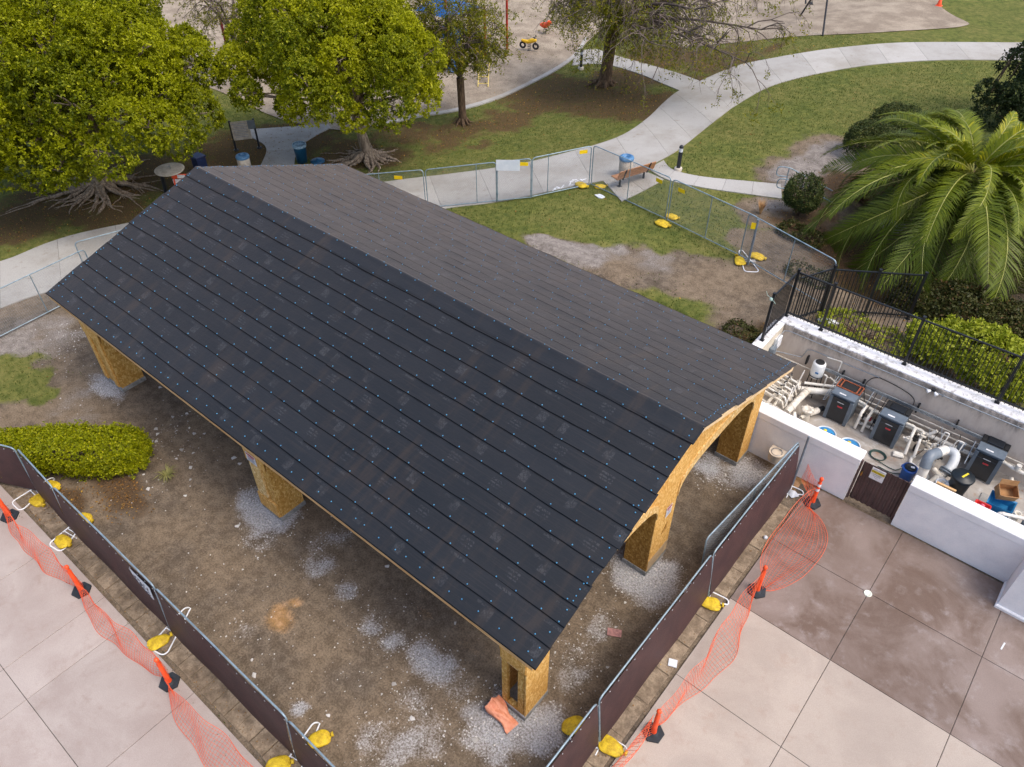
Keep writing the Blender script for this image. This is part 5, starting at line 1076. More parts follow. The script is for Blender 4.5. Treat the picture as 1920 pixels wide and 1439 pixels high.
stand((-3.24, 11.46, 0), 0.15, 'white tube stand under the screen beside the stained deck', l_=0.52); sandbag((-3.08, 11.36, 0.03), 0.5, 'yellow sandbag on soil between the screen and the stained deck', 0)
stand((-3.24, 6.8, 0), 0.15, 'white tube stand under the screen beside the light deck slabs', l_=0.6); sandbag((-2.98, 6.9, 0.03), 0.25, 'plump yellow sandbag on the strip beside the light deck slabs', 1, 1.1); sandbag((-3.85, 6.75, 0.02), 1.0, 'yellow sandbag tucked behind the screen near the corner pier', 2, 1.1)
stand((-3.2, 16.0, 0), 0.1, 'white tube stand at the wall end of the screen', l_=0.4)
g = (-16.407, 24.765, 1.405); sandbag((g[0]-0.35, g[1]-0.15, g[2]), 0.1, 'long yellow sandbag on grass at the far fence corner', 0, 1.1); sandbag((g[0]+0.35, g[1]+0.25, g[2]), 0.9, 'round yellow sandbag by the fence corner next to the bench', 1, 0.95)
g = (-12.451, 24.261, 1.546); sandbag((g[0]+0.05, g[1]-0.4, g[2]), 0.05, 'yellow sandbag on grass in front of the double fence posts', 2, 1.15); sandbag((g[0]+0.05, g[1]+0.3, g[2]), 0.2, 'yellow sandbag behind the double fence posts', 0, 1.0)
stand((-8.677, 23.678, 1.540), 2.2, 'white tube stand lying on bare soil near the black fence', l_=0.7); sandbag((-8.905, 23.424, 1.549), 2.4, 'yellow sandbag on bare soil on the near side of the fence', 1, 1.1); sandbag((-8.567, 24.081, 1.543), 0.1, 'yellow sandbag on bare soil beyond the fence', 2, 1.1)
# ---- delineators
orange = simple('orange_plastic', L(250, 92, 44), L(236, 76, 34), 5, 0.45); rubber = simple('rubber_base', L(40, 48, 56), L(30, 36, 42), 6, 0.7)
def delineator(p, rz, label, bands=False):
    t = thing('delineator', label, 'delineator', p, rz, 'orange delineator posts along the deck edges')
    mb = MB(); mb.prism([(0.24*math.cos(a), 0.24*math.sin(a)) for a in [2*PI*k/6 for k in range(6)]], 0, 0.05); mb.lathe([(0.12, 0.05), (0.08, 0.09), (0.001, 0.09)], n=12); part('base', mb, rubber, t)
    mb = MB(); mb.lathe([(0.07, 0.06), (0.06, 0.2), (0.05, 0.86), (0.036, 0.9), (0.036, 0.94), (0.05, 0.97), (0.055, 1.02), (0.04, 1.06), (0.001, 1.07)], n=14); part('post', mb, orange, t)
    if bands:
        for z in (0.55, 0.74): mb = MB(); mb.lathe([(0.056, z), (0.0545, z+0.1)], n=14); part('band', mb, white_m, t)
for i, (p, l_) in enumerate((((-19.15, 1.55, 0.03), 'orange post on black base at the left edge, by the screen corner'), ((-15.4, 1.62, 0.03), 'orange post on black base between the first and second deck joints'), ((-11.55, 1.68, 0.03), 'orange post on black base below the white banner, lowest on the pink deck'))): delineator(p, 0.3+i, l_)
delineator((-2.49, 16.02, 0.03), 0.2, 'orange and white banded post beside the white stucco wall', True); delineator((-2.37, 12.45, 0.03), 0.9, 'orange post on black base beside the stained dark slabs'); delineator((-2.46, 7.75, 0.03), 0.5, 'orange post on black base beside the light slabs, lowest on the right')
# ---- orange netting
net_m = simple('orange_netting', L(236, 100, 54), L(220, 80, 40), 6, 0.5)
def netting(label, f, nu, nv, r=0.0037):
    mb = MB(); G_ = [[Vector(f(i/nu, j/nv)) for i in range(nu+1)] for j in range(nv+1)]
    for j in range(nv+1): mb.tube(G_[j], r*(1.6 if j in (0, nv) else 1), 3, False, False)
    for i in range(nu+1): mb.tube([G_[j][i] for j in range(nv+1)], r, 3, False, False)
    return solo('safety_netting', mb, net_m, label, 'netting', group='orange safety netting strung between the posts')
def run(p, q, side, b0, b1, bulge, lo=0.03, hi=0.95, seed=0, wr=0.04):
    # from post p to post q; b0/b1 = bunching (0 gathered low, 1 spread) at each end
    p, q = Vector(p), Vector(q); sd = Vector((side[0], side[1], 0)); rr = random.Random(seed); ph = [rr.uniform(0, 6) for _ in range(6)]
    def f(u, v):
        c = p+(q-p)*u; sp = b0+(b1-b0)*u; sp = sp+(1-sp)*math.sin(PI*u)*0.6
        top = (0.28+(hi-0.28)*sp)-0.22*math.sin(PI*u); bot = lo+0.1*(1-sp)
        z = bot+(top-bot)*v; o = bulge*math.sin(PI*min(1, u*1.02))**0.8*(1-v)**1.3
        o += wr*math.sin(9*u+5*v+ph[0])*(0.3+math.sin(PI*u))+wr*0.6*math.sin(23*u+ph[1]+3*v)
        al = 0.03*math.sin(17*u+ph[2])
        d = (q-p).normalized()
        return (c.x+sd.x*o+d.x*al, c.y+sd.y*o+d.y*al, max(0.045, z+0.03*math.sin(13*u+7*v+ph[3])*(1-abs(2*u-1))))
    return f
netting('orange netting sagging along the pink deck from the left edge to the second post', run((-19.1, 1.5, 0), (-15.42, 1.68, 0), (0, -1), 0.75, 0.35, 0.34, seed=1), 46, 11)
netting('orange netting along the pink deck between the middle and lowest posts', run((-15.3, 1.58, 0), (-11.6, 1.74, 0), (0, -1), 0.25, 0.95, 0.34, seed=2), 46, 11)
netting('orange netting leaving the bottom edge of the pink deck', run((-11.45, 1.6, 0), (-6.9, 1.72, 0), (0, -1), 0.25, 0.9, 0.55, seed=3), 54, 11)
netting('orange netting trailing off the left edge past the screen corner', run((-23.5, 1.5, 0), (-19.2, 1.6, 0), (0, -1), 0.8, 0.5, 0.2, seed=8), 60, 13)
def fold(u, v):
    a, b = Vector((-2.36, 12.5, 0)), Vector((-2.5, 15.95, 0)); c = a+(b-a)*u; w_ = math.sin(PI*u)**0.6
    o = (1-v)*(1.08*w_*(0.55+0.45*u))+0.12*(1-u)*(1-v)-0.38*v*w_
    z = 0.05+0.62*max(0, v-0.45)**1.1*(0.6+0.5*(1-w_))/0.55+0.035*abs(math.sin(11*u+6*v))*w_
    return (c.x+o+0.03*math.sin(15*v+9*u), c.y+0.12*math.sin(5*v+2*u)*w_-0.25*(1-v)*(u-0.3), z)
netting('wide sheet of orange netting slumped flat on the dark stained slabs', fold, 44, 15)
netting('crumpled orange netting along the light slabs between the two posts', run((-2.42, 12.4, 0), (-2.5, 7.85, 0), (1, 0), 0.95, 0.3, 0.42, seed=5, wr=0.06), 52, 11)
netting('crumpled orange netting leaving the bottom edge of the light slabs', run((-2.5, 7.7, 0), (-2.52, 3.2, 0), (-1, 0), 0.9, 0.5, 0.3, seed=6, wr=0.07), 54, 11)
netting('short orange netting pinned between the banded post and the white wall', run((-2.5, 16.05, 0), (-3.05, 16.6, 0), (0.5, -0.5), 0.9, 0.7, 0.15, seed=7), 12, 13)
# debris near the wall end
mb = MB(); rr = random.Random(9)
mb.sheet([[(0.16*math.cos(a)*r*(1+0.25*math.sin(3*a)), 0.13*math.sin(a)*r*(1+0.2*math.cos(5*a)), 0.12*(1-r*r)+0.03*math.sin(7*a)*r) for a in [2*PI*k/14 for k in range(15)]] for r in (1, 0.75, 0.45, 0.02)][::-1], True)
solo('plastic_bag', mb, grime, 'grey white plastic bag at the wall end of the brown screen', 'bag', (-3.05, 15.98, 0.04))

# ================================================================== VEGETATION
def leafmat(name, c1, c2, c3, trans=0.4, rough=0.5, spec=0.22):
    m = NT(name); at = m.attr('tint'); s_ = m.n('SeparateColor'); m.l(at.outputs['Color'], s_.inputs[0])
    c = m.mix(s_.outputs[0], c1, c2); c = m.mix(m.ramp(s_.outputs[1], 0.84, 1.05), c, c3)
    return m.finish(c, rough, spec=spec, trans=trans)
def leaves(P_, N_, rs, Lr, Wr, k, spread=0.9, tint=None):
    # rosettes of k diamond leaves at tips P_ with outward normals N_
    n = len(P_); M_ = n*k
    Pp = np.repeat(P_, k, 0); Nn = np.repeat(N_, k, 0)
    a = Nn*(1-spread)+spread*rs.normal(size=(M_, 3))*0.75; a /= np.linalg.norm(a, axis=1)[:, None]+1e-9
    nn = Nn+0.7*rs.normal(size=(M_, 3)); s_ = np.cross(a, nn); s_ /= np.linalg.norm(s_, axis=1)[:, None]+1e-9
    up = np.cross(s_, a)
    L_ = rs.uniform(*Lr, size=(M_, 1)); W_ = L_*rs.uniform(*Wr, size=(M_, 1))
    b = Pp+a*L_*0.12; t = Pp+a*L_-up*L_*0.12; mid = Pp+a*L_*0.52+up*L_*0.05
    V = np.stack([b, mid+s_*W_*0.5, t, mid-s_*W_*0.5], 1).reshape(-1, 3)
    i = np.arange(M_)*4; F = np.stack([np.stack([i, i+1, i+2], 1), np.stack([i, i+2, i+3], 1)], 1).reshape(-1, 3)
    tv = rs.uniform(0, 1, M_)*0.34+np.repeat(tint if tint is not None else rs.uniform(0, 1, n), k)*0.66
    A = np.stack([tv, rs.uniform(0, 1, M_), 0*tv, 1+0*tv], 1); return V, F, np.repeat(A, 4, 0)
def lobes_tips(lobes, rs, n, zmin=-0.75, shell=(0.72, 1.03)):
    L_ = np.array(lobes, float); w_ = L_[:, 3]**2; idx = rs.choice(len(L_), n, p=w_/w_.sum())
    d = rs.normal(size=(n, 3)); d /= np.linalg.norm(d, axis=1)[:, None]; d[:, 2] = np.where(d[:, 2] < zmin, -d[:, 2], d[:, 2])
    r = rs.uniform(*shell, size=(n, 1)); P_ = L_[idx, :3]+d*r*L_[idx, 3:4]
    # drop tips well inside another lobe
    keep = np.ones(n, bool)
    for l in L_:
        dist = np.linalg.norm(P_-l[:3], axis=1); keep &= ~(dist < 0.66*l[3])
    return P_[keep], d[keep], rs.uniform(-0.38, 0.38, len(L_))[idx][keep]
def crown_lobes(c, r, n, lr, rs, zlo=-0.45):
    out = []; k = 0
    while len(out) < n:
        k += 1; g = (k*0.618034) % 1.0; z = zlo+(1-zlo)*((k-0.5) % n)/n; th = k*2.399963
        h = math.sqrt(max(0, 1-z*z)); q = rs.uniform(0.66, 1.04); out.append((c[0]+r[0]*h*math.cos(th)*q, c[1]+r[1]*h*math.sin(th)*q, c[2]+r[2]*z*q, rs.uniform(*lr)))
    return out
bark_grey = NT('bark_grey'); a = bark_grey.noise(4, 5, 0.65, stretch=(3, 3, 0.6)); b = bark_grey.noise(20, 4, 0.7)
bark_grey = bark_grey.finish(bark_grey.mix(bark_grey.ramp(a, 0.35, 0.65), L(168, 152, 134), L(112, 98, 84)), 0.9, b, 0.6, 0.03, spec=0.15)
bark_brown = simple('bark_brown', L(118, 98, 78), L(76, 62, 50), 5, 0.9, 0.6, stretch=(3, 3, 0.6), spec=0.15, bscale=22)
bark_twig = simple('bark_twig', L(118, 106, 98), L(92, 82, 76), 5, 0.9, spec=0.15)
fig_leaf = leafmat('fig_leaf', L(58, 78, 4), L(168, 172, 13), L(204, 204, 48))
fig_leaf2 = leafmat('fig_leaf_light', L(64, 84, 6), L(178, 180, 18), L(212, 210, 60))
def broad_tree(label, base, lobes, leafm, n, seed, fork, trunk_r, bark, Lr=(0.10, 0.18), k=12, inner=None, lean=(0, 0), roots=None, group=None):
    rs = np.random.default_rng(seed); rr = random.Random(seed)
    t = thing('tree', label, 'tree', base, 0, group); B = Vector(base)
    P_, N_, tn = lobes_tips(lobes, rs, n)
    N_ = N_*0.6+np.array([0.05, -0.05, 0.55]); N_ /= np.linalg.norm(N_, axis=1)[:, None]
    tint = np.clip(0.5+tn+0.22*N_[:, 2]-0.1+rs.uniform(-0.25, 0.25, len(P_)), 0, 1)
    V, F, A = leaves(P_, N_, rs, Lr, (0.34, 0.5), k, 0.85, tint)
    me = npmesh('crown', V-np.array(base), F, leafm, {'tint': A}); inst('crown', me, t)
    mb = MB(); f = Vector(fork)
    mb.tube(smooth_path([B+Vector((0, 0, -0.1)), B+(f-B)*0.35+Vector((0.06, 0, 0)), B+(f-B)*0.7-Vector((0.05, 0.03, 0)), f], 4), [trunk_r*(1.55 if i == 0 else 1.2 if i < 3 else 1.0-0.015*i) for i in range(13)], 12)
    for k_ in range(3): mb.tube(smooth_path([B+Vector((trunk_r*0.7*math.cos(k_*2.1+1), trunk_r*0.7*math.sin(k_*2.1+1), -0.1)), B+(f-B)*0.5+Vector((trunk_r*0.45*math.cos(k_*2.1+1.7), trunk_r*0.45*math.sin(k_*2.1+1.7), 0)), f+Vector((0, 0, 0.2))], 5), trunk_r*0.55, 8)
    part('trunk', mb, bark, t, True)
    mb = MB()
    for l in lobes[::2]:
        q = Vector(l[:3]); m_ = f+(q-f)*0.5+Vector((rr.uniform(-.4, .4), rr.uniform(-.4, .4), rr.uniform(0.0, .5)))
        mb.tube(smooth_path([f, m_, q], 5), [trunk_r*0.42*(1-0.09*i) for i in range(11)], 6)
        for _ in range(3): e = q+Vector((rr.uniform(-1, 1), rr.uniform(-1, 1), rr.uniform(-.3, 1)))*l[3]*0.8; mb.tube([m_+(q-m_)*rr.uniform(0.3, 1), (q+e)/2, e], [0.04, 0.025, 0.012], 5)
    part('limbs', mb, bark, t, True)
    if roots:
        mb = MB(); nr, rl = roots
        for k_ in range(nr):
            an = 2*PI*k_/nr+rr.uniform(-.15, .15); ln = rl*rr.uniform(0.45, 1.0)*(1.5 if math.cos(an-PI-0.5) > 0.6 else 1.0); p = B+Vector((math.cos(an)*trunk_r*0.9, math.sin(an)*trunk_r*0.9, 0.42)); pts = [p]; rad = []
            for j in range(9):
                an += rr.uniform(-.35, .35); p = p+Vector((math.cos(an), math.sin(an), 0))*ln/9; z = T(p.x, p.y)
                pts.append(Vector((p.x, p.y, z+max(-0.03, 0.30*math.exp(-j*0.5)+rr.uniform(-.03, .045)-0.006*j))))
            q = smooth_path(pts, 3); r0 = rr.uniform(0.05, 0.12); mb.tube(q, [max(0.012, r0*(1-0.85*i/len(q))*(1+0.15*math.sin(i*1.3+k_))) for i in range(len(q))], 7)
            if rr.random() < 0.8:
                s_ = pts[3]; an2 = an+rr.choice((-1, 1))*0.7; qq = [s_]
                for j in range(4): s_ = s_+Vector((math.cos(an2), math.sin(an2), 0))*ln/11; an2 += rr.uniform(-.4, .4); qq.append(Vector((s_.x, s_.y, T(s_.x, s_.y)+0.02)))
                mb.tube(smooth_path(qq, 3), [max(0.01, r0*0.5*(1-0.07*i)) for i in range(13)], 6)
        part('roots', mb, bark, t, True)
    return t
rs0 = np.random.default_rng(3)
GT = 'broad trees along the park path'
l1 = crown_lobes((-34.7, 12.7, 4.7), (5.8, 5.9, 3.8), 92, (0.65, 1.25), rs0)+crown_lobes((-34.9, 12.7, 4.9), (3.6, 3.8, 2.4), 14, (1.2, 1.7), rs0)+[(*q, 1.0) for q in ((-33.054, 9.222, 3.000), (-31.965, 9.808, 2.900), (-34.081, 8.544, 3.200), (-31.546, 10.594, 3.000), (-29.879, 15.761, 3.800))]
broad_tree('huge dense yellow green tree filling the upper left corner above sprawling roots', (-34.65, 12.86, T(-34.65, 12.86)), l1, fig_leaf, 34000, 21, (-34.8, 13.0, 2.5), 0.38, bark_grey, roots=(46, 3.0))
l2 = crown_lobes((-28.5, 21.8, 4.6), (4.8, 4.2, 3.4), 64, (0.6, 1.1), rs0)+crown_lobes((-28.1, 21.9, 4.7), (2.6, 2.6, 2.2), 10, (1.1, 1.5), rs0)
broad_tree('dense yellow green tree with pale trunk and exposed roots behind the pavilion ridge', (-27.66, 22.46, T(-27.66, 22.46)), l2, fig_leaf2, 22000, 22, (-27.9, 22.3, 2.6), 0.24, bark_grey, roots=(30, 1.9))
# ---- sparse trees with bare twigs
olive_leaf = leafmat('olive_leaf', L(88, 98, 18), L(142, 140, 30), L(188, 166, 44))
def sparse_tree(label, base, fork, limbs, n_leaf, seed, bark, trunk_r, twig=(4, 3), Lr=(0.09, 0.16), leaf_f=None, droop=0.25, tl=1.0, extra=None):
    rs = np.random.default_rng(seed); rr = random.Random(seed); B, f = Vector(base), Vector(fork)
    t = thing('tree', label, 'tree', base)
    mb = MB(); q = smooth_path([B+Vector((0, 0, -0.1)), B+(f-B)*0.3, B+(f-B)*0.7, f], 4)
    mb.tube(q, [trunk_r*(1.7 if i == 0 else 1.3 if i == 1 else 1.1 if i < 4 else 1.0) for i in range(len(q))], 12)
    for k in range(7):
        an = k*0.9; mb.tube([B+Vector((math.cos(an)*trunk_r*.8, math.sin(an)*trunk_r*.8, 0.3)), B+Vector((math.cos(an)*trunk_r*2.0, math.sin(an)*trunk_r*2.0, 0.03)), B+Vector((math.cos(an+.3)*trunk_r*3.4, math.sin(an+.3)*trunk_r*3.4, -0.04))], [trunk_r*.4, trunk_r*.25, 0.03], 6)
    part('trunk', mb, bark, t, True); mb = MB(); ends = []
    def grow(p, d, ln, r, dep):
        pts = [p]; dd = d.copy()
        for j in range(3):
            dd = (dd+Vector((rr.uniform(-.25, .25), rr.uniform(-.25, .25), rr.uniform(-.2, .2)-droop*(0.5 if dep > 2 else 1)))).normalized(); p = p+dd*ln/3; pts.append(p)
        mb.tube(pts, [r, r*.85, r*.7, r*.5], 5 if dep > 1 else 3, False)
        if dep == 0: ends.append((p, dd)); return
        for b in range(rr.choice((2, 3)) if dep > 1 else 3):
            ax = pts[rr.choice((1, 2, 3))]; nd = (dd+Vector((rr.uniform(-1, 1), rr.uniform(-1, 1), rr.uniform(-.6, .7)))*0.85).normalized(); grow(ax, nd, ln*rr.uniform(.55, .78), r*.52, dep-1)
        ends.append((p, dd))
    for (e, r) in limbs:
        e = Vector(e); m_ = f+(e-f)*0.5+Vector((rr.uniform(-.3, .3), rr.uniform(-.3, .3), rr.uniform(.2, .6))); q = smooth_path([f, m_, e], 4); mb.tube(q, [r*(1-0.09*i) for i in range(len(q))], 7)
        for j in range(2, len(q)):
            for _ in range(2): grow(q[j], ((e-f).normalized()+Vector((rr.uniform(-1, 1), rr.uniform(-1, 1), rr.uniform(-.5, .8)))).normalized(), tl*rr.uniform(.9, 1.5), r*.35, twig[0]-1)
    part('branches', mb, bark_twig, t, True)
    E = [(p, d) for p, d in ends if leaf_f is None or rr.random() < leaf_f(p)]
    if E:
        idx = rs.integers(0, len(E), n_leaf); P_ = np.array([E[i][0] for i in idx])+rs.normal(size=(n_leaf, 3))*0.13; N_ = np.array([E[i][1] for i in idx])+np.array([0, 0, .4]); N_ /= np.linalg.norm(N_, axis=1)[:, None]
        V, F, A = leaves(P_, N_, rs, Lr, (0.3, 0.45), 4, 0.9); inst('crown', npmesh('crown', V-np.array(base), F, olive_leaf, {'tint': A}), t)
    return t
z3 = T(-26.96, 28.42)
sparse_tree('thin olive tree with forked trunk standing at the sand curb', (-26.96, 28.42, z3), (-27.1, 28.5, z3+2.3), [((-28.3, 28.0, 4.6), .09), ((-26.0, 28.0, 4.4), .1), ((-27.2, 29.6, 5.0), .08), ((-25.3, 28.8, 4.6), .07), ((-28.0, 27.4, 5.6), .08), ((-26.6, 27.4, 5.4), .08), ((-27.2, 28.4, 6.2), .08)], 5600, 31, bark_brown, 0.19, twig=(3, 3), tl=0.75)
z4 = T(-24, 36.92)
sparse_tree('tall olive tree with brown trunk among fallen leaves and bare hanging twigs', (-24.0, 36.92, z4), (-23.9, 37.2, z4+3.4), [((-25.5, 35.6, 5.0), .12), ((-22.6, 36.2, 5.2), .13), ((-24.2, 35.2, 6.2), .12), ((-21.0, 37.2, 5.6), .12), ((-26.6, 37.4, 5.8), .11), ((-23.2, 38.4, 6.4), .12), ((-20.2, 35.4, 5.0), .11), ((-28.0, 36.0, 5.4), .1), ((-23.4, 34.2, 5.2), .1), ((-22.0, 34.6, 6.0), .1), ((-18.6, 36.0, 5.4), .12), ((-16.6, 34.8, 4.6), .11), ((-17.6, 38.0, 5.8), .11), ((-15.4, 36.6, 5.0), .1), ((-19.4, 33.4, 4.4), .09), ((-20.4, 38.8, 6.6), .12), ((-16.6, 40.0, 6.2), .1), ((-14.8, 34.2, 4.3), .08)], 9500, 32, bark_brown, 0.33, twig=(4, 3), tl=1.15, leaf_f=lambda p: 0.95 if abs(p.x+24.2) < 2.4 else 0.35)
sparse_tree('straggly olive tree at the top edge between the two dense trees', (-41.0, 25.0, T(-41, 25)), (-40.8, 24.8, 2.6), [((-40.2, 23.6, 4.6), .09), ((-42.0, 24.0, 5.0), .09), ((-39.4, 24.8, 4.2), .08), ((-41.0, 26.0, 5.4), .08), ((-43.0, 23.0, 5.4), .08)], 1500, 34, bark_twig, 0.16, twig=(3, 3), tl=0.9)
pine_leaf = leafmat('pine_needles', L(34, 46, 24), L(58, 72, 34), L(78, 86, 44), 0.1)
rs5 = np.random.default_rng(8)
lp = [(-4.4+rs5.uniform(-1.1, 1.1)*w_, 42.2+rs5.uniform(-1.1, 1.1)*w_, z, rs5.uniform(.5, .85)) for z, w_ in [(1.6+0.35*k, 1.7-0.065*k) for k in range(22)] for _ in range(2)]
broad_tree('dark green conifer cut off by the right edge above the palm', (-4.3, 42.4, T(-4.3, 42.4)), lp, pine_leaf, 5200, 41, (-4.3, 42.4, 6.5), 0.16, bark_brown, Lr=(0.1, 0.2), k=9)
# ---- clipped bushes, hedges
bush_leaf = leafmat('bush_leaf', L(44, 58, 26), L(82, 94, 44), L(128, 118, 62), 0.15)
gold_leaf = leafmat('gold_leaf', L(98, 110, 8), L(168, 172, 16), L(212, 204, 40), 0.3)
lime_leaf = leafmat('lime_leaf', L(112, 128, 24), L(176, 182, 54), L(196, 200, 90), 0.3)
dull_leaf = leafmat('dull_leaf', L(50, 58, 26), L(84, 84, 40), L(120, 84, 60), 0.15)
def boxtips(c, r, rs, n, pw=3.2, zlo=0.0, bumpk=1.0):
    d = rs.normal(size=(n, 3)); d[:, 2] = np.abs(d[:, 2])*1.0-zlo; s_ = (np.abs(d)**pw).sum(1)**(1/pw); p = d/s_[:, None]
    nr = np.sign(p)*np.abs(p)**(pw-1)/np.array(r); nr /= np.linalg.norm(nr, axis=1)[:, None]+1e-9
    sh = rs.uniform(0.86, 1.03, size=(n, 1))
    P_ = np.array(c)+p*np.array(r)*sh
    bump = (fbm(P_[:, 0]+P_[:, 2], P_[:, 1]-P_[:, 2], 1.6, 4)-0.5)[:, None]*0.35*bumpk
    return P_+nr*bump, nr
def shrub(label, c, r, leafm, n, seed, name='shrub', cat='bush', group=None, Lr=(0.05, 0.09), k=6, pw=3.2, stem=True, zlo=0.35, rz=0.0, bumpk=1.0):
    rs = np.random.default_rng(seed); z = T(c[0], c[1]); t = thing(name, label, cat, (c[0], c[1], z), rz, group)
    P_, N_ = boxtips((0, 0, c[2]), r, rs, n, pw, zlo, bumpk); P_[:, 2] = np.maximum(P_[:, 2], 0.05); sh_ = rs.random(len(P_)) < 0.06; P_[sh_] += N_[sh_]*rs.uniform(.03, .16, size=(int(sh_.sum()), 1)); N2 = N_*0.7+np.array([0, 0, .4]); N2 /= np.linalg.norm(N2, axis=1)[:, None]
    V, F, A = leaves(P_, N2, rs, Lr, (0.4, 0.6), k, 0.85); inst('foliage', npmesh('foliage', V, F, leafm, {'tint': A}), t)
    core = MB(); rr = random.Random(seed)
    for j in range(26): a = rr.uniform(0, 2*PI); e = rr.uniform(0.3, 0.85); core.tube([(0.1*r[0]*math.cos(a), 0.1*r[1]*math.sin(a), 0), (e*r[0]*math.cos(a)*.6, e*r[1]*math.sin(a)*.6, c[2]*0.6), (e*r[0]*math.cos(a), e*r[1]*math.sin(a), c[2]*rr.uniform(.7, 1.3))], [0.02, 0.014, 0.006], 4)
    part('stems', core, bark_brown, t); return t
shrub('bright golden clipped hedge behind the screen at the left edge', (-19.75, 3.62, 0.42), (2.15, 0.62, 0.6), gold_leaf, 9500, 51, 'hedge', 'hedge', Lr=(0.05, 0.095), k=7, pw=7.0, zlo=0.3, rz=0.70, bumpk=1.5)
GB = 'clipped bushes beside the palm'
shrub('dark round clipped bush on a stem beside the concrete steps', (-8.75, 27.9, 0.95), (0.62, 0.62, 0.6), bush_leaf, 2600, 52, group=GB, zlo=0.9)
shrub('dark clipped bush on the bare patch above the palm fronds, middle of three', (-8.6, 34.6, 0.6), (1.05, 0.9, 0.8), bush_leaf, 3000, 53, group=GB)
shrub('dark clipped bush on the lawn edge, farthest of three by the palm', (-8.5, 37.8, 0.5), (1.15, 0.9, 0.65), bush_leaf, 2600, 54, group=GB)
shrub('dark clipped bush half hidden by the topmost palm fronds', (-5.6, 35.0, 0.5), (1.2, 1.0, 0.7), bush_leaf, 2600, 55, group=GB)
shrub('lime green leafy shrub behind the long black fence under the palm', (-0.7, 22.6, 0.5), (1.9, 1.0, 0.75), lime_leaf, 3400, 56, Lr=(0.08, 0.16), k=6, pw=2.0, bumpk=3.2)
shrub('lime green leafy shrub at the right edge behind the black fence', (2.6, 22.8, 0.5), (1.4, 1.0, 0.8), lime_leaf, 2200, 57, Lr=(0.08, 0.16), k=6, pw=2.0, bumpk=3.2)
shrub('dark undergrowth shaded beneath the lowest palm fronds', (-1.6, 25.2, 0.7), (2.4, 1.3, 0.9), dull_leaf, 4600, 58, Lr=(0.08, 0.15), k=7, pw=2.4)
shrub('dark undergrowth right of the palm at the picture edge', (1.6, 26.0, 0.8), (2.2, 1.8, 1.1), dull_leaf, 3600, 59, Lr=(0.08, 0.15), k=7, pw=2.4)
shrub('sparse low creeping shrub behind the fence corner post', (-3.9, 22.1, 0.15), (1.4, 0.6, 0.2), lime_leaf, 420, 60, Lr=(0.06, 0.12), k=6)
shrub('low straggly green plants on bare mulch below the steps', (-7.9, 26.4, 0.12), (0.9, 0.5, 0.22), dull_leaf, 520, 61, Lr=(0.07, 0.12), k=5)
shrub('reddish ground plants beside the dark clipped bush', (-7.2, 31.6, 0.1), (0.9, 1.0, 0.25), leafmat('reddish_leaf', L(92, 62, 46), L(128, 88, 66), L(98, 96, 50), 0.15), 700, 62, Lr=(0.06, 0.11), k=5)
shrub('small green weeds by the end of the pavilion eave', (-6.9, 19.6, 0.1), (0.5, 0.6, 0.2), dull_leaf, 420, 63, Lr=(0.06, 0.11), k=5)
shrub('dark low plant on the bare soil beside the chain link fence', (-6.6, 24.1, 0.08), (0.8, 0.5, 0.15), dull_leaf, 300, 64, Lr=(0.06, 0.11), k=5)
wd = MB(); rr = random.Random(4); b_ = (-17.141, 5.121, -0.010)
for k in range(60):
    a = rr.uniform(0, 2*PI); l_ = rr.uniform(.2, .45); s_ = Vector((math.cos(a), math.sin(a), 0)); n_ = Vector((-s_.y, s_.x, 0))*0.012
    p = [s_*0.03, s_*l_*.5+Vector((0, 0, l_*.6)), s_*l_+Vector((0, 0, l_*.45))]; wd.add([p[0]-n_, p[0]+n_, p[1]+n_, p[1]-n_, p[2]], [(0, 1, 2, 3), (3, 2, 4)])
solo('weed', wd, simple('dry_blade', L(150, 146, 88), L(112, 112, 60), 6, 0.8, trans=0.2), 'tuft of pale dry weeds beside the golden hedge', 'weed', b_)
pm_ = MB()
for k in range(90):
    a = rr.uniform(0, 2*PI); l_ = rr.uniform(.25, .5); s_ = Vector((math.cos(a), math.sin(a), 0)); n_ = Vector((-s_.y, s_.x, 0))*0.014
    p = [s_*0.02, s_*l_*.25+Vector((0, 0, l_*.8)), s_*l_*.5+Vector((0, 0, l_*1.3))]; pm_.add([p[0]-n_, p[0]+n_, p[1]+n_, p[1]-n_, p[2]], [(0, 1, 2, 3), (3, 2, 4)])
solo('dead_plant', pm_, simple('straw_blade', L(206, 168, 120), L(172, 130, 86), 6, 0.85, trans=0.2), 'dead straw coloured plant behind the chain link fence post', 'plant', (-9.888, 27.024, 1.548))
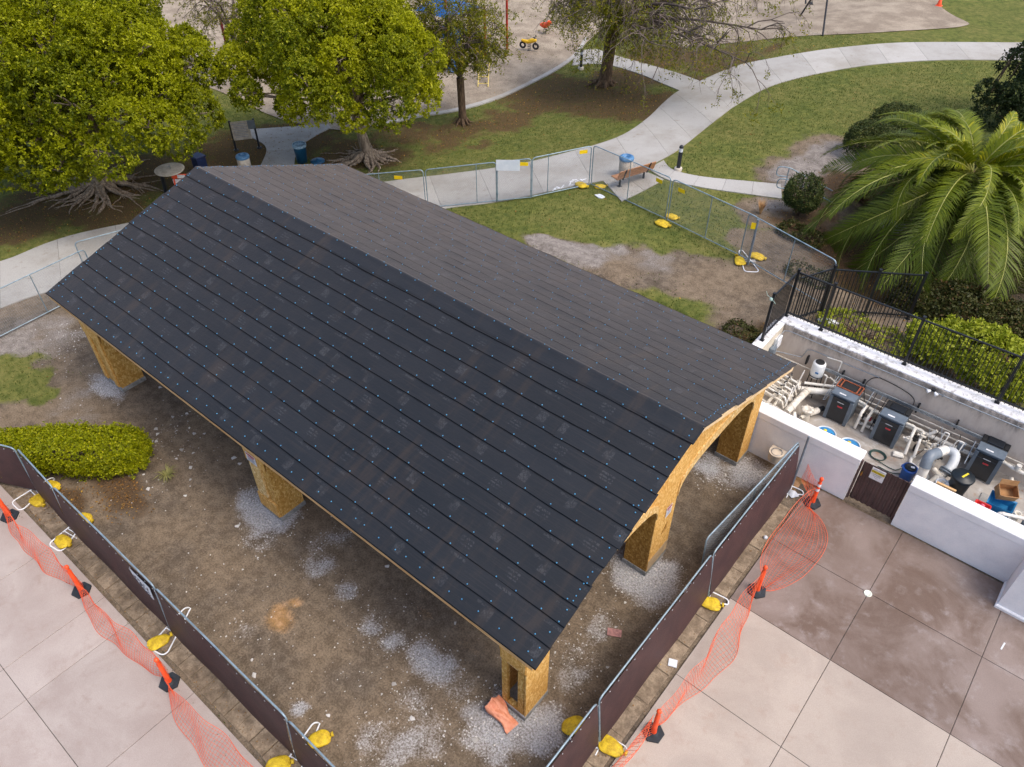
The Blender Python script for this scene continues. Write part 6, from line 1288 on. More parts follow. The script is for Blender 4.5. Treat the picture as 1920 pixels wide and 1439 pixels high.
# ---- palm
palm_leaf = leafmat('palm_leaf', L(58, 80, 20), L(124, 134, 24), L(178, 170, 32), 0.22, 0.45, 0.25)
rachis_m = simple('palm_rachis', L(170, 168, 92), L(140, 142, 70), 4, 0.5)
PH = Vector((-3.72, 29.7, 4.25)); pz = T(-3.72, 29.7)
palm = thing('palm_tree', 'big date palm with long arching fronds at the right edge', 'palm tree', (PH.x, PH.y, pz))
mb = MB(); rr = random.Random(12); tz = PH.z-pz
prof = [(0.5, -0.1)]+[(0.42+0.05*(k % 2), 0.1+(tz-0.5)*k/22) for k in range(23)]+[(0.34, tz-0.2), (0.001, tz+0.1)]
mb.lathe(prof, n=16, smooth=False); part('trunk', mb, bark_brown, palm)
def frond(el, ln, seed, young):
    rr = random.Random(seed); rs = np.random.default_rng(seed); n = 16; pts = [Vector((0.1, 0, 0))]; a = el
    bend = (1.6 if el > 0.5 else 1.3)*rr.uniform(.75, 1.25)
    for i in range(n): a -= bend/n*(0.5+1.0*i/n); pts.append(pts[-1]+Vector((math.cos(a), 0.0, math.sin(a)))*ln/n)
    mb = MB(); mb.tube(pts, [0.035*(1-0.85*i/n) for i in range(n+1)], 5)
    V, F, A = [], [], []; m_ = 78
    for s_ in (-1, 1):
        for k in range(m_):
            t = 0.13+0.87*(k+rr.random()*.5)/m_; x = t*n; i = min(n-1, int(x)); p = pts[i]+(pts[i+1]-pts[i])*(x-i); d = (pts[min(n, i+1)]-pts[i]).normalized(); side = Vector((0, s_, 0)); up = d.cross(side)*s_ if False else Vector((-d.z, 0, d.x))
            ll = 0.80*(math.sin(PI*min(1, t*0.80+0.16))**0.7)*rr.uniform(.85, 1.1)*ln/5.0; la = (side*0.80+d*(0.55+0.5*t)+up*(0.38-0.25*t+rr.uniform(-.13, .13))).normalized(); w_ = d*0.026
            q1 = p+la*ll*.55; q2 = p+la*ll-Vector((0, 0, 0.22*ll*rr.uniform(.3, 1.2))); o = len(V)
            V += [p-w_*.7, p+w_*.7, q1+w_, q1-w_, q2]; F += [(o, o+1, o+2), (o, o+2, o+3), (o+3, o+2, o+4)]
            c = min(1, max(0, (0.25+0.75*young)*rr.uniform(.5, 1.1))); A += [(c, rr.random()*(0.6+0.4*young), 0, 1)]*5
    return mb.mesh('rachis', rachis_m), npmesh('leaflets', [tuple(v) for v in V], F, palm_leaf, {'tint': A})
FR = {}
for k in range(92):
    u = k/91.0; el = 1.3-1.95*u**0.8; cls = int(u*11.99)
    if (cls, k % 3) not in FR: FR[(cls, k % 3)] = frond(el, 2.7+3.0*min(1, u*2.2), 100+cls*3+k % 3, max(0.0, 1.0-1.7*u)+0.15)
    ra, lf = FR[(cls, k % 3)]; az = k*2.399963+rr.uniform(-.15, .15)
    M_ = Matrix.Translation((0, 0, tz)) @ Matrix.Rotation(az, 4, 'Z') @ Matrix.Rotation(rr.uniform(-.75, .75), 4, 'X') @ Matrix.Scale(rr.uniform(.92, 1.12), 4)
    f_ = inst('frond', lf, palm, M=M_); inst('rachis', ra, f_)
# ---- stuff: grass blades, fallen leaves, stones
def scatter(n, x0, x1, y0, y1, test, rs):
    x = rs.uniform(x0, x1, n); y = rs.uniform(y0, y1, n); k = test(x, y, rs.uniform(0, 1, n)); return x[k], y[k]
def ptin(x, y): return ~((x > -6.3) & (y < 21.2))
rs = np.random.default_rng(77)
HOLE = []
def onpath(x, y):
    # distance to paved strips (coarse): sampled centre lines with half widths
    r = np.zeros(len(x), bool)
    for (c, w_) in PATHC:
        w_ = w_-0.05
        for q in c: r |= (x-q[0])**2+(y-q[1])**2 < w_*w_
    return r
def centre(a, b, n=70):
    A_, B_ = resample(smooth2(a), n), resample(smooth2(b), n); return (A_+B_)/2, float(np.mean(np.hypot(*(A_-B_).T)))/2
PATHC = [centre(UP, DN, 90)]
PATHC.append(centre([(-19.173, 38.895, 1.008), (-18.638, 41.891, 1.094), (-17.384, 43.837, 1.286), (-16.041, 45.691, 1.443), (-14.432, 47.780, 1.541), (-12.305, 50.332, 1.547), (-7.698, 54.157, 1.550)], [(-15.680, 35.559, 1.475), (-15.480, 39.179, 1.493), (-14.298, 42.363, 1.546), (-12.429, 45.727, 1.549), (-9.967, 48.614, 1.548), (-7.266, 50.874, 1.545), (-4.750, 52.750, 1.547)]))
PATHC.append(centre([(-28.574, 40.499, -0.002), (-26.586, 41.650, 0.004), (-21.651, 40.202, 0.569), (-19.234, 38.893, 0.994)], [(-27.495, 38.601, -0.006), (-25.447, 39.969, 0.056), (-21.055, 38.069, 0.676), (-19.400, 37.121, 0.965)], 30))
PATHC.append(centre([(-14.545, 28.082, 1.536), (-12.785, 28.455, 1.547), (-10.321, 29.773, 1.549)], [(-14.370, 27.150, 1.542), (-12.412, 27.558, 1.549), (-9.753, 28.673, 1.549)], 30))
def gtest(x, y, u):
    g, l, gr, st, lt, a, b = masks(x, y); return ptin(x, y) & (u < g*(1-l*0.8)*(1-gr)) & ~onpath(x, y)
x, y = scatter(260000, -40, 3, 1.5, 50, gtest, rs); n = len(x); z = nT(x, y)
an = rs.uniform(0, 2*PI, n); h = rs.uniform(.03, .075, n); w_ = rs.uniform(.012, .022, n); ln_ = rs.uniform(-.03, .03, (n, 2))
V = np.stack([np.stack([x-np.cos(an)*w_, y-np.sin(an)*w_, z-.01], 1), np.stack([x+np.cos(an)*w_, y+np.sin(an)*w_, z-.01], 1), np.stack([x+ln_[:, 0], y+ln_[:, 1], z+h], 1)], 1).reshape(-1, 3)
A = np.repeat(np.stack([np.clip(fbm(x, y, .5, 3)*1.6-.4+rs.uniform(-.2, .2, n), 0, 1), rs.uniform(0, 1, n), 0*x, 1+0*x], 1), 3, 0)
grassm = leafmat('grass_blade', L(68, 86, 30), L(118, 122, 56), L(152, 146, 86), 0.25, 0.7, 0.2)
o = inst('grass', npmesh('grass', V, np.arange(3*n).reshape(-1, 3), grassm, {'tint': A})); o['kind'] = 'stuff'
def litter(n, box, test, mats_, name, Lr, lift=0.01):
    x, y = scatter(n, *box, test, rs); n = len(x); z = nT(x, y)+lift
    N_ = np.array([0, 0, 1.0])+rs.normal(size=(n, 3))*.3; P_ = np.stack([x, y, z], 1); V, F, A = leaves(P_, N_, rs, Lr, (.45, .7), 1, 1.0)
    V[:, 2] = np.maximum(V[:, 2], np.repeat(z, 4)-.004); V[:, 2] = np.minimum(V[:, 2], np.repeat(z, 4)+.05)
    o = inst(name, npmesh(name, V, F, mats_, {'tint': A})); o['kind'] = 'stuff'
litm = leafmat('fallen_leaf', L(104, 74, 42), L(150, 112, 60), L(206, 168, 66), 0.1, 0.8, 0.2)
def ltest(x, y, u):
    g, l, gr, st, lt, a, b = masks(x, y); return ptin(x, y) & (u < np.maximum(l*0.9, 0.03*g)) & (~onpath(x, y) | (u < 0.004))
litter(60000, (-40, 4, 1.8, 50), ltest, litm, 'fallen_leaves', (.06, .12))
b1_ = [((-18.403, 2.674, -0.011), .9), ((-17.502, 3.918, -0.009), 1.0), ((-17.405, 5.029, -0.006), .7), ((-18.892, 2.016, -0.004), .6)]
litter(4000, (-21, -16.5, 1.95, 4.5), lambda x, y, u: u < blobs(x, y, [((c[0], c[1]), r, .5) for c, r in b1_]), litm, 'fallen_leaves', (.04, .09))
litter(1500, (-20, -5, 1.92, 2.4), lambda x, y, u: u < .3*fbm(x, y, 1.5, 2), litm, 'fallen_leaves', (.03, .06), 0.035)
litter(800, (-3.4, -2.85, 3, 16), lambda x, y, u: u < .25*fbm(x, y, 1.5, 2), litm, 'fallen_leaves', (.03, .06), 0.035)
def stones(n, box, test, name, mat, sr, lift=0.0, power=2.5):
    x, y = scatter(n, *box, test, rs); n = len(x); z = nT(x, y)+lift; s_ = sr[0]+(sr[1]-sr[0])*rs.uniform(0, 1, n)**power
    base = np.array([(1, 0, .1), (-.3, .95, 0), (-.75, -.7, .1), (.1, .1, .75), (.5, .6, .3), (.2, -.75, .35)]); Fb = np.array([(0, 4, 3), (4, 1, 3), (1, 2, 3), (2, 5, 3), (5, 0, 3)])
    an = rs.uniform(0, 2*PI, n); c, s2 = np.cos(an), np.sin(an); B = base[None]*s_[:, None, None]*rs.uniform(.7, 1.3, (n, 6, 1))
    X = B[..., 0]*c[:, None]-B[..., 1]*s2[:, None]+x[:, None]; Y = B[..., 0]*s2[:, None]+B[..., 1]*c[:, None]+y[:, None]; Z = B[..., 2]+z[:, None]-.002
    F = (np.arange(n)[:, None, None]*6+Fb[None]).reshape(-1, 3); A = np.repeat(np.stack([rs.uniform(0, 1, n), rs.uniform(0, 1, n), 0*x, 1+0*x], 1), 6, 0)
    o = inst(name, npmesh(name, np.stack([X, Y, Z], 2).reshape(-1, 3), F, mat, {'tint': A})); o['kind'] = 'stuff'
stm = leafmat('stone', L(150, 146, 140), L(206, 204, 202), L(226, 222, 214), 0.0, 0.9, 0.2)
def stest(x, y, u):
    g, l, gr, st, lt, a, b = masks(x, y); return (u < 0.010+gr*0.6+0.5*blobs(x, y, DUST)*(b+.2)+0.05*lt+0.05*np.clip(blobs(x, y, GRAVEL2), 0, 1)) & (g < .6)
GRAVEL2 = [((-17.611, 5.678, -0.013), 2.2, 1), ((-7.821, 4.490, -0.018), 3, 1), ((-4.879, 8.649, -0.005), 2, 1), ((-23.258, 6.643, -0.004), 2, .6), ((-10.387, 4.429, -0.000), 2, .7), ((-13.005, 3.815, -0.011), 2, .5), ((-4.413, 15.585, -0.011), 1.5, .8)]
stones(90000, (-27, -3.3, 2.6, 17), stest, 'gravel', stm, (.007, .03))
stones(2600, (-21, -3.6, 2.7, 16), lambda x, y, u: u < .06+.5*blobs(x, y, [((-17.796, 5.798, -0.009), 1.8, 1), ((-18.777, 6.424, -0.003), 1.2, .8), ((-12.814, 6.372, -0.014), .6, .3)]), 'stones', stm, (.02, .085), power=3)

# ================================================================== PARK FURNITURE AND SMALL THINGS
wood_slat = simple('bench_plastic', L(178, 128, 88), L(158, 110, 74), 4, 0.6, stretch=(1, 6, 6)); dark_steel = simple('dark_steel', L(34, 38, 46), L(28, 32, 40), 5, 0.5)
B0, B1 = Vector((-15.16, 25.3, 0)), Vector((-14.66, 26.75, 0)); bd = (B1-B0); ba = math.atan2(bd.y, bd.x); bl = 1.85
bn = thing('park_bench', 'brown slatted park bench facing the path beside a round bin', 'bench', (-15.0, 25.95, 1.53), ba)
for k in range(4): mb = MB(); mb.box((0, 0.06+0.11*k, 0.44), (bl, 0.095, 0.04), ch=0.008); part('seat_slat', mb, wood_slat, bn)
for k in range(3): mb = MB(); mb.box((0, -0.03-0.035*k, 0.56+0.115*k), (bl, 0.035, 0.10), M=Matrix.Rotation(0.28, 3, 'X')); part('back_slat', mb, wood_slat, bn)
for x in (-0.62, 0.62):
    mb = MB(); mb.bar((x, 0.2, 0), (x, 0.2, 0.42), 0.06, 0.06); mb.bar((x, 0.0, 0.40), (x, 0.46, 0.40), 0.05, 0.04); mb.bar((x, 0.02, 0.38), (x, -0.17, 0.88), 0.05, 0.03); mb.box((x, 0.2, 0.01), (0.16, 0.16, 0.02)); part('leg', mb, dark_steel, bn)
cream = simple('cream_concrete', L(206, 198, 186), L(182, 172, 158), 6, 0.9, 0.4, fine=40); lid_b = simple('blue_bin_lid', L(92, 140, 182), L(70, 116, 160), 4, 0.45); teal = simple('teal_bin', L(30, 92, 130), L(24, 76, 112), 4, 0.45); liner = simple('bin_liner', L(160, 188, 206), L(120, 156, 180), 12, 0.4)
def stone_bin(p, label):
    t = thing('litter_bin', label, 'bin', p, 0, 'round concrete bins with blue lids')
    mb = MB(); mb.lathe([(0.001, 0), (0.27, 0), (0.28, 0.02), (0.29, 0.40), (0.29, 0.76), (0.27, 0.78)], n=24); part('shell', mb, cream, t)
    mb = MB(); mb.lathe([(0.305, 0.74), (0.315, 0.80), (0.29, 0.86), (0.17, 0.90), (0.16, 0.87), (0.11, 0.80), (0.001, 0.8)], n=24); part('lid', mb, lid_b, t)
    mb = MB(); mb.box((0.1, -0.02, 0.9), (0.2, 0.06, 0.03), rz=0.5); part('handle', mb, lid_b, t)
stone_bin((-15.8, 26.45, 1.48), 'round speckled bin with blue lid standing behind the park bench')
stone_bin((-31.04, 17.93, 0.0), 'round cream bin with blue lid just behind the pavilion ridge')
tb_ = thing('litter_bin', 'open dark teal bin with a plastic liner under the trees', 'bin', (-29.9, 20.3, 0.0))
mb = MB(); mb.lathe([(0.001, 0), (0.24, 0), (0.3, 0.85), (0.32, 0.87), (0.31, 0.9), (0.285, 0.88), (0.24, 0.4), (0.001, 0.38)], n=24); part('shell', mb, teal, tb_)
mb = MB(); mb.lathe([(0.325, 0.78), (0.33, 0.89), (0.30, 0.92), (0.28, 0.84), (0.25, 0.6), (0.001, 0.55)], n=18); part('liner', mb, liner, tb_)
mb = MB(); mb.lathe([(0.33, 0.0), (0.34, 0.05), (0.2, 0.12), (0.001, 0.14)], n=20); mb.lathe([(0.06, 0.13), (0.06, 0.17), (0.001, 0.17)], n=8); solo('bin_lid', mb, teal, 'dark teal bin lid lying on the ground beside the open bin', 'lid', (-29.3, 20.75, 0.03))
def bollard(p, label):
    t = thing('bollard_light', label, 'bollard', p, 0, 'bollard lights along the park path')
    mb = MB(); mb.lathe([(0.17, 0.0), (0.17, 0.12), (0.15, 0.15), (0.001, 0.15)], n=18); part('base', mb, cream, t)
    mb = MB(); mb.lathe([(0.085, 0.14), (0.085, 0.86)], n=16); part('shaft', mb, dark_steel, t)
    mb = MB(); mb.lathe([(0.08, 0.86), (0.08, 1.03)], n=16); part('lens', mb, grime, t)
    mb = MB(); mb.lathe([(0.092, 1.03), (0.09, 1.09), (0.05, 1.14), (0.001, 1.15)], n=16); part('cap', mb, dark_steel, t)
bollard((-14.26, 28.18, 1.53), 'dark bollard light on a white base at the corner where the paths split'); bollard((-26.72, 38.45, 0.02), 'dark bollard light beside the sand curb and the olive tree'); bollard((-27.0, 42.2, 0.02), 'dark bollard light across the short path behind the olive tree')
# notice board
nb = thing('notice_board', 'black framed board of pale rules standing under the big trees', 'notice board', (-33.0, 19.45, 0), 0.95)
for x in (-0.55, 0.55):
    mb = MB(); mb.bar((x, 0, 0), (x, 0, 1.5), 0.09, 0.09); mb.lathe([(0.12, 0), (0.12, 0.06), (0.001, 0.08)], (x, 0, 0), 10); part('post', mb, dark_steel, nb)
mb = MB(); mb.box((-0.1, -0.06, 1.0), (0.85, 0.03, 0.9)); pn = part('panel', mb, cream, nb)
mb = MB(); rr = random.Random(6)
for k in range(9): mb.box((-0.1-rr.uniform(0, .06), -0.078, 1.34-0.08*k), (0.62+rr.uniform(-.12, .06), 0.004, 0.022))
part('lettering', mb, grey_ink, pn); mb = MB(); mb.box((0.42, -0.07, 1.25), (0.34, 0.02, 0.42)); part('leaflet_holder', mb, pvc_grey, nb)
# round standing counter with pedestal
ct = thing('serving_table', 'round grey concrete table on a thin dark post beneath the huge tree', 'table', (-32.24, 14.42, 0))
mb = MB(); mb.lathe([(0.001, 1.0), (0.5, 0.98), (0.62, 1.03), (0.64, 1.08), (0.6, 1.09), (0.001, 1.09)], (0.3, 0.4, 0), 26); part('top', mb, cream, ct)
mb = MB(); mb.tube([(0, 0.05, 0), (0.05, 0.1, 1.0)], 0.07, 12); mb.tube([(0.7, 0.6, 0), (0.65, 0.55, 1.0)], 0.03, 8); mb.tube([(0.35, 0.0, 0), (0.33, 0.05, 1.0)], 0.012, 6); part('post', mb, dark_steel, ct)
mb = MB(); mb.tube([(0.3, 0.45, 1.08), (0.32, 0.45, 1.22), (0.36, 0.3, 1.22)], 0.02, 8); part('spout', mb, steel, ct)
br2 = thing('barricade', 'small orange and white barricade peeping over the left roof edge', 'barricade', (-31.4, 15.0, 0), 0.7)
for k, (z, mt) in enumerate(((0.85, orange), (0.6, white_m))):
    mb = MB(); mb.box((0, 0, z), (0.85, 0.06, 0.2), ch=0.01); part('board', mb, mt, br2)
for x in (-0.34, 0.34):
    mb = MB(); mb.bar((x, 0.25, 0), (x, 0.0, 0.98), 0.05, 0.05); mb.bar((x, -0.25, 0), (x, 0.0, 0.98), 0.05, 0.05); part('leg', mb, orange, br2)
mb = MB(); mb.box((0.0, -0.035, 0.85), (0.34, 0.01, 0.16)); part('plate', mb, paper, br2)
mb = MB(); mb.box((0, 0, 0.4), (0.5, 0.45, 0.8), ch=0.04); mb.box((0, 0, 0.84), (0.56, 0.52, 0.09), ch=0.03); mb.tube([(-0.24, 0.25, 0.8), (0.24, 0.25, 0.8)], 0.025, 8); mb.tube([(-0.28, 0.22, 0.1), (0.28, 0.22, 0.1)], 0.1, 12); solo('wheeled_bin', mb, simple('navy_plastic', L(24, 44, 92), L(20, 36, 78), 4, 0.5), 'dark blue bin half hidden under the huge tree by the round table', 'bin', (-32.6, 16.6, 0))
# playground
maroon = simple('maroon_post', L(124, 30, 48), L(108, 24, 42), 4, 0.45); yel_pl = simple('yellow_play', L(240, 196, 40), L(228, 180, 30), 4, 0.45); blue_pl = simple('blue_play', L(24, 92, 160), L(18, 78, 142), 4, 0.45); redp2 = simple('red_post', L(176, 48, 36), L(160, 40, 30), 4, 0.45)
pg = thing('climbing_frame', 'maroon posted playground frame with yellow climber between the two dense trees', 'play equipment', (-43.5, 26.0, 0))
for p, h in (((-43.4, 25.8), 2.9), ((-43.6, 26.6), 2.0), ((-42.0, 27.2), 2.7), ((-42.4, 28.6), 2.6), ((-44.8, 28.4), 2.4), ((-46.8, 29.9), 2.6), ((-45.9, 30.6), 2.6)):
    mb = MB(); mb.tube([(p[0], p[1], 0), (p[0], p[1], h)], 0.075, 10); mb.lathe([(0.085, h), (0.08, h+0.05), (0.001, h+0.07)], (p[0], p[1], 0), 10); part('post', mb, maroon, pg, True)
mb = MB()
for a, b in (((-43.4, 25.8, 2.5), (-42.0, 27.2, 2.5)), ((-43.6, 26.6, 1.6), (-42.4, 28.6, 1.7)), ((-43.4, 25.8, 2.5), (-42.8, 27.4, 1.0))): mb.tube([a, b], 0.04, 8)
for k in range(6): q = lerp((-43.3, 27.0, 1.9), (-42.7, 26.2, 0.1), k/5); mb.tube([(q[0]-.22, q[1]-.14, q[2]), (q[0]+.22, q[1]+.14, q[2])], 0.03, 6)
mb.tube([(-43.5, 26.85, 1.9), (-42.9, 26.05, 0.1)], 0.035, 8); mb.tube([(-43.06, 27.14, 1.9), (-42.48, 26.34, 0.1)], 0.035, 8); part('climber', mb, yel_pl, pg, True)
mb = MB(); mb.box((-42.6, 26.9, 0.25), (0.5, 0.4, 0.35), rz=.4, ch=0.05); part('step_pod', mb, blue_pl, pg, True)
ps = thing('play_structure', 'blue roofed playground structure with red posts behind the thin olive tree', 'play equipment', (-34.8, 35.6, 0))
for x, y, h in ((-35.6, 34.6, 3.3), (-34.0, 34.8, 3.4), (-33.9, 36.6, 3.3), (-35.6, 36.6, 3.3), (-32.4, 36.4, 2.9), (-32.2, 38.2, 2.9)):
    mb = MB(); mb.tube([(x, y, 0), (x, y, h)], 0.07, 10); part('post', mb, redp2, ps, True)
mb = MB(); mb.add([(-36.1, 34.2, 2.5), (-33.5, 34.3, 2.5), (-33.4, 37.1, 2.5), (-36.1, 37.1, 2.5), (-34.8, 35.7, 3.5)], [(0, 1, 4), (1, 2, 4), (2, 3, 4), (3, 0, 4), (3, 2, 1, 0)]); part('roof', mb, blue_pl, ps, True)
mb = MB(); mb.box((-34.8, 35.7, 1.2), (1.7, 2.0, 0.1)); part('platform', mb, blue_pl, ps, True)
mb = MB(); mb.sheet([[lerp((-33.8, 34.9, 1.2), (-32.2, 32.9, 0.15), t)[:2]+(1.25-1.1*t+0.25*t*(1-t)+e,) for e in (0.22,)]+[(lerp((-33.8, 34.9, 0), (-32.2, 32.9, 0), t)[0]+o, lerp((-33.8, 34.9, 0), (-32.2, 32.9, 0), t)[1]+o*.8, 1.25-1.1*t+0.25*t*(1-t)) for o in (0.05, 0.45)]+[(lerp((-33.8, 34.9, 0), (-32.2, 32.9, 0), t)[0]+.5, lerp((-33.8, 34.9, 0), (-32.2, 32.9, 0), t)[1]+.4, 1.47-1.1*t+0.25*t*(1-t))] for t in [k/10 for k in range(11)]], True); part('slide', mb, blue_pl, ps, True)
mb = MB(); a0, a1 = Vector((-30.6, 33.9, 1.3)), Vector((-29.55, 32.5, 0.05)); sd_ = Vector((0.28, 0.22, 0))
mb.tube([a0, a1], 0.03, 8); mb.tube([a0+sd_*1.6, a1+sd_*1.6], 0.03, 8)
for k in range(5): q = a0+(a1-a0)*(0.1+0.2*k); mb.tube([q, q+sd_*1.6], 0.025, 6)
mb.tube([a0, (-32.2, 35.9, 1.4)], 0.03, 8); mb.tube([a0+sd_*1.6, (-32.0, 36.4, 1.4)], 0.03, 8); part('ladder', mb, simple('pale_yellow', L(226, 204, 120), L(210, 186, 104), 4, 0.5), ps, True)
gp = thing('play_wall', 'teal and cream play panels glimpsed at the top edge over the trees', 'play equipment', (-50.5, 36.0, 0), 0.6)
for x in (-0.9, 0.9): mb = MB(); mb.tube([(x, 0, 0), (x, 0, 1.7)], 0.06, 8); part('post', mb, maroon, gp)
for k, mt in enumerate((teal, cream)): mb = MB(); mb.box((-0.45+0.9*k, 0, 1.0), (0.8, 0.06, 0.9)); part('panel', mb, mt, gp)
sp_ = thing('spring_rider', 'black and yellow motorbike shaped spring rider on the sand', 'play equipment', (-31.0, 38.9, 0), 0.35)
for x in (-0.42, 0.42): mb = MB(); mb.lathe([(0.11, -0.05), (0.2, -0.05), (0.22, 0), (0.2, 0.05), (0.11, 0.05), (0.11, -0.05)], (x, 0, 0.34), 16, Matrix.Rotation(PI/2, 3, 'X')); part('wheel', mb, black_r, sp_)
mb = MB(); mb.tube([(-0.5, 0, 0.62), (-0.1, 0, 0.55), (0.2, 0, 0.66), (0.45, 0, 0.7)], [0.07, 0.12, 0.14, 0.08], 10); part('body', mb, yel_pl, sp_)
mb = MB(); mb.tube([(0.34, -0.26, 0.92), (0.36, 0, 0.86), (0.34, 0.26, 0.92)], 0.025, 8); mb.tube([(0.36, 0, 0.86), (0.42, 0, 0.4)], 0.03, 8); part('handlebar', mb, black_r, sp_)
mb = MB(); mb.tube([(0.09*math.cos(k*.7), 0.09*math.sin(k*.7), 0.03+0.011*k) for k in range(40)], 0.016, 5); part('spring', mb, black_r, sp_)
so_ = thing('spring_rider', 'orange animal shaped spring rider behind the motorbike rider', 'play equipment', (-32.2, 42.0, 0), -0.2)
mb = MB(); mb.tube([(-0.4, 0, 0.5), (-0.1, 0, 0.55), (0.2, 0, 0.6), (0.42, 0, 0.85)], [0.1, 0.19, 0.16, 0.12], 10); mb.tube([(0.42, 0, 0.85), (0.6, 0, 0.82)], [0.11, 0.06], 8); part('body', mb, orange, so_)
mb = MB(); mb.tube([(0.09*math.cos(k*.7), 0.09*math.sin(k*.7), 0.03+0.011*k) for k in range(40)], 0.016, 5); part('spring', mb, black_r, so_)
sw = thing('swing_frame', 'dark steel swing frame legs standing in the far sand at the top edge', 'swing', (-16.7, 48.9, 1.4))
for a, b in (((0, 0, 0), (-1.0, 1.5, 3.2)), ((-2.6, 2.6, 0), (-1.0, 1.5, 3.2)), ((-1.0, 1.5, 3.2), (-4.6, 6.5, 3.2)), ((-3.4, 5.2, 0), (-4.6, 6.5, 3.2)), ((-6.2, 7.6, 0), (-4.6, 6.5, 3.2))): mb = MB(); mb.tube([a, b], 0.055, 10); part('pole', mb, dark_steel, sw)
mb = MB(); mb.tube([(-2.4, 3.4, 3.2), (-2.3, 3.3, 0.6)], 0.012, 5); mb.tube([(-2.7, 3.85, 3.2), (-2.6, 3.75, 0.6)], 0.012, 5); mb.box((-2.45, 3.52, 0.58), (0.2, 0.5, 0.04), rz=.6); part('swing_seat', mb, black_r, sw)
cn = thing('traffic_cone', 'small orange traffic cone on the lawn at the top edge', 'cone', (-13.15, 58.6, 1.55))
mb = MB(); mb.box((0, 0, 0.02), (0.38, 0.38, 0.04)); part('base', mb, orange, cn); mb = MB(); mb.lathe([(0.15, 0.04), (0.035, 0.7), (0.001, 0.7)], n=14); part('cone', mb, orange, cn)
# steps with handrail
sth = thing('steps', 'short flight of concrete steps descending behind the round bush', 'steps', (-9.7, 29.2, 1.5))
sa_ = math.atan2(28.67-29.79, -9.75+10.3); dx = Vector((math.cos(sa_+PI/2), math.sin(sa_+PI/2), 0)); wv = Vector((math.cos(sa_), math.sin(sa_), 0))
for k in range(6):
    c_ = Vector((-9.98, 29.22, 0))+dx*(0.19+0.38*k); mb = MB(); mb.box((c_.x, c_.y, 1.42-0.165*k-0.2), (1.22, 0.38, 0.4), rz=sa_, ch=0.008); part('step', mb, concrete, sth, True)
hr = thing('handrail', 'grey tube handrail with a looped end beside the steps', 'handrail', (-9.8, 29.2, 1.5))
for s_ in (0.62, -0.45):
    o_ = Vector((-9.98, 29.22, 0))-wv*s_; f_ = lambda d, z: tuple(o_+dx*d+Vector((0, 0, z)))
    mb = MB(); mb.tube(rounded([f_(0.1, 1.95), f_(-0.35, 1.95), f_(-0.35, 2.35), f_(0.1, 2.35), f_(2.2, 1.45)], 0.16, 5), 0.022, 8); part('rail', mb, tube_m, hr, True)
    for d, z0, z1 in ((0.1, 1.5, 2.35), (2.0, 0.5, 1.53)): mb = MB(); mb.tube([f_(d, z0), f_(d, z1)], 0.022, 8); part('post', mb, tube_m, hr, True)
mb = MB(); mb.box((0, 0, 0.05), (1.2, 0.8, 0.1), rz=-0.15, ch=0.01); o = part('landing', mb, concrete); o.matrix_basis = Matrix.Translation((-6.0, 30.6, T(-6, 30.6))); o['kind'] = 'structure'
# deck details
mb = MB(); mb.lathe([(0.1, 0), (0.1, 0.012), (0.08, 0.014), (0.075, 0.008), (0.001, 0.008)], n=24); solo('drain_cover', mb, simple('ivory_plastic', L(226, 232, 218), L(212, 218, 204), 6, 0.4), 'round white drain cover on the stained deck joint', 'drain cover', (-0.2, 14.17, 0.03))
mb = MB(); mb.box((0, 0, 0), (0.035, 0.24, 0.004)); solo('tape_strip', mb, grime, 'short pale strip of tape stuck on the dark stained slab', 'tape', (2.8, 14.8, 0.034), -0.1)
mb = MB(); mb.box((0, 0, 0), (0.2, 0.19, 0.02)); solo('tile', mb, grime, 'square white tile lying between the brown screen and the deck', 'tile', (-2.98, 9.42, 0.05), 0.4)
mb = MB(); mb.lathe([(0.001, -0.05), (0.05, -0.03), (0.06, 0.01), (0.03, 0.05), (0.001, 0.055)], n=10); solo('foam_cup', mb, grime, 'small white foam cup beside the wide slumped netting', 'cup', (-2.95, 14.1, 0.06))
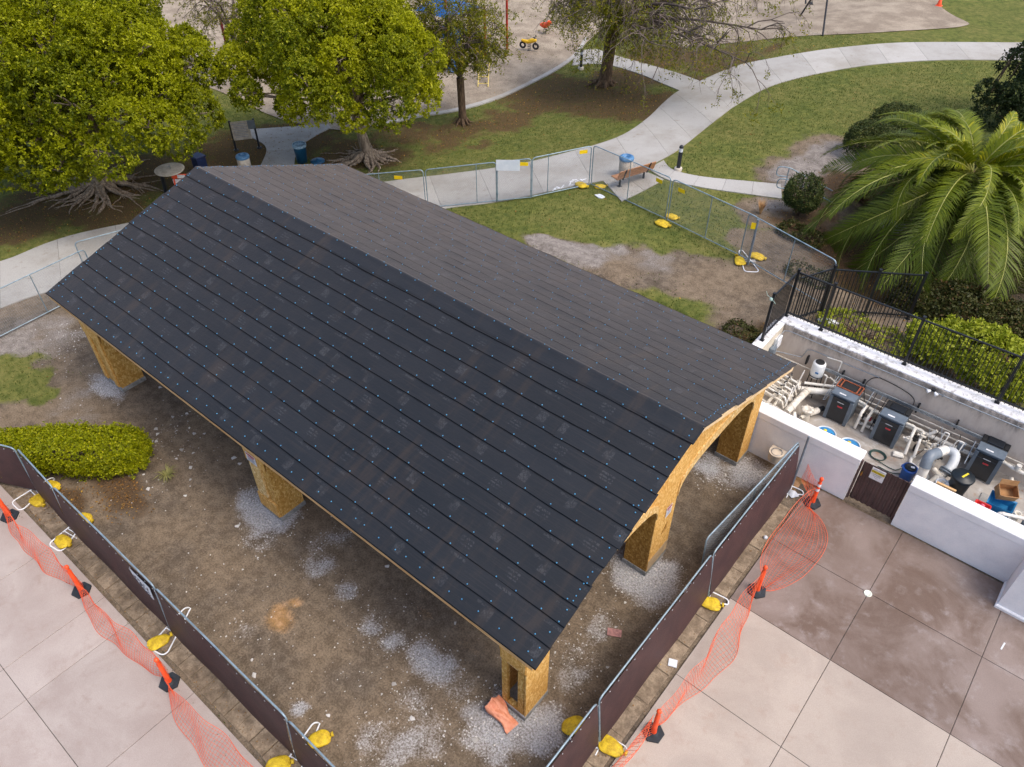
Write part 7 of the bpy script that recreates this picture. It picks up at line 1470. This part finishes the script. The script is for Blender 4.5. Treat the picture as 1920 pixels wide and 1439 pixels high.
mb = MB(); mb.box((0, 0, 0.01), (0.34, 0.2, 0.015)); mb.box((0.02, 0.01, 0.022), (0.2, 0.1, 0.012), rz=.5); solo('paper_scrap', mb, simple('pink_paper', L(190, 140, 134), L(150, 110, 108), 16, 0.8), 'faded pink and dark paper scrap on the dirt under the gable', 'litter', (-4.467, 9.212, 0.020), 0.5)
def flake(label, p, s_, seed, name='paper_scrap', cat='litter'):
    rr = random.Random(seed); mb = MB(); mb.prism([(s_*math.cos(a)*rr.uniform(.6, 1), s_*.6*math.sin(a)*rr.uniform(.6, 1)) for a in [2*PI*k/9 for k in range(9)]], 0, 0.03); solo(name, mb, grime, label, cat, p)
g = (-15.534, 24.238, 1.487); flake('torn white paper on the grass by the fence corner', (g[0], g[1], g[2]+0.02), 0.28, 1)
mb = MB(); mb.lathe([(0.001, -0.12)]+[(0.16*math.cos(a), 0.12*math.sin(a)) for a in [-1.2+.4*k for k in range(7)]]+[(0.001, 0.12)], n=12); solo('rock', mb, grime, 'smooth white rock on mulch behind the long black fence', 'rock', (-5.0, 22.0, 1.62), 0.3)
for v in bpy.data.objects['rock'].data.vertices: v.co.x *= 2.2; v.co.z *= 0.7
# sprayed survey marks on the path
mk = MB(); rr = random.Random(8)
for gx_, gy_ in ((-17.307, 24.651, 1.295)[:2], (-17.259, 25.040, 1.302)[:2], (-17.125, 25.238, 1.317)[:2], (-17.511, 24.180, 1.270)[:2], (-17.553, 23.978, 1.264)[:2]):
    for _ in range(3):
        a = rr.uniform(0, PI); c_, s_ = math.cos(a), math.sin(a); x_, y_ = gx_+rr.uniform(-.15, .15), gy_+rr.uniform(-.15, .15); l_ = rr.uniform(.08, .16); w_ = .025
        mk.add([(x_+c_*l_*i-s_*w_*j, y_+s_*l_*i+c_*w_*j, T(x_+c_*l_*i-s_*w_*j, y_+s_*l_*i+c_*w_*j)+0.04+0.001*_) for i, j in ((-1, -1), (1, -1), (1, 1), (-1, 1))], [(0, 1, 2, 3)])
o = part('paint_marks', mk, white_m); o['kind'] = 'structure'
